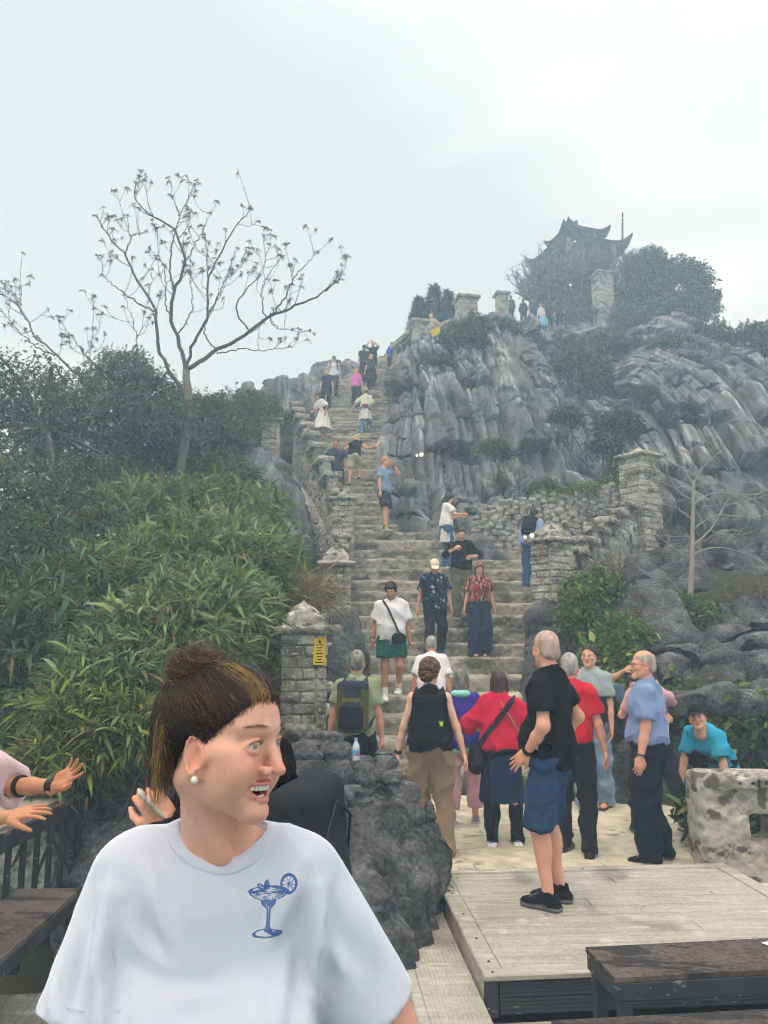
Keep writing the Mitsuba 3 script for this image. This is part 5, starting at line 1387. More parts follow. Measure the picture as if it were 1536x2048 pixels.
class Person:
    def __init__(self, label, pos, yaw, H=1.75, sex='m', w=1.0, belly=0.0, lean=0, roll=0, twist=0, bend=0, feet=None, hands=None, head=(0, 0, 0), skin='light', res=None, hip=(0, 0, 0), pose=('relax', 'relax'), beard=None, brow='#3a2c22', knees=None, palm=None, foot_yaw=(8, -8), group=None, bare=False):
        self.bare = bare
        self.k = thing('person', label, 'person', group)
        self.pos, self.R, self.s = np.array(pos, float), rz(yaw), H / 1.75
        self.sex, self.w, self.belly = sex, w, belly
        D = np.linalg.norm(self.pos[:2]); self.h = res or float(np.clip(D * .0019, .0125, .024)); self.D = D; self.tol = max(D, 4) * .00012
        s = self.s; f = sex == 'f'
        self.skin = col(SK.get(skin, skin))
        hp = np.array([0, 0, .945 * s]) + np.array(hip)
        self.hipc = hp
        Rl = rotm((1, 0, 0), -lean) @ rotm((0, 1, 0), roll); self.Rt = Rl @ rotm((1, 0, 0), -bend * .5) @ rz(twist * .5)
        self.Rc = Rl @ rotm((1, 0, 0), -bend) @ rz(twist)
        self.waist = hp + Rl @ np.array([0, 0, .13 * s])
        self.chest = self.waist + self.Rt @ np.array([0, 0, .20 * s])
        self.neck = self.chest + self.Rc @ np.array([0, -.012, .215 * s])
        sw = (.168 if not f else .146) * s * (.5 + .5 * w)
        self.sh = [self.chest + self.Rc @ np.array([q * sw, 0, .135 * s]) for q in (1, -1)]            # right, left
        self.Rp = Rl
        self.hips = [hp + Rl @ np.array([q * (.088 if not f else .092) * s * (.6 + .4 * w), 0, -.02 * s]) for q in (1, -1)]
        feet = feet or ((.11, .03, 0), (-.11, -.03, 0))
        knees = knees or ((.12, 1, 0), (-.12, 1, 0))
        self.ank, self.knee = [], []
        for i in (0, 1):
            k, a = ik(self.hips[i], np.array(feet[i]) * [1, 1, 1] + [0, 0, .085 * s], .432 * s, .418 * s, knees[i]); self.knee.append(k); self.ank.append(a)
        self.foot_yaw = foot_yaw
        hands = hands or (((.27, .02, .80), (.3, -1, 0)), ((-.27, .02, .80), (-.3, -1, 0)))
        self.elb, self.wri = [], []
        for i in (0, 1):
            t, hint = hands[i]; e, b = ik(self.sh[i], np.array(t), .285 * s, .250 * s, hint); self.elb.append(e); self.wri.append(b)
        self.hpose, self.palm = pose, palm or (None, None)
        y, p, r = head
        self.Rh = self.Rc @ rotm((1, 0, 0), bend * .6 + lean * .6) @ rz(y) @ rotm((1, 0, 0), -p) @ rotm((0, 1, 0), r)
        self.hs = s * .985 * (1.0 if not f else .96)
        self.hc = self.neck + self.Rc @ np.array([0, .012, .05 * s]) + self.Rh @ np.array([0, .018, .092 * s])
        self.beard, self.browc = beard, col(brow)
        self.body()

    # ---- placing
    def W(self, v): return np.asarray(v) @ self.R.T + self.pos

    def add(self, name, m, mat, c, smooth=True, parent=None, label=None):
        if not isinstance(m, tuple): m = (np.array(m.vertices), np.array(m.faces))
        c = np.asarray(col(c) if isinstance(c, str) else c)
        if c.ndim == 1 and smooth is True and len(m[1]) > 400: m = thin(m, self.tol)
        v, f = m
        return part(name, parent or self.k, (self.W(v), f), mat, smooth, c, label=label)

    def torso(self, S, e=0.0, low=True, k=.05):
        """Adds the torso's ellipsoids, swollen by e."""
        s, w = self.s, self.w; f = self.sex == 'f'; b = self.belly
        if low: S.ell(self.hipc + self.Rp @ np.array([0, -.008, .0]), (np.array([.168 if f else .158, .118, .125]) * [w, w, 1] + e) * s, self.Rp, k=k)
        S.ell(self.waist, (np.array([.128 if f else .140, .098, .16]) * [w, w, 1] + e) * s, self.Rt, k=k)
        S.ell(self.chest + self.Rc @ np.array([0, .0, .0]), (np.array([.150 if f else .168, .108, .18]) * [w, w, 1] + e) * s, self.Rc, k=k)
        for i in (0, 1): S.cone(self.neck - self.Rc @ np.array([0, 0, .055]) * s, self.sh[i] + self.Rc @ np.array([0, -.003, -.012]) * s, (.060 + e * .8) * s, (.047 + e * .8) * s, k=.03)
        S.cone(self.neck - self.Rc @ np.array([0, 0, .06]) * s, self.neck + self.Rc @ np.array([0, 0, -.005]) * s, (.085 + e * .5) * s, (.058 + e * .5) * s, k=k)
        if f: 
            for q in (1, -1): S.ell(self.chest + self.Rc @ np.array([q * .072, .085, -.01]) * s, (np.array([.062, .055, .062]) * w + e) * s, self.Rc, k=.04)
        else:
            S.ell(self.chest + self.Rc @ np.array([0, .045, .03]) * s, (np.array([.13, .075, .09]) * w + e) * s, self.Rc, k=.05)
        if b > 0: S.ell(self.waist + self.Rt @ np.array([0, .075, -.04]) * s, (np.array([.145, .125, .165]) * b + e) * s, self.Rt, k=.07)
        return S

    def body(self):
        s, w = self.s, self.w
        S = Sdf(); self.torso(S)
        a = .5 + .5 * w; fm = .88 if self.sex == 'f' else 1
        for i in (0, 1):
            a_ = a; a = a * (1 if self.bare else .80)
            S.cone(self.hips[i], self.knee[i], .083 * s * a, .056 * s * a, k=.04)
            d = nrm(self.ank[i] - self.knee[i]); back = nrm(np.cross(d, np.cross(d, nrm(self.knee[i] - self.hips[i]) + [0, 1e-3, 0])))
            S.cone(self.knee[i], self.ank[i], .053 * s * a, .036 * s, k=.03).ell(self.knee[i] + d * .13 * s + np.array([0, -.022, 0]) * s, (.045 * a * s, .048 * a * s, .10 * s), k=.04); a = a_
            S.cone(self.sh[i], self.elb[i], .049 * s * a * fm, .039 * s * a * fm, k=.035)
            S.cone(self.elb[i], self.elb[i] * .6 + self.wri[i] * .4, .038 * s * a * fm, .038 * s * a * fm, k=.03).cone(self.elb[i] * .6 + self.wri[i] * .4, self.wri[i], .038 * s * a * fm, .026 * s * fm, k=.02)
        S.cone(self.neck - self.Rc @ np.array([0, 0, .03]), self.hc + self.Rh @ np.array([0, -.02, -.06]), .060 * s * fm, .054 * s * fm, k=.02)
        v, f = thin(S.mesh(self.h), self.tol)
        c = vary(v, self.skin, .05, 7)
        red = np.array([1.06, .90, .86])
        for q in (*self.elb, *self.knee): c = c * (1 + np.clip(1 - np.linalg.norm(v - q, axis=1) / .06, 0, 1)[:, None] * (red - 1))
        ms, cs = [(v, f)], [c]
        hv, hf, t = head_mesh(self.sex, .0046 if self.D < 9.5 else .0065 if self.D < 16 else .0085)
        hc_ = vary(hv, self.skin, .04, 12)
        mixc = lambda c0, q, k: c0 * (1 - k[:, None]) + np.asarray(q) * k[:, None]
        hc_ = mixc(hc_, self.skin * [1.08, .78, .72], t['flush'] * .6)
        if self.beard: hc_ = mixc(hc_, col(self.beard[0]), t['beard'] * self.beard[1] * (.75 + .6 * nfbm(hv, 60, 2)).clip(0, 1))
        hc_ = mixc(hc_, self.skin * [.95, .55, .52], t['lips'] * .75); hc_ = mixc(hc_, [.09, .03, .03], t['gap'] * .8)  # gap: shade of the groove between the lips, painted as a dark line
        hc_ = mixc(hc_, self.browc, t['brow'] * .8); hc_ = mixc(hc_, [.55, .53, .51], t['white']); hc_ = mixc(hc_, [.05, .04, .035], t['iris']); hc_ = mixc(hc_, [.03, .022, .018], t['lash'] * .8)
        hc_ = mixc(hc_, self.skin * .7, t['under'] * .2)  # shade beneath the nose, put into the skin colour
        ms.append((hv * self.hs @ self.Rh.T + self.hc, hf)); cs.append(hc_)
        for i in (0, 1):
            if self.hpose[i] is None: continue
            mv, mf = hand_mesh(self.hpose[i], .0048 if self.D < 9 else .007)
            if i == 1: mv = mv * [-1, 1, 1]; mf = mf[:, ::-1]
            z = nrm(self.wri[i] - self.elb[i]); pn = self.palm[i]
            if isinstance(pn, tuple) and len(pn) == 2: z = nrm(pn[1]); pn = pn[0]                           # (palm normal, finger direction)
            if pn is None: pn = (1 if i == 1 else -1) * np.array([1, .25, 0])
            y = nrm(np.asarray(pn, float) - z * (np.asarray(pn, float) @ z)); x = np.cross(y, z)
            M = np.stack([x, y, z], 1)
            ms.append((mv * (s * (.92 if self.sex == 'f' else 1.0)) @ M.T + self.wri[i], mf)); cs.append(vary(mv, self.skin * [1.03, .93, .9], .05, 30))
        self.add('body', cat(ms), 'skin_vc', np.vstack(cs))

    # ---- clothes
    def finish(self, name, S, c, folds=.008, fs=(7, 7, 5), mat='cloth_vc', pattern=None, h=None, label=None, seed=1, noise_c=.07, it=1):
        v, f = S.mesh(h or self.h)
        v, f = smooth_mesh(v, f, it, .4)
        n = vnormals(v, f)
        q = (v + .05 * nfbm(v, 6, 2, seed)[:, None]) @ rotm((.3, 1, 0), 34 * np.sign(np.sin(seed * 5 + 1))).T
        r = np.abs(2 * meshkit.noise(q * fs + 40 + seed, seed + 3) - 1)
        r2 = np.abs(2 * meshkit.noise(q * (np.array(fs) * 2.1) + [q[:, 2].mean(), 3, 9], seed + 5) - 1)
        v = v + n * np.maximum(folds * 1.35 * ((1 - r) ** 3 * 1.7 - .40) + folds * .6 * ((1 - r2) ** 2 - .35) + folds * 1.7 * nfbm(v, 4, 2, seed), -.55 * folds)[:, None]
        if pattern is None: v, f = thin((v, f), self.tol)
        n = None if pattern is None else n
        cc = vary(v, col(c) if isinstance(c, str) else c, noise_c, 16, seed)
        if pattern is not None: cc = pattern(v, n, cc)
        return self.add(name, (v, f), mat, cc, label=label)

    def sleeve_ops(self, S, frac, r0, r1, i):
        """A hollow sleeve from the shoulder to a fraction of the arm (1 = elbow, 2 = wrist)."""
        s = self.s; sh, el, wr = self.sh[i], self.elb[i], self.wri[i]
        a0 = sh - nrm(sh - self.sh[1 - i]) * .02
        if frac <= 1:
            e = sh + (el - sh) * frac; d = nrm(el - sh); S.cone(a0, e, r0, r1, k=.025)
        else:
            e = el + (wr - el) * (frac - 1); d = nrm(wr - el); S.cone(a0, el, r0, (r0 + r1) / 2, k=.025).cone(el, e, (r0 + r1) / 2, r1, k=.02)
        M = frame(d, [.3, .2, .9] if abs(d[2]) < .8 else [1, .2, 0])
        S.box(e + d * .12, (.36, .24, .36), .005, R=M, k=.006, sub=True)
        g = max(.016, 1.7 * self.h); S.cone(e - d * .02, e + d * .05, r1 - g, r1 - g + .002, k=.006, sub=True)

    def top(self, c, sleeve=.62, e=.016, hem=-.02, drape=.014, r=(.058, .068), neck=.066, vneck=0, name='shirt', tuck=False, folds=.011, pattern=None, flare=0, collar=None, label=None, low=True, mat='cloth_vc'):
        s = self.s; S = Sdf()
        if sleeve:
            for i in (0, 1): self.sleeve_ops(S, sleeve, 1.1 * r[0] * s * (.6 + .4 * self.w), r[1] * s * (.6 + .4 * self.w), i)
        self.torso(S, e, low=False, k=.05)
        if low: S.ell(self.hipc + self.Rp @ np.array([0, -.008, .02]) * s, (np.array([.168 if self.sex == 'f' else .160, .120, .16]) * [self.w, self.w, 1] + e + .012 + drape * .4) * s, self.Rp, k=.06)
        if drape: S.ell(self.waist, (np.array([.132 if self.sex == 'f' else .146, .100, .20]) * [self.w, self.w, 1] + e + drape) * s, self.Rt, k=.06)
        hz = self.hipc + self.Rp @ np.array([0, 0, hem * s])
        if flare:
            S.cone(self.waist, hz, (.115 + e) * s * self.w, (.125 + e + flare) * s * self.w, k=.06)
        S.cut(hz, self.Rp @ np.array([0, 0, -1.]), .006)
        nk = self.neck + self.Rc @ np.array([0, .022, .012]) * s
        S.ell(nk + self.Rc @ np.array([0, 0, .02]), (neck * s, neck * 1.06 * s, .055 * s), self.Rc, k=.008, sub=True)
        if vneck: S.cone(nk, nk + self.Rc @ np.array([0, .10, -vneck]) * s, .05 * s, .008, k=.01, sub=True)
        if not sleeve:
            for i in (0, 1): S.ell(self.sh[i] + self.Rc @ np.array([(.045 if i == 0 else -.045), 0, 0]) * s, (.05 * s, .075 * s, .085 * s), self.Rc, k=.012, sub=True)
        k = self.finish(name, S, c, folds, (6, 6, 4.5), pattern=pattern, label=label, seed=int(abs(self.pos[0] * 10)) % 7, mat=mat)
        if collar is not None:
            S = Sdf(); a = self.neck + self.Rc @ np.array([0, .0, -.005]) * s
            S.cone(a - self.Rc @ np.array([0, 0, .02]), a + self.Rc @ np.array([0, .008, .032]) * s, .082 * s, .070 * s, k=.01)
            S.cut(a + self.Rc @ np.array([0, .02, .038]) * s, self.Rc @ np.array([0, .25, 1.]), .004).cone(a + self.Rc @ np.array([0, .11, -.10]), a + self.Rc @ np.array([0, .09, .05]), .025, .03, sub=True)
            self.add('collar', S.mesh(min(self.h, .011)), mat, collar, parent=k)
        return k

    def bottom(self, c, length=1.0, r=(.100, .080, .068), waist=.06, e=.013, name='trousers', folds=.011, pattern=None, cuff=None, fs=(7, 7, 4.5), label=None, mat='cloth_vc'):
        """Trousers (length 1) or shorts (length < 1 = fraction of the leg from hip, .5 = knee)."""
        s, w = self.s, self.w; S = Sdf(); a = .55 + .45 * w
        for i in (0, 1):
            hp, kn, an = self.hips[i], self.knee[i], self.ank[i]; an = an + nrm(an - kn) * .045 * s * (length >= 1)
            if length <= .5:
                e_ = hp + (kn - hp) * length * 2; d = nrm(kn - hp); re = r[1]; S.cone(hp, e_, r[0] * s * a, re * s * a, k=.03)
            else:
                t = (length - .5) * 2; e_ = kn + (an - kn) * t; d = nrm(an - kn); re = r[2]
                S.cone(hp, kn, r[0] * s * a, r[1] * s * a, k=.03).cone(kn, e_, r[1] * s * a, re * s * a, k=.03)
            M = frame(d, [1, .2, 0])
            S.box(e_ + d * .15, (.30, .30, .30), .005, R=M, k=.006, sub=True)
            g = max(.016, 1.7 * self.h); S.cone(e_ - d * .02, e_ + d * .05, (re * a * s) - g, (re * a * s) - g + .002, k=.006, sub=True)
        S.ell(self.hipc + self.Rp @ np.array([0, -.008, .0]), (np.array([.168 if self.sex == 'f' else .158, .118, .125]) * [w, w, 1] + e) * s, self.Rp, k=.05)
        S.ell(self.waist, (np.array([.128 if self.sex == 'f' else .140, .098, .16]) * [w, w, 1] + e) * s, self.Rt, k=.05)
        if self.belly: S.ell(self.waist + self.Rt @ np.array([0, .055, -.07]) * s, (np.array([.135, .11, .13]) * self.belly + e) * s, self.Rt, k=.06)
        S.cut(self.hipc + self.Rp @ np.array([0, 0, waist * s]), self.Rp @ np.array([0, 0, 1.]), .006)
        return self.finish(name, S, c, folds, fs, pattern=pattern, label=label, seed=3, mat=mat)

    def skirt(self, c, top=.02, bot=-.45, r0=.15, r1=.26, name='skirt', folds=.02, sway=(0, 0), ry=.8, pattern=None, label=None, h=None):
        s = self.s; n, m = 64, 24; a = np.linspace(0, 2 * np.pi, n, endpoint=False); P = np.zeros((n, m, 3))
        for j, t in enumerate(np.linspace(0, 1, m)):
            rr = (r0 + (r1 - r0) * t ** .8) * s; w = folds * t * (np.sin(a * 9 + 2 * np.sin(a * 2)) + .6 * np.sin(a * 17 + 1))
            P[:, j, 0] = np.cos(a) * (rr + w) + sway[0] * t * t; P[:, j, 1] = np.sin(a) * (rr + w) * ry + sway[1] * t * t; P[:, j, 2] = (top + (bot - top) * t) * s + .01 * np.sin(a * 5) * t
        P = P + self.hipc; P = np.concatenate([P, P[:1]], 0)
        v, f = sheet(P)
        cc = vary(v, col(c), .06, 14)
        if pattern is not None: cc = pattern(v, None, cc)
        return self.add(name, (v, f), 'cloth_vc', cc, label=label)

    def shoes(self, c, sole='#d8d8d4', kind='sneaker', accent=None, tip=0.0, pitch=(0, 0), name='shoe'):
        s = self.s
        for i in (0, 1):
            S = Sdf()
            S.ell((0, .055, .030), (.046, .135, .034), k=.02).ell((0, .13, .026), (.044, .065, .028), k=.02).ell((0, -.03, .035), (.038, .055, .038), k=.02)
            S.cone((0, -.01, .05), (0, -.018, .098 if kind != 'boot' else .14), .044, .041, k=.03).cone((0, .11, .035), (0, .02, .085), .030, .036, k=.03)
            S.box((0, .052, .012), (.088, .275, .026), .012, k=.012).cut((0, 0, .001), (0, 0, -1), .003)
            S.cone((0, -.018, .09), (0, -.02, .16), .033, .035, k=.005, sub=True)
            h = .0095 if self.D < 9.5 else .014
            v, f = thin(S.mesh(h), .0006 if self.D < 9.5 else .0015)
            z = v[:, 2]; cc = vary(v, col(c), .08, 25)
            so = np.clip(((.030 + .006 * np.sin(v[:, 1] * 30)) - z) / .004, 0, 1)[:, None]; cc = cc * (1 - so) + col(sole) * so
            if accent:
                k = ((np.abs(v[:, 1] - .03 - .4 * (z - .05)) < .014) | (np.abs(v[:, 1] - .085) < .009) | ((v[:, 1] < -.05) & (z > .05))) & (z > .036); cc[k] = col(accent)
            up = (z > .05) & (np.abs(v[:, 0]) < .022) & (v[:, 1] > .02) & (v[:, 1] < .11)
            if kind == 'sneaker': cc[up] = cc[up] * .75 + .12 * (np.sin(v[up, 1] * 420) > .2)[:, None]
            M = rz(self.foot_yaw[i]) @ rotm((1, 0, 0), pitch[i])
            v = (v * s) @ M.T
            self.add(name, (v + self.ank[i] - [0, 0, .085 * s], f), 'gloss_vc' if kind == 'leather' else 'matte_vc', cc)

    def sandals(self, c, strap, sole, pitch=(0, 0)):
        s = self.s
        for i in (0, 1):
            M = rz(self.foot_yaw[i]) @ rotm((1, 0, 0), pitch[i]); o = self.ank[i] - [0, 0, .085 * s]
            S = Sdf().ell((0, .06, .040), (.040, .115, .022), k=.02).cone((0, -.02, .045), (0, -.02, .10), .033, .036, k=.02).cone((0, .10, .042), (0, .0, .075), .024, .032, k=.02)
            for t in range(5): S.ell((-.028 + .014 * t, .165 - .006 * abs(t - 1.3) ** 2 * 1.3, .036), (.008, .018, .009), k=.006)
            self.add('foot', ((lambda m: (m[0] * s @ M.T + o, m[1]))(S.mesh(.0085))), 'skin_vc', self.skin)
            S = Sdf().box((0, .055, .014), (.092, .285, .028), .012)
            self.add('sole', ((lambda m: (m[0] * s @ M.T + o, m[1]))(S.mesh(.009))), 'matte_vc', col(sole))
            if strap: 
                S = Sdf().ell((0, .075, .040), (.046, .040, .036), k=.01).ell((0, -.025, .07), (.047, .050, .030), k=.01).cone((0, .03, .085), (0, .02, .09), .034, k=.02)
                S.ell((0, .06, .02), (.030, .16, .02), k=.004, sub=True)
                self.add('strap', ((lambda m: (m[0] * s @ M.T + o, m[1]))(S.mesh(.0085))), 'matte_vc', col(c))

    # ---- hair and hats, in the head's own frame
    def headpart(self, name, m, mat, c, parent=None, label=None):
        v, f = m
        return self.add(name, ((v * self.hs) @ self.Rh.T + self.hc, f), mat, c, parent=parent, label=label)

    def hair(self, style, c, c2=None, vol=.010, label=None):
        S = Sdf(); h = .0062 if self.D < 9.5 else .009 if self.D < 16 else .012
        if style in ('short', 'curly', 'buzz', 'thin', 'ring'):
            S.ell((0, -.015, .044), (.076 + vol, .097 + vol, .087 + vol))
            S.ell((0, -.05, -.02), (.070 + vol * .6, .062 + vol, .06), k=.03)
            S.cut((0, .002, 0), (0, .72, -.69), .012).cut((0, 0, -.075), (0, .3, -1), .012)
            for q in (-1, 1): S.ell((q * .092, .0, -.02), (.03, .026, .036), k=.008, sub=True)
            if style == 'ring': S.ell((0, .01, .115), (.062, .10, .05), k=.015, sub=True)
        elif style in ('bob', 'long', 'medium'):
            low = {'bob': -.105, 'long': -.21, 'medium': -.13}[style]
            S.ell((0, -.015, .044), (.078 + vol, .099 + vol, .088 + vol))
            for q in (-1, 1): S.cone((q * .062, -.01, .03), (q * (.078 if style == 'bob' else .07), -.012, low + .03), .034, .030, k=.03)
            S.cone((0, -.07, .03), (0, -.075, low), .055, .050, k=.04).cone((-.04, -.06, .0), (-.045, -.065, low), .042, .036, k=.03).cone((.04, -.06, .0), (.045, -.065, low), .042, .036, k=.03)
            S.ell((0, .085, -.035), (.057, .085, .105), k=.02, sub=True)
        elif style in ('bun', 'tied'):
            S.ell((0, -.015, .044), (.076 + vol, .097 + vol, .087 + vol)).ell((0, -.05, -.02), (.07, .062 + vol, .06), k=.03)
            S.cut((0, .006, 0), (0, .75, -.66), .012)
            for q in (-1, 1): S.ell((q * .092, .0, -.02), (.03, .024, .034), k=.008, sub=True)
            if style == 'bun': S.ell((0, -.12, .05), (.04, .04, .04), k=.02)
            else: S.cone((0, -.115, .0), (0, -.13, -.16), .03, .018, k=.03)
        v, f = S.mesh(h); n = vnormals(v, f)
        if style == 'curly':
            v = v + n * (.022 * (1 - np.abs(2 * meshkit.noise(v * 38 + 9, 3) - 1)) - .004 + .012 * nfbm(v, 70, 2))[:, None]
        else:
            a = np.arctan2(v[:, 0], v[:, 1] + .02)
            st = meshkit.noise(np.stack([a * 11, v[:, 2] * 14, v[:, 1] * 20], -1) + 7, 2) - .5; st2 = meshkit.noise(np.stack([a * 30, v[:, 2] * 22, v[:, 1] * 40], -1), 4) - .5
            v = v + n * (.006 * st + .0035 * st2)[:, None]
        v, f = thin((v, f), self.tol * .7)
        cc = np.clip(np.array(col(c))[None] * np.exp(.9 * nfbm(v * [1, 1, .35], 60, 2, 3))[:, None], 0, 1)
        if c2:
            k = np.clip(nfbm(v * [1, 1, .3], 26, 2, 8) * 4 + .35, 0, 1)[:, None]; cc = cc * (1 - k) + col(c2) * k
        return self.headpart('hair', (v, f), 'hair_vc', cc, label=label)

    def cap(self, c, back=False, brim=True, c2=None):
        S = Sdf().ell((0, -.012, .052), (.087, .106, .090)).cut((0, 0, .042), (0, -.12, -1), .006)
        v, f = S.mesh(.006 if self.D < 9 else .009)
        k = self.headpart('cap', (v, f), 'cloth_vc', vary(v, col(c), .06, 20))
        if brim:
            q = -1 if back else 1
            S = Sdf().ell((0, q * .115, .046), (.072, .072, .009), R=rotm((1, 0, 0), -q * 10)).ell((0, 0, .04), (.078, .098, .04), k=.004, sub=True)
            self.headpart('brim', S.mesh(.005), 'cloth_vc', col(c2 or c), parent=k)
        return k

    def glasses(self, c='#2a2a2a', dark=False):
        ms = []
        for q in (-1, 1):
            a = np.linspace(0, 2 * np.pi, 17); ms.append(tube(np.stack([q * .033 + .024 * np.cos(a), .104 + 0 * a - .1 * (np.abs(q * .033 + .024 * np.cos(a)) - .03) ** 1 * .5, .0 + .018 * np.sin(a)], -1), .0017, 5, False))
            ms.append(tube([(q * .057, .098, .004), (q * .079, .05, .006), (q * .082, -.012, .004)], .0017, 5))
        ms.append(tube([(-.010, .108, .004), (0, .111, .006), (.010, .108, .004)], .0017, 5))
        k = self.headpart('glasses', cat(ms), 'gloss_vc', col(c))
        for q in (-1, 1):
            m = trimesh.creation.cylinder(.022, .0015, sections=16); v = np.array(m.vertices)[:, [0, 2, 1]] * [1, 1, .78] + [q * .033, .103, 0]
            self.headpart('lens', (v, np.array(m.faces)[:, ::-1]), 'gloss_vc' if dark else 'clear_plastic', col('#101418') if dark else None, parent=k)
        return k

    # ---- things worn
    def strap_path(self, pts, wd, c, name='strap', parent=None, mat='cloth_vc', th=.008):
        """A flat band through points (in the person's frame), its width lying along the body."""
        p = np.array(pts, float); t = np.linspace(0, 1, len(p)); tt = np.linspace(0, 1, 22)
        q = PchipInterpolator(t, p, axis=0)(tt)
        d = np.gradient(q, axis=0); cen = self.waist * .4 + self.chest * .6
        o = q - cen; o[:, 2] *= .2; s_ = np.cross(d, o); s_ /= np.linalg.norm(s_, axis=1, keepdims=True) + 1e-9
        n_ = np.cross(s_, d); n_ /= np.linalg.norm(n_, axis=1, keepdims=True) + 1e-9
        o2 = q - cen; o2[:, 2] *= .15; q = q + o2 / (np.linalg.norm(o2, axis=1, keepdims=True) + 1e-9) * .016
        P = np.stack([q - s_ * wd / 2, q - s_ * wd / 2 + n_ * th, q + s_ * wd / 2 + n_ * th, q + s_ * wd / 2, q - s_ * wd / 2], 1)
        return self.add(name, sheet(P[:, ::-1]), mat, col(c) if isinstance(c, str) else c, smooth=30, parent=parent)

    def T(self, x, y, z):
        """A point of the chest's frame."""
        return self.chest + self.Rc @ (np.array([x, y, z]) * self.s)

    def backpack(self, c, size=(.30, .17, .46), z=-.05, y=-.13, pocket=None, straps='#26282c', sag=0, label=None, accents=()):
        s = self.s; sx, sy, sz = size; w_ = self.w
        yb = y * w_ - sy / 2
        S = Sdf().box((0, 0, 0), size, .055, k=.02).ell((0, -sy * .25, -sz * .12), (sx * .46, sy * .5, sz * .36), k=.05)
        v, f = S.mesh(max(self.h, .011)); n = vnormals(v, f)
        v = v + n * (.012 * nfbm(v, 9, 3))[:, None]
        cc = vary(v, col(c), .12, 12)
        for (test, q) in accents: cc[test(v)] = col(q)
        pl = lambda m: ((np.asarray(m[0]) + [0, yb, z]) * s @ self.Rc.T + self.chest, m[1])
        k = self.add('backpack', pl((v, f)), 'cloth_vc', cc, label=label)
        if pocket:
            m = Sdf().box((0, -sy / 2 - .02, -sz * .20), (sx * .78, .06, sz * .42), .025).mesh(.011)
            self.add('pocket', pl(m), 'cloth_vc', vary(m[0], col(pocket), .1, 12), parent=k)
        zp = tube([(-sx * .36, -sy / 2 - .004, sz * .12), (-sx * .30, -sy / 2 - .02, sz * .30), (0, -sy * .5 - .012, sz * .40), (sx * .30, -sy / 2 - .02, sz * .30), (sx * .36, -sy / 2 - .004, sz * .12)], .004, 5)
        self.add('zip', pl(zp), 'gloss_vc', col('#0c0d10'), parent=k)
        self.add('top_loop', pl(tube([(-.03, sy * .3, sz / 2 - .01), (0, sy * .3, sz / 2 + .03), (.03, sy * .3, sz / 2 - .01)], .007, 6)), 'cloth_vc', col(straps), parent=k)
        for q in (1, -1):
            e = .035
            self.strap_path([self.T(q * .085, y * w_ - .01, z + sz * .42), self.T(q * .105, -.06 * w_, .185), self.T(q * .115, .03, .20), self.T(q * .125, .125 * w_, .10), self.T(q * .145, .12 * w_, -.05), self.T(q * .17 * w_, .02, -.16), self.T(q * sx * .45, y * w_ - .02, z - sz * .40)], .055, straps, parent=k)
        return k

    def ring(self, i, t, r, wd, c, name, mat='gloss_vc', face=False):
        """A band round the forearm at t from elbow to wrist."""
        p = self.elb[i] + (self.wri[i] - self.elb[i]) * t; d = nrm(self.wri[i] - self.elb[i])
        v, f = tube([p - d * wd / 2, p + d * wd / 2], r, 14)
        k = self.add(name, (v, f), mat, col(c), smooth=40)
        return k
# ------------------------------------------------------------------ the visitors
def snap(u, v, H, surf=stair_at, lo=9.5, hi=36.0):
    """Where a person of height H stands on a sloping surface so that the head's top is seen at (u, v)."""
    Y = np.arange(lo, hi, .02)
    d = [at(u, v, y)[2] - H - (surf(at(u, v, y)[0], y)) for y in Y]
    y = Y[int(np.argmin(np.abs(d)))]; p = at(u, v, y)
    return np.array([p[0], y, surf(p[0], y)])


GREY = '#8d8b88'
# --- on the plaza and the platform
p = Person('grey haired man in a sage green T-shirt wearing a slate and olive backpack', (-.28, 8.1, 0), -8, 1.75, bare=True, hands=(((.27, .05, .80), (.3, -1, 0)), ((-.31, .06, .82), (-.5, -1, 0))), head=(8, -4, 0), skin='pink')
p.hair('short', '#8f8c88', '#5c5854', vol=.008); p.bottom('#15181b', .5, r=(.105, .095, .08)); p.top('#93a07c', sleeve=.68, r=(.062, .078), collar='#8b9874'); p.shoes('#2b2c2e')
p.backpack('#30374a', (.31, .18, .50), z=-.06, pocket='#1b222e', straps='#3b4052', accents=((lambda v: (np.abs(v[:, 0]) > .085) & (v[:, 2] < .16), '#55582a'), (lambda v: (v[:, 2] > .05) & (v[:, 2] < .09) & (np.abs(v[:, 0]) < .09), '#5c6030'), (lambda v: (np.abs(v[:, 0] - .03) < .03) & (np.abs(v[:, 2] + .12) < .008) & (v[:, 1] < 0), '#b8b8a8')), label='slate backpack with olive panels')

p = Person('older man in a white T-shirt climbing the lowest steps, mostly hidden', snap(862, 1278, 1.60, lo=9.2, hi=11), -4, 1.70, lean=12, bend=10, head=(0, 12, 0), skin='tan', feet=((.10, .0, 0), (-.10, .25, .25)))
p.hair('short', '#a3a19e', '#77736f', vol=.007); p.bottom('#3a4150'); p.top('#dfe3ea', sleeve=.8, r=(.066, .085)); p.shoes('#33353a')

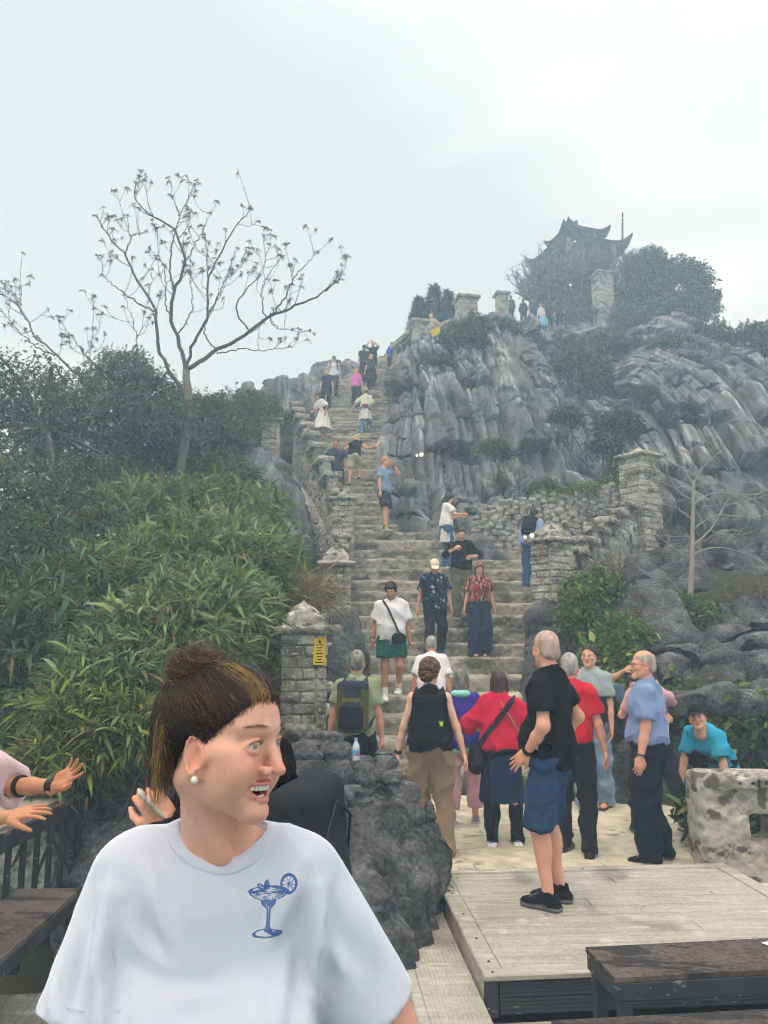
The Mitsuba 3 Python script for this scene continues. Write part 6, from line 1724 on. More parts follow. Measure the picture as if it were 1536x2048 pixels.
p = Person('curly haired woman in a black sleeveless top and beige trousers with a black backpack', (.41, 7.12, 0), -6, 1.69, 'f', w=1.1, hands=(((.33, .0, .78), (.5, -1, 0)), ((-.31, .02, .80), (-.5, -1, 0))), head=(-22, 0, 0), skin='fair', feet=((.13, -.02, 0), (-.11, .16, .0)))
p.hair('curly', '#4a2f22', '#6a4530', vol=.016); p.bottom('#93806a', 1.0, r=(.106, .082, .070), folds=.014); p.top('#121417', sleeve=0, hem=.0); p.shoes('#e4e4e4', '#f0f0f0', accent='#a03048')
p.backpack('#15181d', (.27, .15, .44), z=-.05, pocket='#1a1d22', straps='#26292e', accents=((lambda v: (np.abs(v[:, 0] - .115) < .018) & (np.abs(v[:, 2] + .02) < .018), '#b8e020'),), label='black backpack with a small lime tag')
p.ring(1, .93, .035, .025, '#0d0e10', 'wrist_watch')

p = Person('woman in a purple jacket with turquoise hood and pink trousers, grey hair', (.80, 8.2, 0), -12, 1.56, 'f', bare=True, w=1.08, hands=(((.26, .1, .80), (.3, -1, 0)), ((-.25, .12, .8), (-.3, -1, 0))), head=(0, 8, 0), skin='light', feet=((.12, .10, 0), (-.10, -.12, 0)))
p.hair('bob', '#5d5d5c', '#8a8886', vol=.008); p.bottom('#c99db0', .86, r=(.102, .085, .080)); p.top('#9fd6c8', sleeve=.6, hem=-.10, name='undershirt'); p.top('#3b2f93', sleeve=1.85, hem=-.06, e=.032, r=(.068, .058), name='jacket', drape=.02); p.shoes('#a9abb0', '#e6e6e6', accent='#6a6d74')
S = Sdf().ell(p.neck + p.Rc @ np.array([0, -.045, -.01]), (.105, .075, .045), p.Rc).ell(p.neck + p.Rc @ np.array([0, .03, .06]), (.06, .08, .07), p.Rc, sub=True)
p.add('hood', S.mesh(.011), 'cloth_vc', col('#8fd4c8'))

p = Person('woman in a crimson blouse and navy wrap skirt over black leggings with a shoulder bag', (1.10, 7.5, 0), -6, 1.57, 'f', w=1.12, hands=(((.17, .2, 1.0), (.8, -.4, -.2)), ((-.15, .2, 1.0), (-.8, -.4, -.2))), head=(10, 10, 0), skin='light', feet=((.13, .02, 0), (-.10, -.04, 0)))
p.hair('bob', '#2c2122', '#453235', vol=.012); p.bottom('#101216', 1.0, r=(.092, .066, .056), name='leggings'); p.top('#c81f45', sleeve=1.2, hem=.03, e=.028, r=(.072, .075), drape=.03, folds=.014)
p.skirt('#1d2f4e', .09, -.50, .165, .225, 'wrap_skirt', .012); p.shoes('#dfe2ea', '#f2f2f2', accent='#3a56a8')
p.strap_path([p.T(.14, .02, .20), p.T(.10, -.10, .17), p.T(-.02, -.155, .0), p.T(-.17, -.13, -.20), p.T(-.24, -.06, -.34)], .05, '#2b2a36', 'bag_strap')
p.strap_path([p.T(-.03, -.06, .20), p.T(.04, -.13, .10), p.T(.12, -.145, -.05), p.T(.19, -.1, -.2)], .016, '#9a6a48', 'thin_strap')
S = Sdf().ell(p.T(-.26, -.04, -.40), (.075, .13, .13), k=.03).ell(p.T(-.26, -.05, -.47), (.08, .15, .09), k=.04)
p.add('shoulder_bag', S.mesh(.012), 'cloth_vc', col('#2b2a36'))

p = Person('bald man in black polo shirt and denim shorts, hands on hips on the platform', (1.12, 5.36, .17), 62, 1.76, bare=True, w=1.03, belly=.84, hands=(((-0 + .21, .03, .99), (.5, -1, .15)), ((-.21, .10, .98), (-.75, -.75, .1))), head=(-38, 2, 0), skin='pink', res=.011, feet=((.10, .0, 0), (-.09, .02, 0)), pose=('flat', 'flat'),
           palm=(((-1, 0, -.2), (.05, .8, -.55)), ((1, 0, -.2), (.1, .75, -.6))))
p.hair('buzz', '#b9a396', '#a89084', vol=.002, label='shaved stubble round a bald head'); p.bottom('#27405f', .5, r=(.098, .090, .083), folds=.013, name='denim_shorts', pattern=lambda v, n, c: c * (1 + 1.1 * np.clip(nfbm(v, 14, 3, 2) + .08, 0, 1) + .5 * np.clip(nfbm(v * [1, 1, .3], 50, 2), 0, 1))[:, None]); p.top('#15171b', sleeve=.70, hem=-.06, e=.018, r=(.066, .082), collar='#101215', name='polo_shirt', folds=.013)
p.shoes('#0e0f11', '#6f7276'); p.ring(1, .92, .037, .026, '#0b0c0e', 'wrist_watch')
S = Sdf().box(p.hipc + np.array([-.19, .0, .075]), (.05, .14, .05), .012)
p.add('waist_pouch', S.mesh(.01), 'cloth_vc', col('#0f1012')); p.add('buckle', box(*(p.hipc + np.array([-.222, .03, .075])), .006, .022, .035, bevel=.002), 'gloss_vc', col('#b9bcc0'), smooth=False)

p = Person('grey haired man in a red T-shirt and black jeans behind the polo shirt man', (1.70, 7.2, 0), -24, 1.74, belly=.6, hands=(((.30, .06, .80), (.4, -1, 0)), ((-.27, .1, .82), (-.3, -1, 0))), head=(10, 0, 0), skin='pink', feet=((.12, -.04, 0), (-.12, .08, 0)))
p.hair('short', '#b0aca6', '#86807a', vol=.006); p.bottom('#1c1f22', 1.0, r=(.102, .078, .064)); p.top('#c52035', sleeve=.7, hem=.03, r=(.064, .078)); p.shoes('#241f1d', '#15120f', 'leather')
S = Sdf().cone(p.hipc + [0, 0, .052], p.hipc + [0, 0, .075], .05); a = np.linspace(0, 2 * np.pi, 41)
p.add('belt', tube(np.stack([.172 * np.cos(a), .128 * np.sin(a) - .005, p.hipc[2] + .06 + 0 * a], -1), .016, 6, False), 'gloss_vc', col('#8a6a30'))

p = Person('young man in a grey and navy block T-shirt, pale jeans and tan sandals', (2.36, 9.0, 0), 152, 1.80, w=.93, hands=(((.26, .0, .82), (.3, -1, 0)), ((-.24, .08, .84), (-.4, -1, 0))), head=(-2, 0, 0), skin='light', brow='#2a1c15', feet=((.10, .10, 0), (-.10, -.12, 0)))
p.hair('tied', '#2a1d18', vol=.006); zc = p.T(0, 0, -.06)[2]
p.bottom('#7d9ab8', 1.0, r=(.100, .088, .078), folds=.014, name='jeans', pattern=lambda v, n, c: c * (1 + 1.3 * nfbm(v, 7, 3, 2))[:, None].clip(.55, 1.6)); p.top('#98a9ad', sleeve=.74, hem=-.07, e=.020, r=(.058, .074), drape=.022, folds=.012, pattern=lambda v, n, c: np.where((v[:, 2] < zc)[:, None] & (np.abs(v[:, :1]) < .235), col('#232b37')[None] * (1 + .2 * nfbm(v, 16, 2))[:, None], c))
p.sandals('#8a6a48', True, '#54402c')

p = Person('crouching youth with one hand in his brown hair and a maroon bag on his front', (3.10, 9.55, -.02), 150, 1.70, lean=24, bend=20, hands=(((.12, .22, 1.52), (1, -.2, -.2)), ((-.2, .25, .85), (-.6, -.5, 0))), head=(10, -14, 0), skin='light', hip=(0, -.1, -.12), feet=((.14, .1, 0), (-.14, -.05, 0)), pose=('loose', 'loose'))
p.hair('curly', '#3a2a20', vol=.012); p.bottom('#2f3b4d'); p.top('#5f7796', sleeve=.7, hem=-.03); p.shoes('#d8d8d8')
S = Sdf().ell(p.T(.03, .20, -.14), (.17, .13, .24), p.Rc, k=.03).ell(p.T(.05, .2, -.32), (.16, .13, .13), p.Rc, k=.05)
m = S.mesh(.016); p.add('maroon_bag', m, 'cloth_vc', vary(m[0] + 3, col('#5a1f2c'), .12, 12))

p = Person('bald man with glasses in a pale blue shirt and navy cargo trousers', (2.31, 6.95, 0), 74, 1.77, w=1.08, belly=.62, hands=(((.28, .06, .82), (.3, -1, 0)), ((-.27, .10, .80), (-.4, -1, 0))), head=(14, 0, 0), skin='pink', res=.0115, feet=((.12, -.07, 0), (-.11, .03, 0)))
p.hair('ring', '#b5a79c', '#9a8a80', vol=.003); p.glasses('#4a4440')
p.bottom('#121b2d', 1.0, r=(.106, .090, .082), folds=.015, name='cargo_trousers'); p.top('#7d93be', sleeve=.76, hem=.045, e=.016, r=(.058, .072), collar='#7489b4', folds=.013); p.shoes('#101214', '#ece8de')
a = np.linspace(0, 2 * np.pi, 41); p.add('belt', tube(np.stack([.182 * np.cos(a), .150 * np.sin(a) + .012, p.hipc[2] + .052 + 0 * a], -1), .015, 6, False), 'gloss_vc', col('#14120f'))
S = Sdf().box(p.hips[1] * .45 + p.knee[1] * .55 + [-.075, .01, 0], (.035, .15, .19), .012); p.add('cargo_pocket', S.mesh(.011), 'cloth_vc', col('#111a2b'))
p.ring(1, .93, .036, .016, '#3a3a3a', 'wrist_band')
for i in (1,):
    o = p.ank[i] + [0, 0, -.085]; M = rz(-8)
    e = [(-.012, .0), (.012, .004), (.012, .012), (-.006, .008)]
    v = np.vstack([np.array([(-.0475, .05 + x, .045 + z) for x, z in ((-.014, -.009), (.016, -.006), (.016, -.001), (-.010, -.004))]), np.array([(-.0475, .05 + x, .045 + z) for x, z in ((-.016, .003), (.010, .006), (.014, .012), (-.014, .009))]), np.array([(-.0475, .05 + x, .045 + z) for x, z in ((-.004, -.006), (.006, -.005), (.004, .008), (-.006, .007))])])
    p.add('logo', (v @ M.T + o, np.array([[0, 1, 2], [0, 2, 3], [4, 5, 6], [4, 6, 7], [8, 9, 10], [8, 10, 11]])), 'matte_vc', col('#e8e8e8'), smooth=False, label='white emblem on the shoe')

p = Person('person almost hidden behind the man in the pale blue shirt, holding up a phone', (2.62, 7.85, 0), 8, 1.66, 'f', hands=(((.27, .30, 1.40), (.7, -.3, -.8)), ((-.1, .25, 1.3), (-.5, -.4, -.8))), skin='light', feet=((.32, -.15, 0), (-.12, .1, 0)), pose=('grip', 'loose'))
p.hair('bob', '#3a2d26'); p.bottom('#2a2d33'); p.top('#c9a0a8', sleeve=.7); p.shoes('#c8c4bc', '#4a4038', accent='#8a8078')
p.add('phone', box(*(p.wri[0] + [-.01, .06, .09]), .075, .009, .15, R=rotm((1, 0, 0), -12), bevel=.003), 'gloss_vc', col('#2a2f45'), smooth=False)

p = Person('youth in a turquoise T-shirt and dark cap bending forward behind the low wall', (3.36, 8.15, -.30), 132, 1.72, bare=True, w=.9, lean=30, bend=18, hands=(((.22, .34, .62), (.6, -.6, .2)), ((-.22, .30, .66), (-.9, -.7, .2))), head=(22, -22, 0), skin='light', hip=(0, -.12, -.06), feet=((.14, .05, 0), (-.14, -.05, 0)))
p.hair('short', '#2c211b'); p.cap('#15181f', c2='#20242e'); p.bottom('#cbb872', .5); p.top('#33a2c8', sleeve=.72, hem=-.05, r=(.066, .084), e=.022, drape=.022); p.shoes('#d0d0d0')
p.strap_path([p.T(.15, .02, .19), p.T(.08, .125, .05), p.T(-.06, .14, -.1), p.T(-.19, .04, -.22)], .05, '#14161a', 'sling_strap')
p.strap_path([p.T(.17, .03, -.26), p.T(.05, .14, -.27), p.T(-.1, .13, -.27), p.T(-.18, .0, -.26)], .03, '#14161a', 'waist_strap')
S = Sdf().box(p.T(.12, .17, -.06), (.17, .10, .26), .03, R=p.Rc @ rotm((0, 1, 0), 14)); p.add('sling_pack', S.mesh(.014), 'cloth_vc', col('#14161a'))

# --- on the stairs
P16 = snap(783, 1150, 1.77, lo=10.5, hi=13.5)
p = Person('man in an oversized white T-shirt and green shorts with a crossbody bag, coming down', P16, 176, 1.77, bare=True, hands=(((.29, .02, .86), (.4, -1, 0)), ((-.28, .0, .84), (-.4, -1, 0))), head=(-6, 24, 0), skin='tan', beard=('#1d1613', .55), brow='#15100d', feet=((.10, .10, -.22), (-.10, -.10, .03)), hip=(0, .04, -.05), knees=((.1, 1, 0), (-.2, 1, 0)))
p.hair('curly', '#181412', vol=.010); p.bottom('#17594a', .36, r=(.118, .122, .1), name='shorts', pattern=lambda v, n, c: np.where((v[:, 2] < v[:, 2].min() + .035)[:, None], col('#e6e6e0'), c)); p.top('#e4e6ec', sleeve=.82, hem=-.11, e=.026, r=(.072, .098), drape=.03, folds=.013); p.shoes('#ebebeb')
for i in (0, 1): p.add('sock', tube([p.ank[i] + [0, 0, -.01], p.ank[i] * .72 + p.knee[i] * .28], [.047, .049], 12), 'cloth_vc', col('#e8e8e8'), smooth=40)
p.strap_path([p.T(.12, .0, .20), p.T(.06, .13, .12), p.T(-.03, .175, -.08), p.T(-.12, .17, -.30)], .028, '#121316', 'bag_strap')
S = Sdf().ell(p.T(-.12, .20, -.36), (.11, .045, .085)).box(p.T(-.12, .20, -.35), (.17, .06, .10), .03); p.add('crossbody_bag', S.mesh(.012), 'cloth_vc', col('#131418'))
p.add('drawstring', cat([tube([p.hipc + [x, .165, -.05], p.hipc + [x * 1.2, .178, -.13]], .006, 5) for x in (-.012, .015)]), 'cloth_vc', col('#c99a20'))
p.ring(0, .9, .032, .014, '#3a1512', 'bracelet')


def floral(v, n, c):
    c = np.array(c); d1, d2, r = vor2(np.stack([v[:, 0] * 15 + v[:, 1] * 6, v[:, 2] * 15 + v[:, 1] * 9], -1), 3)
    k = (d1 < .30) & (r > .45); q = np.where((r > .8)[:, None], col('#d8c8cc'), np.where((r > .6)[:, None], col('#34628c'), col('#7a4450')))
    c[k] = q[k]
    e1, e2, r2 = vor2(np.stack([v[:, 0] * 24 + 7, v[:, 2] * 22 + v[:, 1] * 12], -1), 5); k = (e1 < .24) & (r2 > .55); c[k] = col('#26476a')
    return c


p = Person('man in a cream cap and dark floral shirt walking down', snap(868, 1119, 1.78, lo=12, hi=15), 182, 1.78, hands=(((.30, .0, .86), (.4, -1, 0)), ((-.30, .02, .84), (-.4, -1, 0))), head=(0, 30, 0), skin='pink', beard=('#6a4a35', .4), feet=((.10, .10, -.2), (-.1, -.06, .05)), hip=(0, .02, -.04))
p.hair('short', '#5a3f2c'); p.cap('#e3d9c2', c2='#e3d9c2'); p.bottom('#15181c', 1.0, r=(.102, .080, .066)); p.top('#141c2b', sleeve=.78, hem=-.10, e=.024, r=(.068, .092), drape=.026, vneck=.05, pattern=floral, collar='#141c2b', label='dark shirt printed with small flowers', folds=.012); p.shoes('#202226')
S = Sdf().box(p.T(.17, .12, -.10), (.13, .07, .17), .03); p.add('sling_bag', S.mesh(.014), 'cloth_vc', col('#0e0f12'))


def stripes(v, n, c):
    x = np.arctan2(v[:, 1], v[:, 0]) * .17; k = np.floor(x / .014).astype(int) % 6
    pal = np.array([col(q) for q in ('#7a2632', '#1f2a44', '#c9a98a', '#8a2f38', '#2a2f48', '#b5583f')])
    return pal[k]


p = Person('woman in a striped blouse and wide navy trousers walking down beside the floral shirt', snap(957, 1124, 1.68, lo=12.5, hi=15), 178, 1.68, 'f', hands=(((.27, .0, .84), (.4, -1, 0)), ((-.27, .02, .82), (-.4, -1, 0))), head=(6, 22, 0), skin='light', feet=((.10, .06, 0), (-.09, -.03, 0)))
p.hair('long', '#6f4c34', '#8a6344'); p.bottom('#26304a', 1.0, r=(.112, .104, .105), folds=.016, waist=.10); p.top('#8a3440', sleeve=.75, hem=.06, e=.02, r=(.066, .086), vneck=.12, pattern=stripes, drape=.012, label='striped V-neck blouse'); p.sandals('#8a5a48', True, '#6a4538')
p.ring(0, 1.15, .02, .03, '#22242a', 'phone_case')

p = Person('man in a black long sleeved top and olive trousers stepping down behind the floral shirt', snap(922, 1044, 1.74, lo=13.5, hi=16.5), 176, 1.78, hands=(((.13, .28, 1.24), (.8, -.5, -.5)), ((-.18, .25, 1.08), (-.9, -.4, -.3))), head=(4, 26, 0), skin='light', beard=('#2b211c', .5), feet=((.12, .22, -.25), (-.10, -.06, .0)), hip=(0, .0, -.10), pose=('grip', 'fist'))
p.hair('short', '#231b17'); p.bottom('#5d6452', 1.0, r=(.106, .088, .076), folds=.014); p.top('#0f1114', sleeve=1.45, hem=-.03, e=.018, r=(.062, .048), folds=.012); p.shoes('#2a2a2c')

p = Person('woman in a white T-shirt looking down at a camera, pale jacket tied round her waist', snap(893, 984, 1.66, lo=15.5, hi=18), -84, 1.66, 'f', hands=(((.16, .36, 1.16), (.7, -.5, -.6)), ((-.14, .36, 1.16), (-.7, -.5, -.6))), head=(-4, 26, 0), skin='light', pose=('grip', 'grip'))
p.hair('medium', '#2c211c'); p.bottom('#3d5f8c', 1.0, r=(.098, .078, .080), name='jeans'); p.top('#e0e1e2', sleeve=.72, hem=.02, r=(.062, .076)); p.skirt('#d5d4cc', .06, -.36, .155, .205, 'tied_jacket', .02); p.shoes('#d0d0d0')
S = Sdf().box(p.hipc + [0, .15, .09], (.24, .09, .11), .03); p.add('waist_bag', S.mesh(.014), 'cloth_vc', col('#2b3954'))
S = Sdf().box(p.wri[0] * .5 + p.wri[1] * .5 + [0, .10, .05], (.15, .09, .10), .015).cone(p.wri[0] * .5 + p.wri[1] * .5 + [0, .1, .05], p.wri[0] * .5 + p.wri[1] * .5 + [0, .24, .06], .045, .05).ell(p.wri[0] * .5 + p.wri[1] * .5 + [0, .10, .14], (.05, .07, .05))
p.add('camera', S.mesh(.012), 'gloss_vc', col('#101114'))

q = at(1072, 1024, 15.4)
p = Person('person in a pale blue shirt with a dark backpack going up behind the lamp pillar', (q[0] - .12, 15.4, 2.85), -28, 1.70, lean=14, bend=12, head=(-10, 10, 0), skin='tan', feet=((.1, .1, .2), (-.1, -.1, 0)))
p.hair('short', '#181412', vol=.014); p.bottom('#34507a', 1.0, name='jeans'); p.top('#8fa6cc', sleeve=1.9, hem=-.06, r=(.066, .05)); p.shoes('#2c3a5c', '#dcdcdc'); p.backpack('#181b22', (.29, .16, .42))

p = Person('fair haired man in a blue grey T-shirt holding a hand to his face', snap(768, 914, 1.80, lo=16, hi=20), -118, 1.80, bare=True, hands=(((.27, .04, .84), (.4, -1, 0)), ((-.06, .22, 1.60), (-.7, .2, -.8))), head=(8, 10, 0), skin='pink', beard=('#b08050', .35), pose=('loose', 'loose'), feet=((.10, .08, 0), (-.1, -.04, 0)))
p.hair('short', '#a87d52'); p.bottom('#2b303a', .46, r=(.108, .104, .09), name='shorts'); p.top('#7d96b5', sleeve=.66, hem=-.06, r=(.062, .076)); p.shoes('#1a1c1e', '#e8e8e0', accent='#c8d820'); p.ring(1, .9, .034, .022, '#0d0e10', 'wrist_watch')

p = Person('stocky man in matching navy T-shirt and shorts coming down, arms swung out', snap(672, 880, 1.74, lo=17.5, hi=23), 186, 1.76, bare=True, w=1.1, belly=.7, hands=(((.36, .1, .92), (.7, -1, 0)), ((-.34, .06, .86), (-.7, -1, 0))), head=(-8, 8, 0), skin='tan', beard=('#2a211c', .5), feet=((.1, .1, -.15), (-.1, -.05, .05)))
p.hair('buzz', '#3a2d26', vol=.004); p.bottom('#2f3348', .48, r=(.110, .105, .09), name='shorts'); p.top('#353a52', sleeve=.68, hem=-.08, r=(.066, .082)); p.sandals('#3a2a20', True, '#3a2a20')

p = Person('blonde woman in a black top climbing with one arm reaching to the rock', snap(708, 866, 1.55, lo=18.5, hi=24), -12, 1.66, 'f', bare=True, lean=20, bend=14, hands=(((.58, .1, 1.18), (.3, -.2, -1)), ((-.25, .2, .95), (-.4, -1, 0))), head=(0, 6, 0), skin='light', feet=((.1, .16, .22), (-.1, -.1, 0)), pose=('flat', 'relax'))
p.hair('long', '#c2a06a', '#a8824e', vol=.014); p.bottom('#b5b79e', .4, r=(.102, .100, .09), name='shorts'); p.top('#14171b', sleeve=.3, hem=-.02, r=(.060, .068)); p.shoes('#2b3030')

p = Person('woman in a billowing white dress stepping down by the left parapet', snap(646, 786, 1.60, lo=19, hi=26), 128, 1.62, 'f', bare=True, lean=8, bend=10, hands=(((.2, .30, .95), (.7, -.6, 0)), ((-.25, .06, .85), (-.5, -1, 0))), head=(0, 24, 0), skin='tan', feet=((.1, .12, -.1), (-.1, -.05, 0)))
p.hair('medium', '#1d1715'); p.top('#d9d8d6', sleeve=.9, hem=.02, r=(.07, .09), name='bodice'); p.skirt('#d6d5d3', .12, -.62, .15, .38, 'dress_skirt', .04, (-.06, .10)); p.shoes('#b03a3a')
S = Sdf().box(p.hipc + [0, .16, .12], (.10, .05, .09), .02); p.add('red_pouch', S.mesh(.02), 'cloth_vc', col('#a03040')); S = Sdf().ell(p.T(-.2, -.02, -.16), (.07, .12, .09)); p.add('navy_wrap', S.mesh(.02), 'cloth_vc', col('#1c2438'))

p = Person('person in white cap and pale shirt, light jacket tied at the waist, climbing', snap(731, 777, 1.66, lo=23, hi=30), -6, 1.70, 'f', lean=10, hands=(((.3, .1, .9), (.4, -1, 0)), ((-.5, .12, .98), (-.4, -1, 0))), skin='light', feet=((.1, .14, .22), (-.1, -.12, 0)))
p.hair('short', '#6a5a48'); p.cap('#e2e0da'); p.bottom('#5f86ac', 1.0, name='jeans'); p.top('#c9cfb8', sleeve=1.2, hem=.0, r=(.066, .06)); p.skirt('#d8d8cf', .06, -.42, .16, .23, 'tied_jacket', .03); p.shoes('#c2cede')
p.add('hip_bag', Sdf().ell(p.hipc + [0, -.16, .08], (.15, .05, .06)).mesh(.02), 'cloth_vc', col('#a83848'))

for (lab, u, v0, H, yaw, sex, hair, hc, tc, bc, kw) in (
        ('person all in dark navy standing above the woman in the white dress', 654, 738, 1.66, 174, 'm', 'short', '#241c18', '#1d2736', '#1a222e', {}),
        ('man in a white vest and green cap near the top of the stairs', 668, 712, 1.80, 180, 'm', 'short', '#4a3a2c', '#cfd3dc', '#3a3f3c', {'cap': '#5f9468'}),
        ('fair haired woman in a bright pink top and dark trousers', 713, 737, 1.64, -8, 'f', 'long', '#b89a68', '#d76cc0', '#2a2d38', {}),
        ('blonde woman in a dark dress on the upper steps', 742, 710, 1.64, 10, 'f', 'long', '#b8925e', '#1d2430', '#181d27', {'skirt': '#1b212c'}),
        ('person in dark clothes raising a phone on the upper steps', 746, 683, 1.72, 170, 'm', 'short', '#1d1714', '#20262f', '#1b2028', {'up': 1}),
        ('dark clothed person at the outer edge of the upper steps', 728, 690, 1.70, 20, 'm', 'short', '#1d1714', '#232a35', '#1c222b', {}),
        ('person with a bright blue backpack climbing beside the cliff edge', 784, 684, 1.74, -14, 'm', 'short', '#2a211b', '#28303a', '#4a4440', {'pack': '#2458b8'})):
    hands = (((.12, .34, 1.55), (.8, -.2, -.6)), ((-.12, .34, 1.55), (-.8, -.2, -.6))) if 'up' in kw else None
    p = Person(lab, snap(u, v0, H, lo=25, hi=35.5), yaw, H, sex, hands=hands, feet=((.11, .1, .05), (-.1, -.06, 0)))
    p.hair(hair, hc)
    p.bottom(bc)
    p.top(tc, sleeve=.1 if 'vest' in lab else .65, hem=-.03)
    p.shoes('#3a3c40')
    if 'cap' in kw: p.cap(kw['cap']); p.backpack('#2a2f36')
    if 'skirt' in kw: p.skirt(kw['skirt'], .1, -.42, .15, .22, 'dress_skirt')
    if 'pack' in kw: p.backpack(kw['pack'])
    if 'up' in kw: p.add('phone', box(*(p.wri[0] * .5 + p.wri[1] * .5 + [0, .05, .06]), .16, .02, .09), 'gloss_vc', col('#d8dce0'), smooth=False)

# --- on the ridge and at the top
hill_s = lambda x, y: float(hill(np.array([[x, y]]))[0]) + .1
q = at(862, 627, 32.6)
p = Person('fair person looking over the ridge parapet above the yellow banner', q - [0, 0, 1.7], 170, 1.70, skin='pink', hands=(((.25, .3, 1.1), (.6, -.5, 0)), ((-.25, .3, 1.1), (-.6, -.5, 0))))
p.hair('short', '#a08058'); p.top('#b0a8a0', sleeve=.6); p.bottom('#3a3e44'); p.shoes('#333333')
for (lab, u, v0, H, yaw, sex, hair, hc, tc, bc) in (
        ('person in a grey jacket, leftmost of the people on the summit path', 1021, 586, 1.72, 10, 'm', 'short', '#1d1815', '#4a525c', '#2c3038'),
        ('person in dark brown, second from the left on the summit path', 1046, 598, 1.68, -20, 'f', 'short', '#1d1815', '#3a3438', '#24272e'),
        ('tall dark clothed person in the middle of the summit path', 1066, 594, 1.78, 0, 'm', 'short', '#1d1815', '#3a4450', '#20252c'),
        ('fair haired person in a white and pink top on the summit path', 1082, 608, 1.66, 20, 'f', 'medium', '#a88458', '#cfc4cc', '#3a404c'),
        ('person in a long black coat beside the fair haired one', 1098, 603, 1.74, -10, 'f', 'medium', '#1d1815', '#1d232b', '#171b21'),
        ('person in black, rightmost on the summit path under the bare branches', 1117, 596, 1.74, -30, 'm', 'short', '#1d1815', '#22282f', '#1d2127')):
    p = Person(lab, snap(u, v0, H, hill_s, 40.5, 44.6), yaw, H, sex)
    p.hair(hair, hc); p.bottom(bc); p.top(tc, sleeve=1.6, hem=-.05 if 'coat' not in lab else -.3, r=(.064, .05)); p.shoes('#333333')
p = Person('person in a light blue T-shirt and jeans, lowest on the summit path', snap(1086, 626, 1.68, hill_s, 38.5, 44), 0, 1.68, feet=((.1, .1, .15), (-.1, -.06, 0)))
p.hair('short', '#b0a890'); p.cap('#d8d4c4'); p.bottom('#3a5878'); p.top('#6fb0d0', sleeve=.65); p.shoes('#333333')
# ------------------------------------------------------------------ the people close to the camera
p = Person('black haired person in a hoodie with a big dark backpack behind the laughing woman', (-.42, 2.42, -.05), 76, 1.84, lean=2, hands=(((.27, .02, .80), (.3, -1, 0)), ((-.20, .14, 1.43), (-.5, -.3, -.9))), skin='light', pose=('relax', 'grip'), res=.010, palm=(None, ((.5, .6, .1), (-.2, .5, .8))), head=(10, 6, 0))
p.hair('short', '#131114', vol=.020); p.bottom('#17181c'); p.top('#1a171c', sleeve=1.92, hem=-.08, e=.03, r=(.075, .056), drape=.02, name='hoodie', folds=.014); p.shoes('#222226')
S = Sdf().ell(p.neck + p.Rc @ np.array([0, -.065, -.02]), (.135, .095, .06), p.Rc).cone(p.neck + p.Rc @ np.array([.11, .03, -.03]), p.neck + p.Rc @ np.array([.05, -.09, .03]), .04, .05, k=.03).cone(p.neck + p.Rc @ np.array([-.11, .03, -.03]), p.neck + p.Rc @ np.array([-.05, -.09, .03]), .04, .05, k=.03)
v, f = S.mesh(.009); v = v + vnormals(v, f) * (.02 * nfbm(v, 9, 3))[:, None]; p.add('hood', (v, f), 'cloth_vc', vary(v, col('#171519'), .1, 14))
k = p.backpack('#2b3136', (.34, .15, .58), z=-.11, straps='#14161a', label='large dark roll-top backpack')
o = p.T(0, -.26, -.12)
p.add('compression_strap', tube([p.T(-.184, -.14, -.16), p.T(-.186, -.20, -.20), p.T(-.16, -.305, -.235), p.T(0, -.315, -.24), p.T(.16, -.305, -.235)], .017, 6), 'cloth_vc', col('#454b50'), parent=k)
for zz in (0, .045): p.add('buckle', tube([p.T(-.19, -.25, -.205 + zz), p.T(-.168, -.30, -.215 + zz)], .009, 6), 'gloss_vc', col('#50565a'), parent=k)
hw = p.wri[1]; d = nrm(np.array([-.35, .5, .75]))
ph = box(0, 0, 0, .060, .009, .125, R=frame(nrm([-.55, -.75, .2]), nrm([.2, .15, .9])) @ rotm((0, 1, 0), 48) @ rotm((0, 0, 1), 66), bevel=.003)
k = single('phone', 'white phone held up by the hidden person in the hoodie', 'phone', (p.W(ph[0] + hw + [-.025, .03, .055]), ph[1]), 'gloss_vc', False, '#b9b6ae')

p = Person('person in a pale pink shirt gesturing with both hands at the left edge', (-1.93, 3.45, -.05), -90, 1.77, hands=(((.25, .44, 1.245), (.7, -.5, -.7)), ((-.18, .45, 1.285), (-.8, -.5, -.6))), skin='tan', pose=('open', 'open'), res=.009, head=(-10, 0, 0),
           palm=(((-.45, .15, -1), (-.1, .95, .22)), ((.9, -.35, .3), (.10, .75, .65))))
p.hair('short', '#1c1714'); p.bottom('#2c3038'); p.top('#d8bcc2', sleeve=1.02, hem=-.08, e=.024, r=(.070, .070), drape=.02, collar='#d8bcc2', folds=.013); p.shoes('#333333'); p.glasses('#8a8f96')
p.ring(1, .90, .034, .034, '#0c0d10', 'wrist_watch'); p.ring(1, .16, .050, .02, '#101114', 'band')

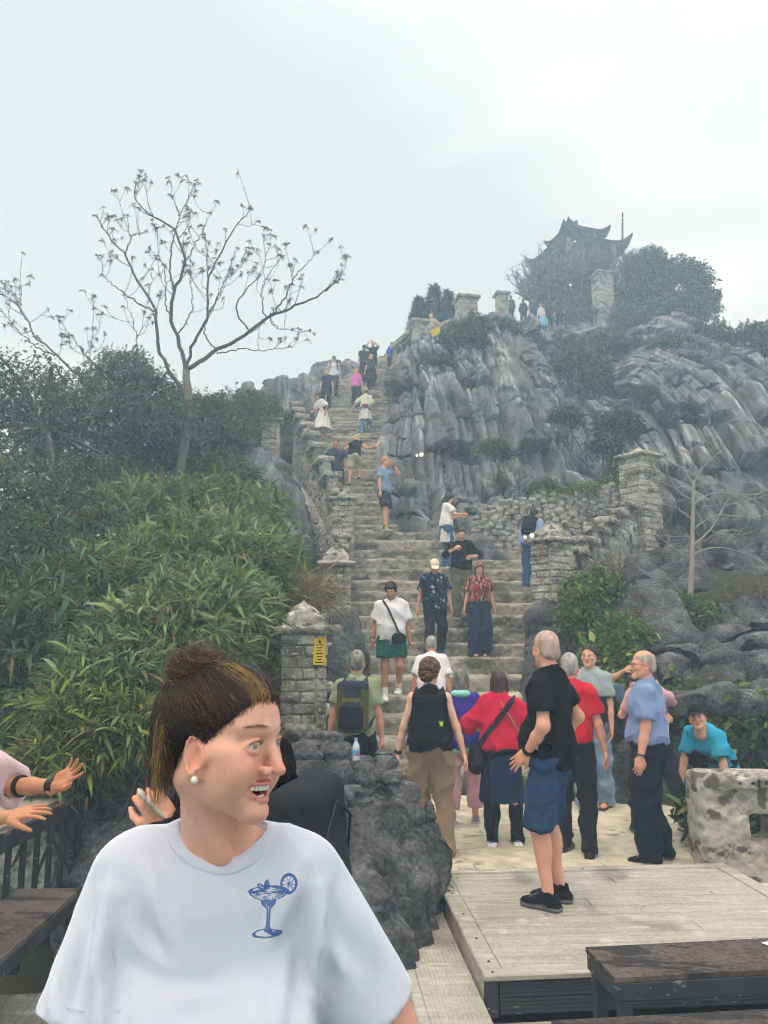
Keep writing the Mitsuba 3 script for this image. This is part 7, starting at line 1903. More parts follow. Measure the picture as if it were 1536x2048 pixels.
# ---- the woman in front: sculpted more finely
WK = thing('person', 'laughing woman with a messy bun and white T-shirt printed with a blue cocktail glass', 'person')
HC, HY = at(447, 1481, 1.25), -114
HR = rz(HY) @ rotm((1, 0, 0), -2) @ rotm((0, 1, 0), -3)
HS = .985
toW = lambda v: (np.asarray(v) * HS) @ HR.T + HC
toH = lambda v: ((np.asarray(v) - HC) @ HR) / HS
S = Sdf()
S.ell((0, -.018, .034), (.073, .094, .076)).ell((0, .038, .038), (.058, .046, .046), k=.03).ell((0, .022, -.026), (.055, .058, .074), k=.03)
for q in (-1, 1):
    S.cone((q * .051, -.010, -.046), (q * .015, .062, -.096), .018, .014, k=.028)
    S.ell((q * .040, .058, -.032), (.023, .022, .021), k=.022).ell((q * .054, .036, -.010), (.019, .028, .015), k=.02).ell((q * .042, .038, -.050), (.022, .034, .034), k=.03)
    S.cone((q * .012, .083, .024), (q * .046, .062, .026), .0085, .0075, k=.016)
S.ell((0, .071, -.1005), (.018, .0165, .0140), k=.02)
for q in (-1, 1): S.ell((q * .0325, .094, .003), (.0175, .0135, .0125), k=.010, sub=True)
for q in (-1, 1): S.ell((q * .032, .0695, .001), (.0130, .0130, .0125), k=.003)
for q in (-1, 1):
    S.chain([(q * .0175, .0765, -.001), (q * .024, .0825, .0072), (q * .032, .0840, .0100), (q * .040, .0800, .0078), (q * .0465, .0715, .0005)], [.0018, .0023, .0026, .0024, .002], k=.0035)
    S.chain([(q * .0175, .0765, -.002), (q * .025, .0805, -.0075), (q * .033, .0805, -.0090), (q * .041, .0765, -.0065), (q * .0465, .0715, -.0005)], [.0018, .0022, .0024, .0022, .002], k=.0045)
S.cone((0, .080, .018), (0, .1010, -.024), .0072, .0088, k=.011).ell((0, .1075, -.0340), (.0088, .0100, .0086), k=.008)
for q in (-1, 1):
    S.ell((q * .0130, .0900, -.0365), (.0078, .0110, .0080), k=.006).ell((q * .0068, .0975, -.0445), (.0036, .0060, .0036), k=.003, sub=True)
    S.chain([(q * .019, .0865, -.040), (q * .030, .0790, -.056), (q * .036, .0680, -.074)], [.0022, .0024, .002], k=.008, sub=True)
S.ell((0, .085, -.0692), (.0275, .032, .0122), k=.004, sub=True)
S.chain([(-.031, .0655, -.0585), (-.017, .0825, -.0558), (-.006, .0885, -.0548), (0, .0885, -.0558), (.006, .0885, -.0548), (.017, .0825, -.0558), (.031, .0655, -.0585)], [.0020, .0024, .0027, .0024, .0027, .0024, .0020], k=.004)
S.chain([(-.031, .0655, -.0595), (-.020, .0760, -.0735), (-.009, .0815, -.0805), (0, .0830, -.0815), (.009, .0815, -.0805), (.020, .0760, -.0735), (.031, .0655, -.0595)], [.0024, .0033, .0042, .0045, .0042, .0033, .0024], k=.004)
for q in (-1, 1):
    M = rotm((0, 0, 1), q * -20) @ rotm((1, 0, 0), 8)
    S.ell((q * .074, .004, -.020), (.0080, .0195, .029), R=M, k=.008)
    a = np.linspace(-.75 * np.pi, .62 * np.pi, 9)
    S.chain([np.array([q * .077, .004, -.018]) + M @ np.array([q * .004, -.0180 * math.cos(t), .0265 * math.sin(t) + .001]) for t in a[::-1]], [.0030] * 9, k=.003)
    S.ell((q * .0825, .0095, -.018), (.0080, .0110, .0170), R=M, k=.004, sub=True).ell((q * .081, .002, -.004), (.004, .006, .014), R=M, k=.003, sub=True)
    S.ell((q * .0745, .021, -.022), (.005, .0045, .008), k=.005).ell((q * .0745, .010, -.045), (.0065, .010, .010), k=.006)
NB = toH(at(432, 1712, 1.30)); ST = toH(at(452, 1712, 1.215))                                     # neck base, notch of the collar bones
S.cone((0, -.026, -.045), NB, .044, .053, k=.025).cone((.046, -.034, -.060), ST + (NB - ST) * .35, .013, .008, k=.03)
lo, hi = S.bounds(); v, f = S.mesh(.0023, [-.11, -.14, -.24], [.11, .13, .125])
v, f = smooth_mesh(v, f, 1, .35)
A = np.abs(v[:, 0]); w = np.stack([A, v[:, 1], v[:, 2]], 1)
e = lambda c, r, sh=1.3, k=2.5: np.clip((sh - np.sqrt((((w - c) / r) ** 2).sum(1))) * k, 0, 1)[:, None]
SKW = col('#d8a590')
c = vary(v, SKW, .06, 14) * (1 + .10 * nfbm(v, 55, 2))[:, None]
mx = lambda c0, q, k: c0 * (1 - k) + np.asarray(q) * k
c = mx(c, SKW * [1.02, .72, .66], e((.040, .062, -.034), (.030, .034, .026), 1.35, 1.1) * .5)                                # cheeks
c = mx(c, SKW * [1.0, .60, .54], e((0, .105, -.034), (.015, .018, .014), 1.3, 1.4) * .45)                                  # nose
c = mx(c, SKW * [1.0, .66, .58], e((.078, .006, -.02), (.014, .025, .034), 1.2, 1.4) * .6)
c = mx(c, SKW * [1.0, .70, .64], e((0, .073, -.102), (.022, .02, .016), 1.3, 1.2) * .5)
c = mx(c, SKW * [1.0, .74, .68], np.clip((-v[:, 2:] - .13) / .06, 0, 1) * .5)
c = mx(c, SKW * [.80, .55, .45], np.clip((meshkit.noise(v * 230, 3) - .80) * 7, 0, 1)[:, None] * np.clip(nfbm(v, 22, 2, 3) * 4 + .3, 0, 1)[:, None] * .55)   # freckles
lipz = np.clip((.0048 - np.abs(v[:, 2] - np.interp(A, [0, .006, .017, .030], [-.0558, -.0548, -.0558, -.0585])))/.002, 0, 1) * (v[:, 1] > np.interp(A, [0, .03], [.079, .060])) * (A < .032)
lipl = np.clip((.0056 - np.abs(v[:, 2] - np.interp(A, [0, .009, .020, .030], [-.0815, -.0805, -.0735, -.0595])))/.002, 0, 1) * (v[:, 1] > np.interp(A, [0, .03], [.073, .058])) * (A < .032)
c = mx(c, col('#c4706c'), np.maximum(lipz, lipl)[:, None] * .7)
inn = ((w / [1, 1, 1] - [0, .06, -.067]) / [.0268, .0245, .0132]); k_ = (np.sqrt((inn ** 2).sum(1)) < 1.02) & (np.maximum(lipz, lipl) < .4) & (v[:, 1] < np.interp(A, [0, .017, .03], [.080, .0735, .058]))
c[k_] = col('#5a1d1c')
c = mx(c, col('#6b4a38'), e((.030, .082, .0285), (.0205, .02, .0036), 1.25, 2.0) * np.clip(.8 + nfbm(v, 160, 2) * 1.5, 0, 1)[:, None] * .5)
c = mx(c, SKW * [.86, .62, .58], e((.033, .08, .0125), (.017, .014, .004), 1.2, 2) * .5); c = mx(c, SKW * [.9, .66, .62], e((.033, .08, -.012), (.016, .012, .004), 1.2, 2) * .45)
head_v, head_f, head_c = toW(v), f, c

# torso and arms: one surface with the head's
sR, sL = at(258, 1752, 1.31), at(610, 1748, 1.33)              # her right (left in the photo) and left shoulder
eR, eL = at(152, 2110, 1.24), at(768, 2060, 1.36)
wR, wL = at(190, 2420, 1.26), at(690, 2420, 1.34)
cx = (sR + sL) / 2
S = Sdf()
S.ell(cx + [0, .02, -.13], (.150, .105, .20)).cone(sR + [.03, 0, -.01], sL + [-.03, 0, -.01], .058, k=.06).ell(cx + [0, .02, -.36], (.135, .10, .2), k=.06).ell(cx + [0, .02, -.58], (.17, .12, .15), k=.06)
for q in (-1, 1): S.ell(cx + [q * .082, -.075, -.20], (.066, .06, .066), k=.04)
S.cone(cx + [0, .01, -.01], HC + np.array([0, .02, -.10]), .058, .046, k=.03)
for a_, b_, d_ in ((sR, eR, wR), (sL, eL, wL)):
    S.cone(a_, b_, .052, .044, k=.03).cone(b_, b_ * .5 + d_ * .5, .043, .040, k=.03).cone(b_ * .5 + d_ * .5, d_, .040, .028, k=.02).ell(b_ + [0, .01, 0], (.046, .05, .05), k=.03)
hipW = cx + np.array([0, .02, -.62])
for q in (-1, 1):
    S.cone(hipW + [q * .085, 0, -.03], hipW + [q * .10, -.01, -.46], .090, .058, k=.05).cone(hipW + [q * .10, -.01, -.46], [hipW[0] + q * .11, hipW[1], .04], .056, .036, k=.03)
v, f = thin(S.mesh(.0085), .0003)
c2 = vary(v, SKW * [1.0, .90, .85], .06, 8) * (1 + .08 * nfbm(v, 60, 2))[:, None]
c2 = mx(c2, SKW * [.75, .5, .4], np.clip((meshkit.noise(v * 150, 3) - .84) * 8, 0, 1)[:, None] * .6)
hs_ = []
for (wr, el, q) in ((wR, eR, 1), (wL, eL, -1)):
    hv, hf = hand_mesh('relax', .0048); hv = hv * [q, 1, 1]; hf = hf if q == 1 else hf[:, ::-1]
    z_ = nrm(wr - el); y_ = nrm(np.array([q * .9, .3, .2]) - z_ * (np.array([q * .9, .3, .2]) @ z_)); hs_.append((hv @ np.stack([np.cross(y_, z_), y_, z_], 1).T + wr, hf))
part('body', WK, cat([(head_v, head_f), (v, f)] + hs_), 'skin_fine', True, np.vstack([head_c, c2] + [np.tile(SKW, (len(h_[0]), 1)) for h_ in hs_]))

# eyes, teeth, earring
for q in (1, -1):
    m = trimesh.creation.uv_sphere(.0117, count=[40, 40]); ev = np.array(m.vertices); g = nrm([.10 if q == 1 else .1, 1, -.02]); an = np.degrees(np.arccos(np.clip(ev @ g / .0119, -1, 1)))
    ec = np.where((an < 12)[:, None], [.004, .004, .005], np.where((an < 25)[:, None], col('#8f9a8c') * .8, np.where((an < 28.5)[:, None], [.06, .065, .06], [.62, .58, .56])))
    part('eye', WK, (toW(ev + [q * .032, .0714, .0008]), np.array(m.faces)), 'gloss_vc', True, ec)
    lash = [tube([(q * x, y, z), (q * (x + dx), y + .0035, z + .002), (q * (x + dx * 2), y + .005, z + .005)], [.00028, .0002, .0001], 3, False) for x, y, z, dx in [(np.interp(t, [0, .25, .5, .75, 1], [.0185, .024, .032, .040, .0458]), np.interp(t, [0, .25, .5, .75, 1], [.078, .0842, .0858, .0818, .0735]), np.interp(t, [0, .25, .5, .75, 1], [-.001, .0050, .0078, .0058, -.0005]), (t - .35) * .005) for t in np.linspace(.08, 1, 26)]]
    m = cat(lash); part('eyelashes', WK, (toW(m[0]), m[1]), 'hair_vc', True, col('#1c1410'))
tv, tc = [], []
for row, z0, hh, y0, n_ in ((0, -.0612, .0115, .0822, 8), (1, -.0765, .0056, .0760, 7)):
    for j in range(n_):
        a = (j - (n_ - 1) / 2) * (.0062 if row == 0 else .0052); wd = (.0078 if abs(j - (n_ - 1) / 2) < 1 else .0066) * (1 if row == 0 else .85)
        tv.append(Sdf().box((a, y0 - 17 * a * a, z0), (wd * .96, .0055, hh * (1 - 6 * abs(a))), .0017, R=rz(-math.degrees(math.atan(34 * a)) * -1 * -1)).mesh(.0011))
m = cat(tv); part('teeth', WK, (toW(m[0]), m[1]), 'gloss_vc', True, vary(m[0], col('#ddd6c6'), .05, 90))
m = Sdf().ell((0, .052, -.0785), (.019, .024, .006)).mesh(.002); part('tongue', WK, (toW(m[0]), m[1]), 'skin_vc', True, col('#a8514e'))
m = trimesh.creation.icosphere(subdivisions=3, radius=.0052); part('earring', WK, (toW(np.array(m.vertices) + [.0845, .014, -.0495]), np.array(m.faces)), 'gloss_vc', True, col('#e9e4da'), label='white pearl earring')

# hair: a scalp of short mass, then strands drawn back to the bun, the bun itself and loose locks
HB = np.array([0, -.062, .084]); BN = np.array([.006, -.054, .100])


SC = np.array([0, -.018, .034])                                    # the skull's middle; the hairline's elevation by azimuth from the front
HL = lambda a: np.interp(np.abs(a), [0, .36, .59, .80, 1.01, 1.10, 1.20, 1.45, 1.70, 2.0, 2.6, np.pi], [20, 17.5, 9, -3, -15, -24, -17, -15, -34, -46, -52, -54])
hd = toH(head_v) - SC; hr_ = np.linalg.norm(hd, axis=1); ok_ = (np.abs(hd[:, 0]) < .0735) | (hd[:, 1] > .050) | (hd[:, 2] > -.015)
HT = cKDTree(hd[ok_] / hr_[ok_][:, None]); HRD = hr_[ok_]


def scalp(d, off=0.0):
    """The point over the head's own surface in direction d from the skull's middle, off above the skin."""
    d = d / np.linalg.norm(d, axis=-1, keepdims=True); sh = d.shape
    r = 1 / np.sqrt(((d / np.array([.0735, .0965, .077])) ** 2).sum(-1, keepdims=True))
    dd, ii = HT.query(d.reshape(-1, 3), 3); q = np.where(dd.max(1) < .09, HRD[ii].mean(1), 0).reshape(sh[:-1] + (1,))
    return SC + d * (np.maximum(r, q) + off)


av, tv_ = np.linspace(-np.pi, np.pi, 181), np.linspace(0, 1, 34)
A_g, T_g = np.meshgrid(av, tv_, indexing='ij')
E_g = np.radians(HL(A_g) + (89.5 - HL(A_g)) * T_g + (.7 * np.sin(A_g * 57) + .5 * np.sin(A_g * 23 + 1)) * (T_g < .01))
Dg = np.stack([np.sin(A_g) * np.cos(E_g), np.cos(A_g) * np.cos(E_g), np.sin(E_g)], -1)
G = scalp(Dg, (.0008 + .0042 * np.clip(T_g * 9, 0, 1))[..., None])
dB = G - HB; st = meshkit.noise(np.stack([np.arctan2(dB[..., 0], dB[..., 1]) * 34, np.linalg.norm(dB, axis=-1) * 14, 0 * A_g], -1) + 9, 2) - .5
G = G + Dg * (.003 * st * np.clip(T_g * 8, 0, 1))[..., None]
v_, f_ = sheet(G)
core = Sdf().ell(BN, (.037, .037, .027)).ell(BN * .6 + HB * .4, (.034, .034, .03), k=.02).mesh(.004)
core = (core[0] + vnormals(*core) * (.012 * nfbm(core[0], 45, 3))[:, None], core[1])
hm = cat([(v_, f_), core])
HK = part('hair', WK, (toW(hm[0]), hm[1]), 'hair_vc', True, np.vstack([np.array(col('#2b211c'))[None] * np.exp(1.3 * st.reshape(-1, 1)), np.tile(col('#3a2b22'), (len(core[0]), 1))]).clip(0, 1), label='dark brown hair with blonde streaks in a messy bun')
rs = np.random.RandomState(19)


def strands(P, r, C, name):
    """Many thin strands at once: P (n, m, 3) in the head's frame, r radii, C colours (n, 3)."""
    n, m = P.shape[:2]; P = toW(P.reshape(-1, 3)).reshape(n, m, 3)
    t = np.gradient(P, axis=1); t /= np.linalg.norm(t, axis=-1, keepdims=True) + 1e-9
    ref = np.array([.31, .52, .79]); a = np.cross(t, ref); a /= np.linalg.norm(a, axis=-1, keepdims=True) + 1e-9; b = np.cross(t, a)
    taper = np.clip(np.minimum(1.0, (m - 1 - np.arange(m)) / 2.0 + .25), 0, 1)[None, :, None] * np.asarray(r).reshape(-1, 1, 1)
    V = np.stack([P + taper * (a * math.cos(q) + b * math.sin(q)) for q in (0, 2.094, 4.189)], 2)
    i, j, q = np.meshgrid(np.arange(n), np.arange(m - 1), np.arange(3), indexing='ij')
    A = (i * m + j) * 3 + q; B = (i * m + j) * 3 + (q + 1) % 3
    F = np.vstack([np.stack([A, B, B + 3], -1).reshape(-1, 3), np.stack([A, B + 3, A + 3], -1).reshape(-1, 3)])
    return part(name, HK, (V.reshape(-1, 3), F), 'hair_vc', True, np.repeat(np.clip(C, 0, 1), m * 3, 0), kind='stuff')


dark, mid, gold = col('#2b211c'), col('#4b392b'), col('#a5844f')
# swept back from the hairline and up from the nape
n, m = 3200, 9
az = rs.uniform(-np.pi, np.pi, n); root = []
for a_ in az:
    el = HL(a_) + (rs.normal(-.6, 2.4) if rs.rand() < .5 else rs.uniform(0, 60)); el = math.radians(min(el, 84))
    root.append((math.sin(a_) * math.cos(el), math.cos(a_) * math.cos(el), math.sin(el)))
root = np.array(root); end = nrm(HB - SC) + rs.normal(size=(n, 3)) * .10
t = np.linspace(0, 1, m)[None, :, None]
D = root[:, None] * (1 - t) + end[:, None] * t + .10 * np.sin(t * np.pi) * rs.normal(size=(n, 1, 3)) * .5
off = .0012 + .0050 * np.clip(t * 5, 0, 1) + .003 * np.sin(t * np.pi) + rs.rand(n, 1, 1) * .004 * np.sin(t * np.pi)
wv = .0016 * np.sin(t * rs.uniform(8, 22, (n, 1, 1)) + rs.uniform(0, 6, (n, 1, 1))) * rs.normal(size=(n, 1, 3))
P = scalp(D, off) + wv * np.minimum(t * 3, 1)
low = (D[..., 2:] < -.35); P = P + low * (-.004) * np.array([0, 1.0, 0])
front = (np.abs(az - .20) < .19); u_ = rs.rand(n)
C = np.where((front & (u_ < .55))[:, None], gold * rs.uniform(.5, 1.1, (n, 1)), np.where((u_ < .16)[:, None], mid, dark) * np.exp(rs.normal(0, .35, (n, 1))))
strands(P, rs.uniform(.00025, .00048, n), C, 'strands')
# loose locks hanging at the back of the head
n, m = 750, 9
a0 = np.where(rs.rand(n) < .35, rs.normal(2.15, .09, n), rs.uniform(1.9, 3.3, n)); d0 = np.stack([np.sin(a0) * .72, np.cos(a0) * .72, rs.uniform(.3, .75, n)], -1)
s0 = scalp(d0, .006); t = np.linspace(0, 1, m)[None, :, None]; L = rs.uniform(.10, .185, (n, 1, 1))
out_ = np.stack([np.sin(a0), np.cos(a0), 0 * a0], -1)[:, None]
P = s0[:, None] + out_ * (.010 * np.sin(t * 2.6) + .004 * t) * rs.uniform(.5, 1.7, (n, 1, 1)) + np.array([0, 0, -1.]) * L * t + .004 * np.sin(t * 9 + rs.uniform(0, 6, (n, 1, 1))) * rs.normal(size=(n, 1, 3))
g_ = (np.abs(a0 - 2.15) < .10) & (rs.rand(n) < .75)
C = np.where(g_[:, None], gold * rs.uniform(.6, 1.15, (n, 1)), np.where((rs.rand(n) < .4)[:, None], mid, dark) * np.exp(rs.normal(0, .3, (n, 1))))
strands(P, rs.uniform(.00025, .00048, n), C, 'strands')
# the bun: loops wound round a slanting axis
n, m = 1500, 12
ax_ = nrm([.15, .35, 1]); x_ = nrm(np.cross(ax_, [0, 1, .2])); y_ = np.cross(ax_, x_)
R0, th0 = rs.uniform(.016, .048, (n, 1)), rs.uniform(0, 2 * np.pi, (n, 1)); span = rs.uniform(1.5, 5.0, (n, 1)); tt = np.linspace(0, 1, m)[None]
th = th0 + span * tt; rad = R0 * (1 + .22 * np.sin(th * 1.7 + rs.uniform(0, 6, (n, 1)))); hgt = rs.normal(0, .012, (n, 1)) + .011 * np.sin(th * 2 + rs.uniform(0, 6, (n, 1)))
P = BN + x_ * (rad * np.cos(th))[..., None] + y_ * (rad * np.sin(th))[..., None] + ax_ * hgt[..., None] + rs.normal(size=(n, 1, 3)) * .005 + .004 * np.sin(tt * rs.uniform(6, 16, (n, 1)) + rs.uniform(0, 6, (n, 1)))[..., None] * rs.normal(size=(n, 1, 3))
C = np.where((rs.rand(n) < .12)[:, None], gold * .7, np.where((rs.rand(n) < .6)[:, None], mid * 1.25, dark * 1.6)) * np.exp(rs.normal(0, .3, (n, 1)))
strands(P, rs.uniform(.00025, .0005, n), C, 'bun_strands')
# flyaway hairs
n, m = 150, 9
d0 = rs.normal(size=(n, 3)) * [.8, .7, .4] + [0, -.45, .75]; s0 = scalp(d0, .010); nd = d0 / np.linalg.norm(d0, axis=1, keepdims=True)
dirs = nd * .5 + rs.normal(size=(n, 3)) * .55; dirs /= np.linalg.norm(dirs, axis=1, keepdims=True); t = np.linspace(0, 1, m)[None, :, None]
P = s0[:, None] + dirs[:, None] * rs.uniform(.012, .035, (n, 1, 1)) * t + rs.normal(size=(n, 1, 3)) * .012 * t * t
half = rs.rand(n) < .5; P[half] += (BN + nd[half] * .03 - s0[half])[:, None]
strands(P, np.full(n, .00018), np.where((rs.rand(n) < .5)[:, None], gold * .8, mid), 'flyaway_hairs')
bw_ = []
for q in (1, -1):
    for j in range(100):
        t = rs.rand() ** .8; x = .012 + .038 * t; b0 = np.array([q * x, np.interp(t, [0, .5, 1], [.0925, .0870, .0715]), np.interp(t, [0, .6, 1], [.0275, .0325, .0275]) + rs.normal() * .0018])
        bw_.append(np.stack([b0 + np.array([q * .006, -.0015, .0022 * (1 - 1.4 * t)]) * s for s in np.linspace(0, 1, 4)]))
strands(np.array(bw_), np.full(len(bw_), .00022), np.tile(col('#6a4f3c'), (len(bw_), 1)), 'eyebrow_hairs')

# the T-shirt
e_ = .020
S = Sdf()
hemR, hemL = sR + (eR - sR) * .83, sL + (eL - sL) * .86
for a_, h_, x_ in ((sR, hemR, 1), (sL, hemL, -1)):
    S.cone(a_ + [x_ * .006, 0, -.004], h_, .066, .076, k=.03)
    d = nrm(h_ - a_); M = frame(d, [0, 1, .2])
    S.box(h_ + d * .15, (.40, .30, .40), .005, R=M, k=.004, sub=True).cone(h_ - d * .03, h_ + d * .05, .062, .064, k=.004, sub=True)
S.ell(cx + [0, .02, -.13], (.160, .120, .22), k=.05).cone(sR + [.045, .0, -.004], sL + [-.045, 0, -.004], .062, k=.05).ell(cx + [0, .02, -.40], (.178, .128, .26), k=.06).ell(cx + [0, .02, -.62], (.20, .145, .2), k=.06)
for q in (-1, 1): S.ell(cx + [q * .084, -.080, -.205], (.078, .066, .075), k=.05)
S.cone(cx + [0, -.13, -.26], cx + [0, -.11, -.6], .06, .07, k=.08)
S.cone(cx + [0, .012, -.02], cx + [0, .005, .045], .098, .068, k=.03)
S.cut(cx + [0, 0, -.70], (0, 0, -1), .005)
nk = cx + np.array([.006, .008, .052])
S.fn(lambda q: np.maximum(np.sqrt(((q[..., 0] - nk[0]) / 1.0) ** 2 + ((q[..., 1] - nk[1] + .004) / 1.0) ** 2) - .072, -(q[..., 2] - (nk[2] - .075))), k=.004, sub=True)
v, f = S.mesh(.0052)
v, f = smooth_mesh(v, f, 2, .45)
n = vnormals(v, f)
q = v + .06 * nfbm(v, 5, 2, 4)[:, None]
r1 = np.abs(2 * meshkit.noise(q * [9, 9, 3.2] + 17, 4) - 1); r2 = np.abs(2 * meshkit.noise(q @ rotm((0, 1, 0), 35).T * [16, 10, 5] + 5, 6) - 1)
dsp = .0045 * ((1 - r1) ** 3 - .25) + .0022 * ((1 - r2) ** 3 - .25) + .006 * nfbm(v, 4, 2, 8)
for pts, A_, wd in (([(215, 1790), (212, 1890), (226, 2000), (240, 2100)], .016, .014), ([(634, 1790), (636, 1890), (624, 2000), (612, 2100)], .016, .014), ([(600, 1740), (560, 1840), (525, 1900)], .006, .013), ([(300, 1750), (335, 1850), (352, 1910)], .006, .013), ([(250, 1840), (300, 1900), (370, 1940)], .004, .012),
                    ([(165, 1830), (150, 1930), (142, 2030)], .007, .013), ([(110, 1930), (122, 2010)], .006, .010), ([(190, 1860), (190, 1960), (185, 2040)], .007, .011), ([(700, 1810), (735, 1900), (765, 1970)], .007, .013), ([(655, 1890), (690, 1985)], .007, .011), ([(480, 1960), (400, 1985), (320, 1970)], .004, .014), ([(560, 1930), (590, 2040)], .005, .012)):
    L_ = curve([at(a_, b_, 1.24) for a_, b_ in pts], 60)[:, [0, 2]]
    dd, ii = cKDTree(L_).query(v[:, [0, 2]]); tt_ = ii / 59.0
    A_ = A_ * 1.35; dsp = dsp + A_ * np.exp(-(dd / wd) ** 2) * np.sin(np.pi * np.clip(tt_ * .9 + .08, 0, 1)) * np.clip(-n[:, 1] * 2, 0, 1) - .5 * A_ * np.exp(-((dd - 1.9 * wd) / wd) ** 2) * np.clip(-n[:, 1] * 2, 0, 1) * np.sin(np.pi * np.clip(tt_ * .9 + .08, 0, 1))
v = v + n * dsp[:, None]
PX, PZ_ = at(527, 1836, 1.20)[0], at(527, 1836, 1.20)[2]
CHY = float(cx[1] - .03)


def ink(p):
    """The blue cocktail glass printed on the chest: 1 where there is ink. x across, y up, in glass heights (1 = 11 cm)."""
    s_ = 1 / .084
    x, y = (p.x - float(PX)) * s_, (p.z - float(PZ_)) * s_
    ln = lambda d, w=.011: smoothstep(w + .012, w, dr.abs(d))
    inside = lambda d: smoothstep(.012, -.012, d)
    gr = fbm(x * 26, y * 26, 0, 3); hat = fbm(x * 14 + y * 3, y * 60, 2, 2)
    # bowl: a wide cup narrowing into a small one
    top = .27
    hw = dr.select(y > .12, .335 - .19 * dr.square(dr.clip((.27 - y) / .15, 0, 1)), .118 - .085 * dr.square(dr.clip((.10 - y) / .13, 0, 1)))
    bowl = (y < top) & (y > -.03)
    d = dr.select(bowl, dr.abs(x) - hw, 1.0)
    m = ln(d, .012)
    m = dr.maximum(m, dr.select(bowl, inside(d + .03) * smoothstep(.50, .62, hat) * smoothstep(.02, .14, dr.abs(x) - .04) * .95, 0.0))
    m = dr.maximum(m, dr.select(bowl & (y < .21) & (y > .13), inside(d + .04) * smoothstep(.46, .54, gr) * .7, 0.0))
    m = dr.maximum(m, dr.select(bowl & (y > -.02) & (y < .12), inside(d + .012) * smoothstep(.40, .50, gr + .25 * smoothstep(.02, .08, dr.abs(x))) * .9, 0.0))
    # rim ellipse with the drink's rippled surface
    er = dr.sqrt(dr.square(x / .34) + dr.square((y - .275) / .062)) - 1
    m = dr.maximum(m, ln(er * .2, .012)); m = dr.maximum(m, inside(er * .2) * smoothstep(.46, .56, fbm(x * 12, y * 55, 5, 3)))
    # stem and knob
    sw_ = .020 + .020 * smoothstep(-.05, -.02, y) + .032 * smoothstep(-.30, -.385, y)
    stem = (y < -.02) & (y > -.40)
    ds = dr.select(stem, dr.abs(x - .004) - sw_, 1.0)
    m = dr.maximum(m, dr.maximum(ln(ds, .010), inside(ds) * smoothstep(.35, .6, fbm(x * 60, y * 7, 3, 2)) * .9))
    # foot
    ef = dr.sqrt(dr.square((x + .0) / .235) + dr.square((y + .425) / .062)) - 1
    m = dr.maximum(m, ln(ef * .15, .012)); m = dr.maximum(m, inside(ef * .15) * smoothstep(.42, .56, fbm(x * 9 + 4, y * 20, 1, 2)))
    m = dr.maximum(m, inside(dr.abs(dr.sqrt(dr.square(x / .235) + dr.square((y + .445) / .055)) - 1) * .15 - .014) * smoothstep(-.43, -.45, y))
    # citrus wheel on the rim
    cx_, cy_ = x - .355, y - .375; rr = dr.sqrt(cx_ * cx_ + cy_ * cy_); an = dr.atan2(cy_, cx_)
    m = dr.maximum(m, ln(rr - .138, .017)); sp = dr.abs(dr.sin(an * 4.5 + .3))
    m = dr.maximum(m, inside(rr - .13) * smoothstep(.42, .22, sp) * .95); m = dr.maximum(m, inside(rr - .030)); m = dr.select(rr < .112, dr.maximum(m, inside(rr - .11) * smoothstep(.56, .62, gr) * .5), m)
    # mint leaves
    for (lx, ly, ang, L) in ((-.05, .36, 1.42, .085), (-.14, .325, 2.55, .085), (-.03, .34, 1.9, .06)):
        ca, sa = math.cos(ang), math.sin(ang); u_ = (x - lx) * ca + (y - ly) * sa; w_ = -(x - lx) * sa + (y - ly) * ca
        dl = dr.abs(w_) - .030 * (1 - dr.square(u_ / L)); m = dr.maximum(m, dr.select(dr.abs(u_) < L, dr.maximum(ln(dl, .008), inside(dl) * smoothstep(-.004, .012, w_)), 0.0))
    return dr.select(p.y < CHY, dr.clip(m, 0, 1), 0.0)


scene['white_tee'] = {'type': 'bumpmap', 'arbitrary': mikit.proc(lambda p, n, uv: .6 * fbm(p.x * 40, p.y * 40, p.z * 18, 3) + .4 * noise(p.x * 900, p.y * 900, p.z * 900), eps=.0015), 'scale': .0011, 'bsdf': two(principled(mikit.proc(lambda p, n, uv: mix((.55, .595, .69), (.035, .115, .31), ink(p) * .95)), .92, .15))}
TV = thin((v, f), .00025)
TK = part('t_shirt', WK, TV, 'white_tee', True, label='white T-shirt with a blue print of a cocktail glass on the chest')
a = np.linspace(0, 2 * np.pi, 61)
tree_ = cKDTree(v); tree2 = cKDTree(v[:, :2])


def on_shirt(pts, off=.001):
    """Points laid onto the shirt."""
    i = tree_.query(np.array(pts))[1]; return v[i] + vnormals(v, f)[i] * off


fr_ = []
for t_ in a:
    q_ = np.array([nk[0] + .0745 * math.cos(t_), nk[1] - .004 + .0745 * math.sin(t_)]); i_ = tree2.query(q_, 25)[1]; fr_.append([*q_, v[i_, 2].max()])
ring_ = np.array(fr_); ring_[:, 2] = np.convolve(np.r_[ring_[-9:-1, 2], ring_[:, 2], ring_[1:9, 2]], np.ones(9) / 9, 'same')[8:-8]
rib = []
k_ = np.stack([np.cos(a), np.sin(a), 0 * a], -1)
sm_ = lambda q: np.stack([np.convolve(np.r_[q[-9:-1, i_], q[:, i_], q[1:9, i_]], np.ones(7) / 7, 'same')[8:-8] for i_ in range(3)], -1)
for w_, o_ in ((-.002, -.002), (-.001, .0022), (.004, .0034), (.017, .0034), (.0205, .0026), (.0215, .0)):
    rib.append(sm_(on_shirt(ring_ + k_ * w_ * [.9, .9, 1] - [0, 0, 1] * (w_ * np.interp(np.sin(a), [-1, 0, 1], [1.0, .5, .2]))[:, None], o_)))
vv, ff = sheet(np.array(rib)); part('collar', TK, (vv, ff[:, ::-1]), 'white_tee', True)
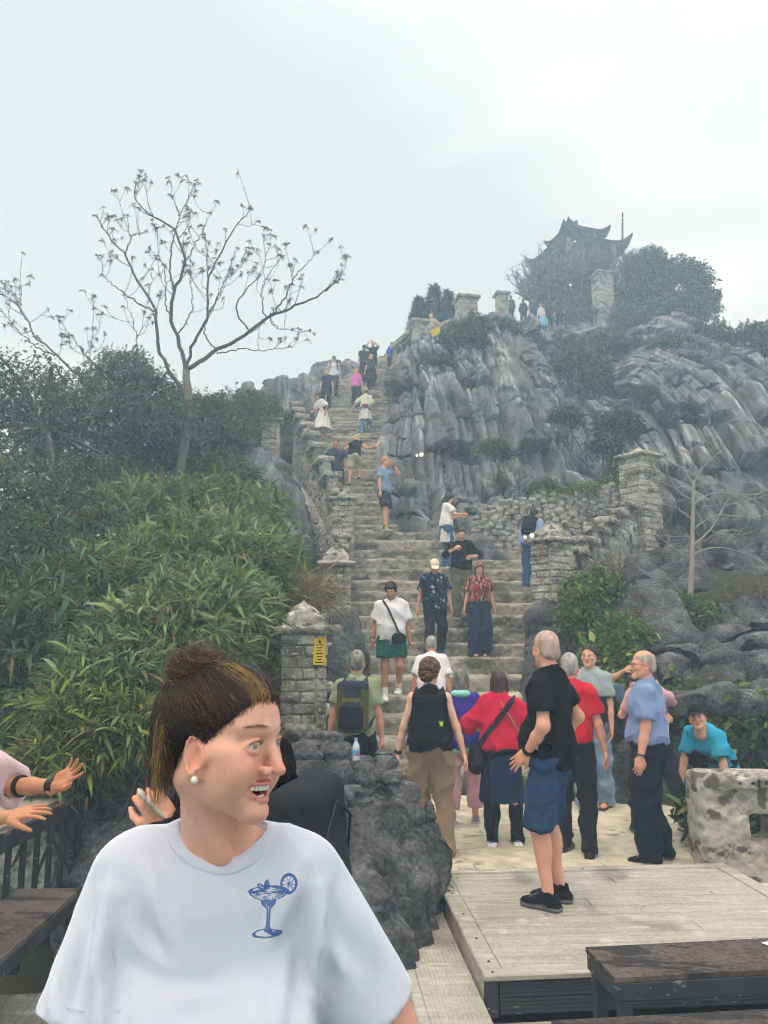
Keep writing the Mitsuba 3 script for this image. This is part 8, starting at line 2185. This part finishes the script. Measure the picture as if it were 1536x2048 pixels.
for (h_, s_, rad) in ((hemR, sR, .0775), (hemL, sL, .0775)):
    d = nrm(h_ - s_); M = frame(d, [0, 1, .2]); c0 = h_ - d * .026
    part('hem_seam', TK, tube(sm_(on_shirt([c0 + rad * (M[:, 0] * math.cos(t) + M[:, 2] * math.sin(t)) for t in a], .0004)), .0007, 5, False), 'white_tee', True)
for s_, x_ in ((sR, 1), (sL, -1)):
    pts = [at(*q) for q in ([(168, 1740, 1.27), (178, 1800, 1.235), (205, 1870, 1.22), (228, 1950, 1.22)] if x_ == 1 else [(690, 1745, 1.29), (682, 1800, 1.26), (655, 1870, 1.25), (630, 1940, 1.25)])]
    part('arm_hole_seam', TK, tube(curve(on_shirt(curve(pts, 40), .0004)[::6], 40), .0007, 5, False), 'white_tee', True)
# trousers and shoes, below the frame
S = Sdf().ell(hipW, (.185, .13, .16))
for q in (-1, 1): S.cone(hipW + [q * .09, 0, -.03], hipW + [q * .10, -.01, -.46], .105, .078, k=.05).cone(hipW + [q * .10, -.01, -.46], [hipW[0] + q * .11, hipW[1], .06], .078, .066, k=.04)
m = S.mesh(.014); part('trousers', WK, m, 'cloth_vc', True, vary(m[0], col('#2b3342'), .08, 12))
for q in (-1, 1):
    m = Sdf().ell((0, -.05, .035), (.045, .135, .038)).box((0, -.05, .012), (.088, .275, .026), .012).mesh(.011)
    part('shoe', WK, (m[0] + [hipW[0] + q * .11, hipW[1], -.048], m[1]), 'matte_vc', True, col('#d8d8d8'))
# ------------------------------------------------------------------ small things
def lamp(label, p, d, r=.045, power=26.0, two_=True):
    """A small flood lamp: a housing and a glowing face towards d, with a smaller one beside it."""
    k = thing('flood_lamp', label, 'lamp')
    d = nrm(d); side = nrm(np.cross(d, [0, 0, 1]))
    for j, (o, s_) in enumerate(((0, 1.0), (.11, .62)) if two_ else ((0, 1.0),)):
        c = np.array(p) + side * o - np.array([0, 0, .02 * j])
        part('housing', k, tube([c - d * .06, c, c + d * .004], [r * s_ * .6, r * s_ * 1.12, r * s_ * 1.15], 12), 'steel', 40)
        M = frame(d, [0, 0, 1]); a = np.linspace(0, 2 * np.pi, 15)[:-1]
        v = np.vstack([[c + d * .008], c + d * .006 + r * s_ * (np.cos(a)[:, None] * M[:, 0] + np.sin(a)[:, None] * M[:, 2])])
        f = np.array([[0, 1 + i, 1 + (i + 1) % 14] for i in range(14)])
        if np.cross(v[f[0, 1]] - v[f[0, 0]], v[f[0, 2]] - v[f[0, 0]]) @ d < 0: f = f[:, ::-1]
        part('bulb_glass', k, (v, f), 'matte_vc', False, col('#fff0c8'), emitter={'type': 'area', 'radiance': {'type': 'rgb', 'value': [power, power * .74, power * .26]}})


lamp('lit yellow flood lamp under the cap of the right stair pillar', at(1064, 1071, 12.28), (-.35, -1, -.15), .036, .55)
lamp('lit flood lamp on the rock face beside the stairs', at(843, 909, 17.9), (-.1, -1, -.1), .045, .8)
lamp('small lit lamp high on the pavilion', at(1150, 483, 51.5), (0, -1, -.3), .045, 1.2, False)
lamp('small lit lamp among the bare branches below the pavilion', at(1141, 570, 42.5), (0, -1, -.3), .045, 1.2, False)

# the yellow notice on the first pillar
sg = thing('notice', 'yellow notice with rows of black print on the domed pillar', 'sign')
R = rz(4); o = np.array([-.92, 8.95, 0])
pl = lambda m: (np.asarray(m[0]) @ R.T + o, m[1])
part('board', sg, pl(box(.185, -.262, 1.74, .13, .006, .30, R=rotm((0, 1, 0), 2))), 'gloss_vc', False, '#d9b90f')
m = Sdf().cone((0, 0, -.012), (0, 0, .014), .016, .004).mesh(.004); part('print', sg, pl((m[0] * [1, .1, 1] + [.185, -.2655, 1.852], m[1])), 'matte_vc', False, '#2a2410')
for i in range(7):
    part('print', sg, pl(box(.185, -.2658, 1.81 - .032 * i, .085 - .02 * (i % 3), .0012, .011)), 'matte_vc', False, '#3a3312')

# a water bottle left on the rock
bt = thing('water_bottle', 'small plastic water bottle with a blue label standing on the dark rock', 'bottle')
bp = at(712, 1521, 5.62)


def lathe(prof, n=20):
    a = np.linspace(0, 2 * np.pi, n + 1)
    P = np.array([[(r * math.cos(t), r * math.sin(t), z) for r, z in prof] for t in a])
    v, f = sheet(P); return v, f[:, ::-1]


K = .78
part('body', bt, (lambda m: (m[0] * K + bp, m[1]))(lathe([(.001, 0), (.030, .002), (.032, .012), (.031, .05), (.032, .06), (.032, .115), (.030, .130), (.016, .158), (.0125, .165), (.0125, .178)])), 'gloss_vc', 60, '#b9c6cf')
part('label', bt, (lambda m: (m[0] * K + bp, m[1]))(lathe([(.0326, .045), (.0330, .047), (.0330, .092), (.0326, .094)])), 'gloss_vc', 60, '#4aa0d8')
part('emblem', bt, box(bp[0] + .008, bp[1] - .0262, bp[2] + .045, .018, .002, .022), 'matte_vc', False, '#c8506a')
part('cap', bt, (lambda m: (m[0] * K + bp, m[1]))(lathe([(.001, .198), (.0135, .197), (.0145, .192), (.0145, .176), (.010, .175)])), 'gloss_vc', 40, '#7f9ae0')

# the brown slatted bin store behind the young man
cb = thing('slatted_locker', 'brown slatted wooden locker with a green card behind the young man in pale jeans', 'locker')
o = at(1188, 1592, 9.55)
for i in range(6):
    part('slat', cb, box(o[0] - .06, o[1] + .02, o[2] + .09 + .145 * i, .44, .03, .135, bevel=.004), 'brown_board', False)
part('post', cb, box(o[0] + .19, o[1], o[2] + .45, .07, .07, .95, bevel=.005), 'brown_board', False)
part('post', cb, box(o[0] - .30, o[1], o[2] + .45, .07, .07, .95, bevel=.005), 'brown_board', False)
part('lid', cb, box(o[0] - .055, o[1] + .16, o[2] + .945, .60, .42, .03, bevel=.005), 'brown_board', False)
part('side_panel', cb, box(o[0] + .20, o[1] + .2, o[2] + .45, .03, .33, .9), 'brown_board', False)
part('notice_card', cb, box(o[0] + .16, o[1] - .05, o[2] + .84, .075, .006, .19), 'matte_vc', False, '#cfe0d2')
part('card_band', cb, box(o[0] + .16, o[1] - .055, o[2] + .765, .076, .005, .04), 'matte_vc', False, '#2a8a55')

single('litter', 'scrap of white litter on the stairs beside the third left pillar', 'litter', (lambda m: (m[0] + [-.35, 18.35, stair_at(-.35, 18.35) + .03], m[1]))(rough_box(0, 0, 0, .22, .14, .07, 20, .03)), 'matte_vc', 50, '#dfe3e6')
bush('weed', 'small green weed at the foot of the dark rock beside the platform', 'weed', [lobe(862, 1765, 5.9, .06, .06), lobe(870, 1785, 5.7, .05, .06)], 26, 6, .045, .022, (.12, .22, .05), 171, 'shrub', segs=1, stems=4, foot=at(862, 1800, 5.8))
bush('weed', 'low green growth along the crack of a stair step', 'weed', [lobe(975, 1335, 12.6, .16, .05)], 40, 6, .05, .014, (.12, .14, .06), 172, 'shrub', segs=1, stems=0)
rs = np.random.RandomState(9)
for i in range(16):                                                            # fallen leaves and grit on the boards
    p = FL + PU * rs.uniform(-.25, 2.2) + PV * rs.uniform(.1, 1.75); zt = .178 if (p - FL) @ PU > .02 else .07
    v, f, q = leaf_mesh(np.array([[p[0], p[1], zt]]), rs.normal(size=(1, 3)) * [1, 1, .08], .03, .014, rs, .1, 1)
    single('fallen_leaf', 'tiny dry leaf lying on the boards by the platform', 'leaf', (v, f), 'leaf_vc', False, (.30, .24, .14), group='dry leaves on the boards')
# ------------------------------------------------------------------ the misty air round everything
scene['haze'] = {'type': 'cube', 'to_world': T().translate([0, 25, 6.5]).scale([275, 275, 53.5]), 'bsdf': {'type': 'null'}, 'interior': {'type': 'ref', 'id': 'haze_air'}}
labels['haze'] = {'kind': 'stuff', 'label': 'pale mist thickening towards the top of the peak'}
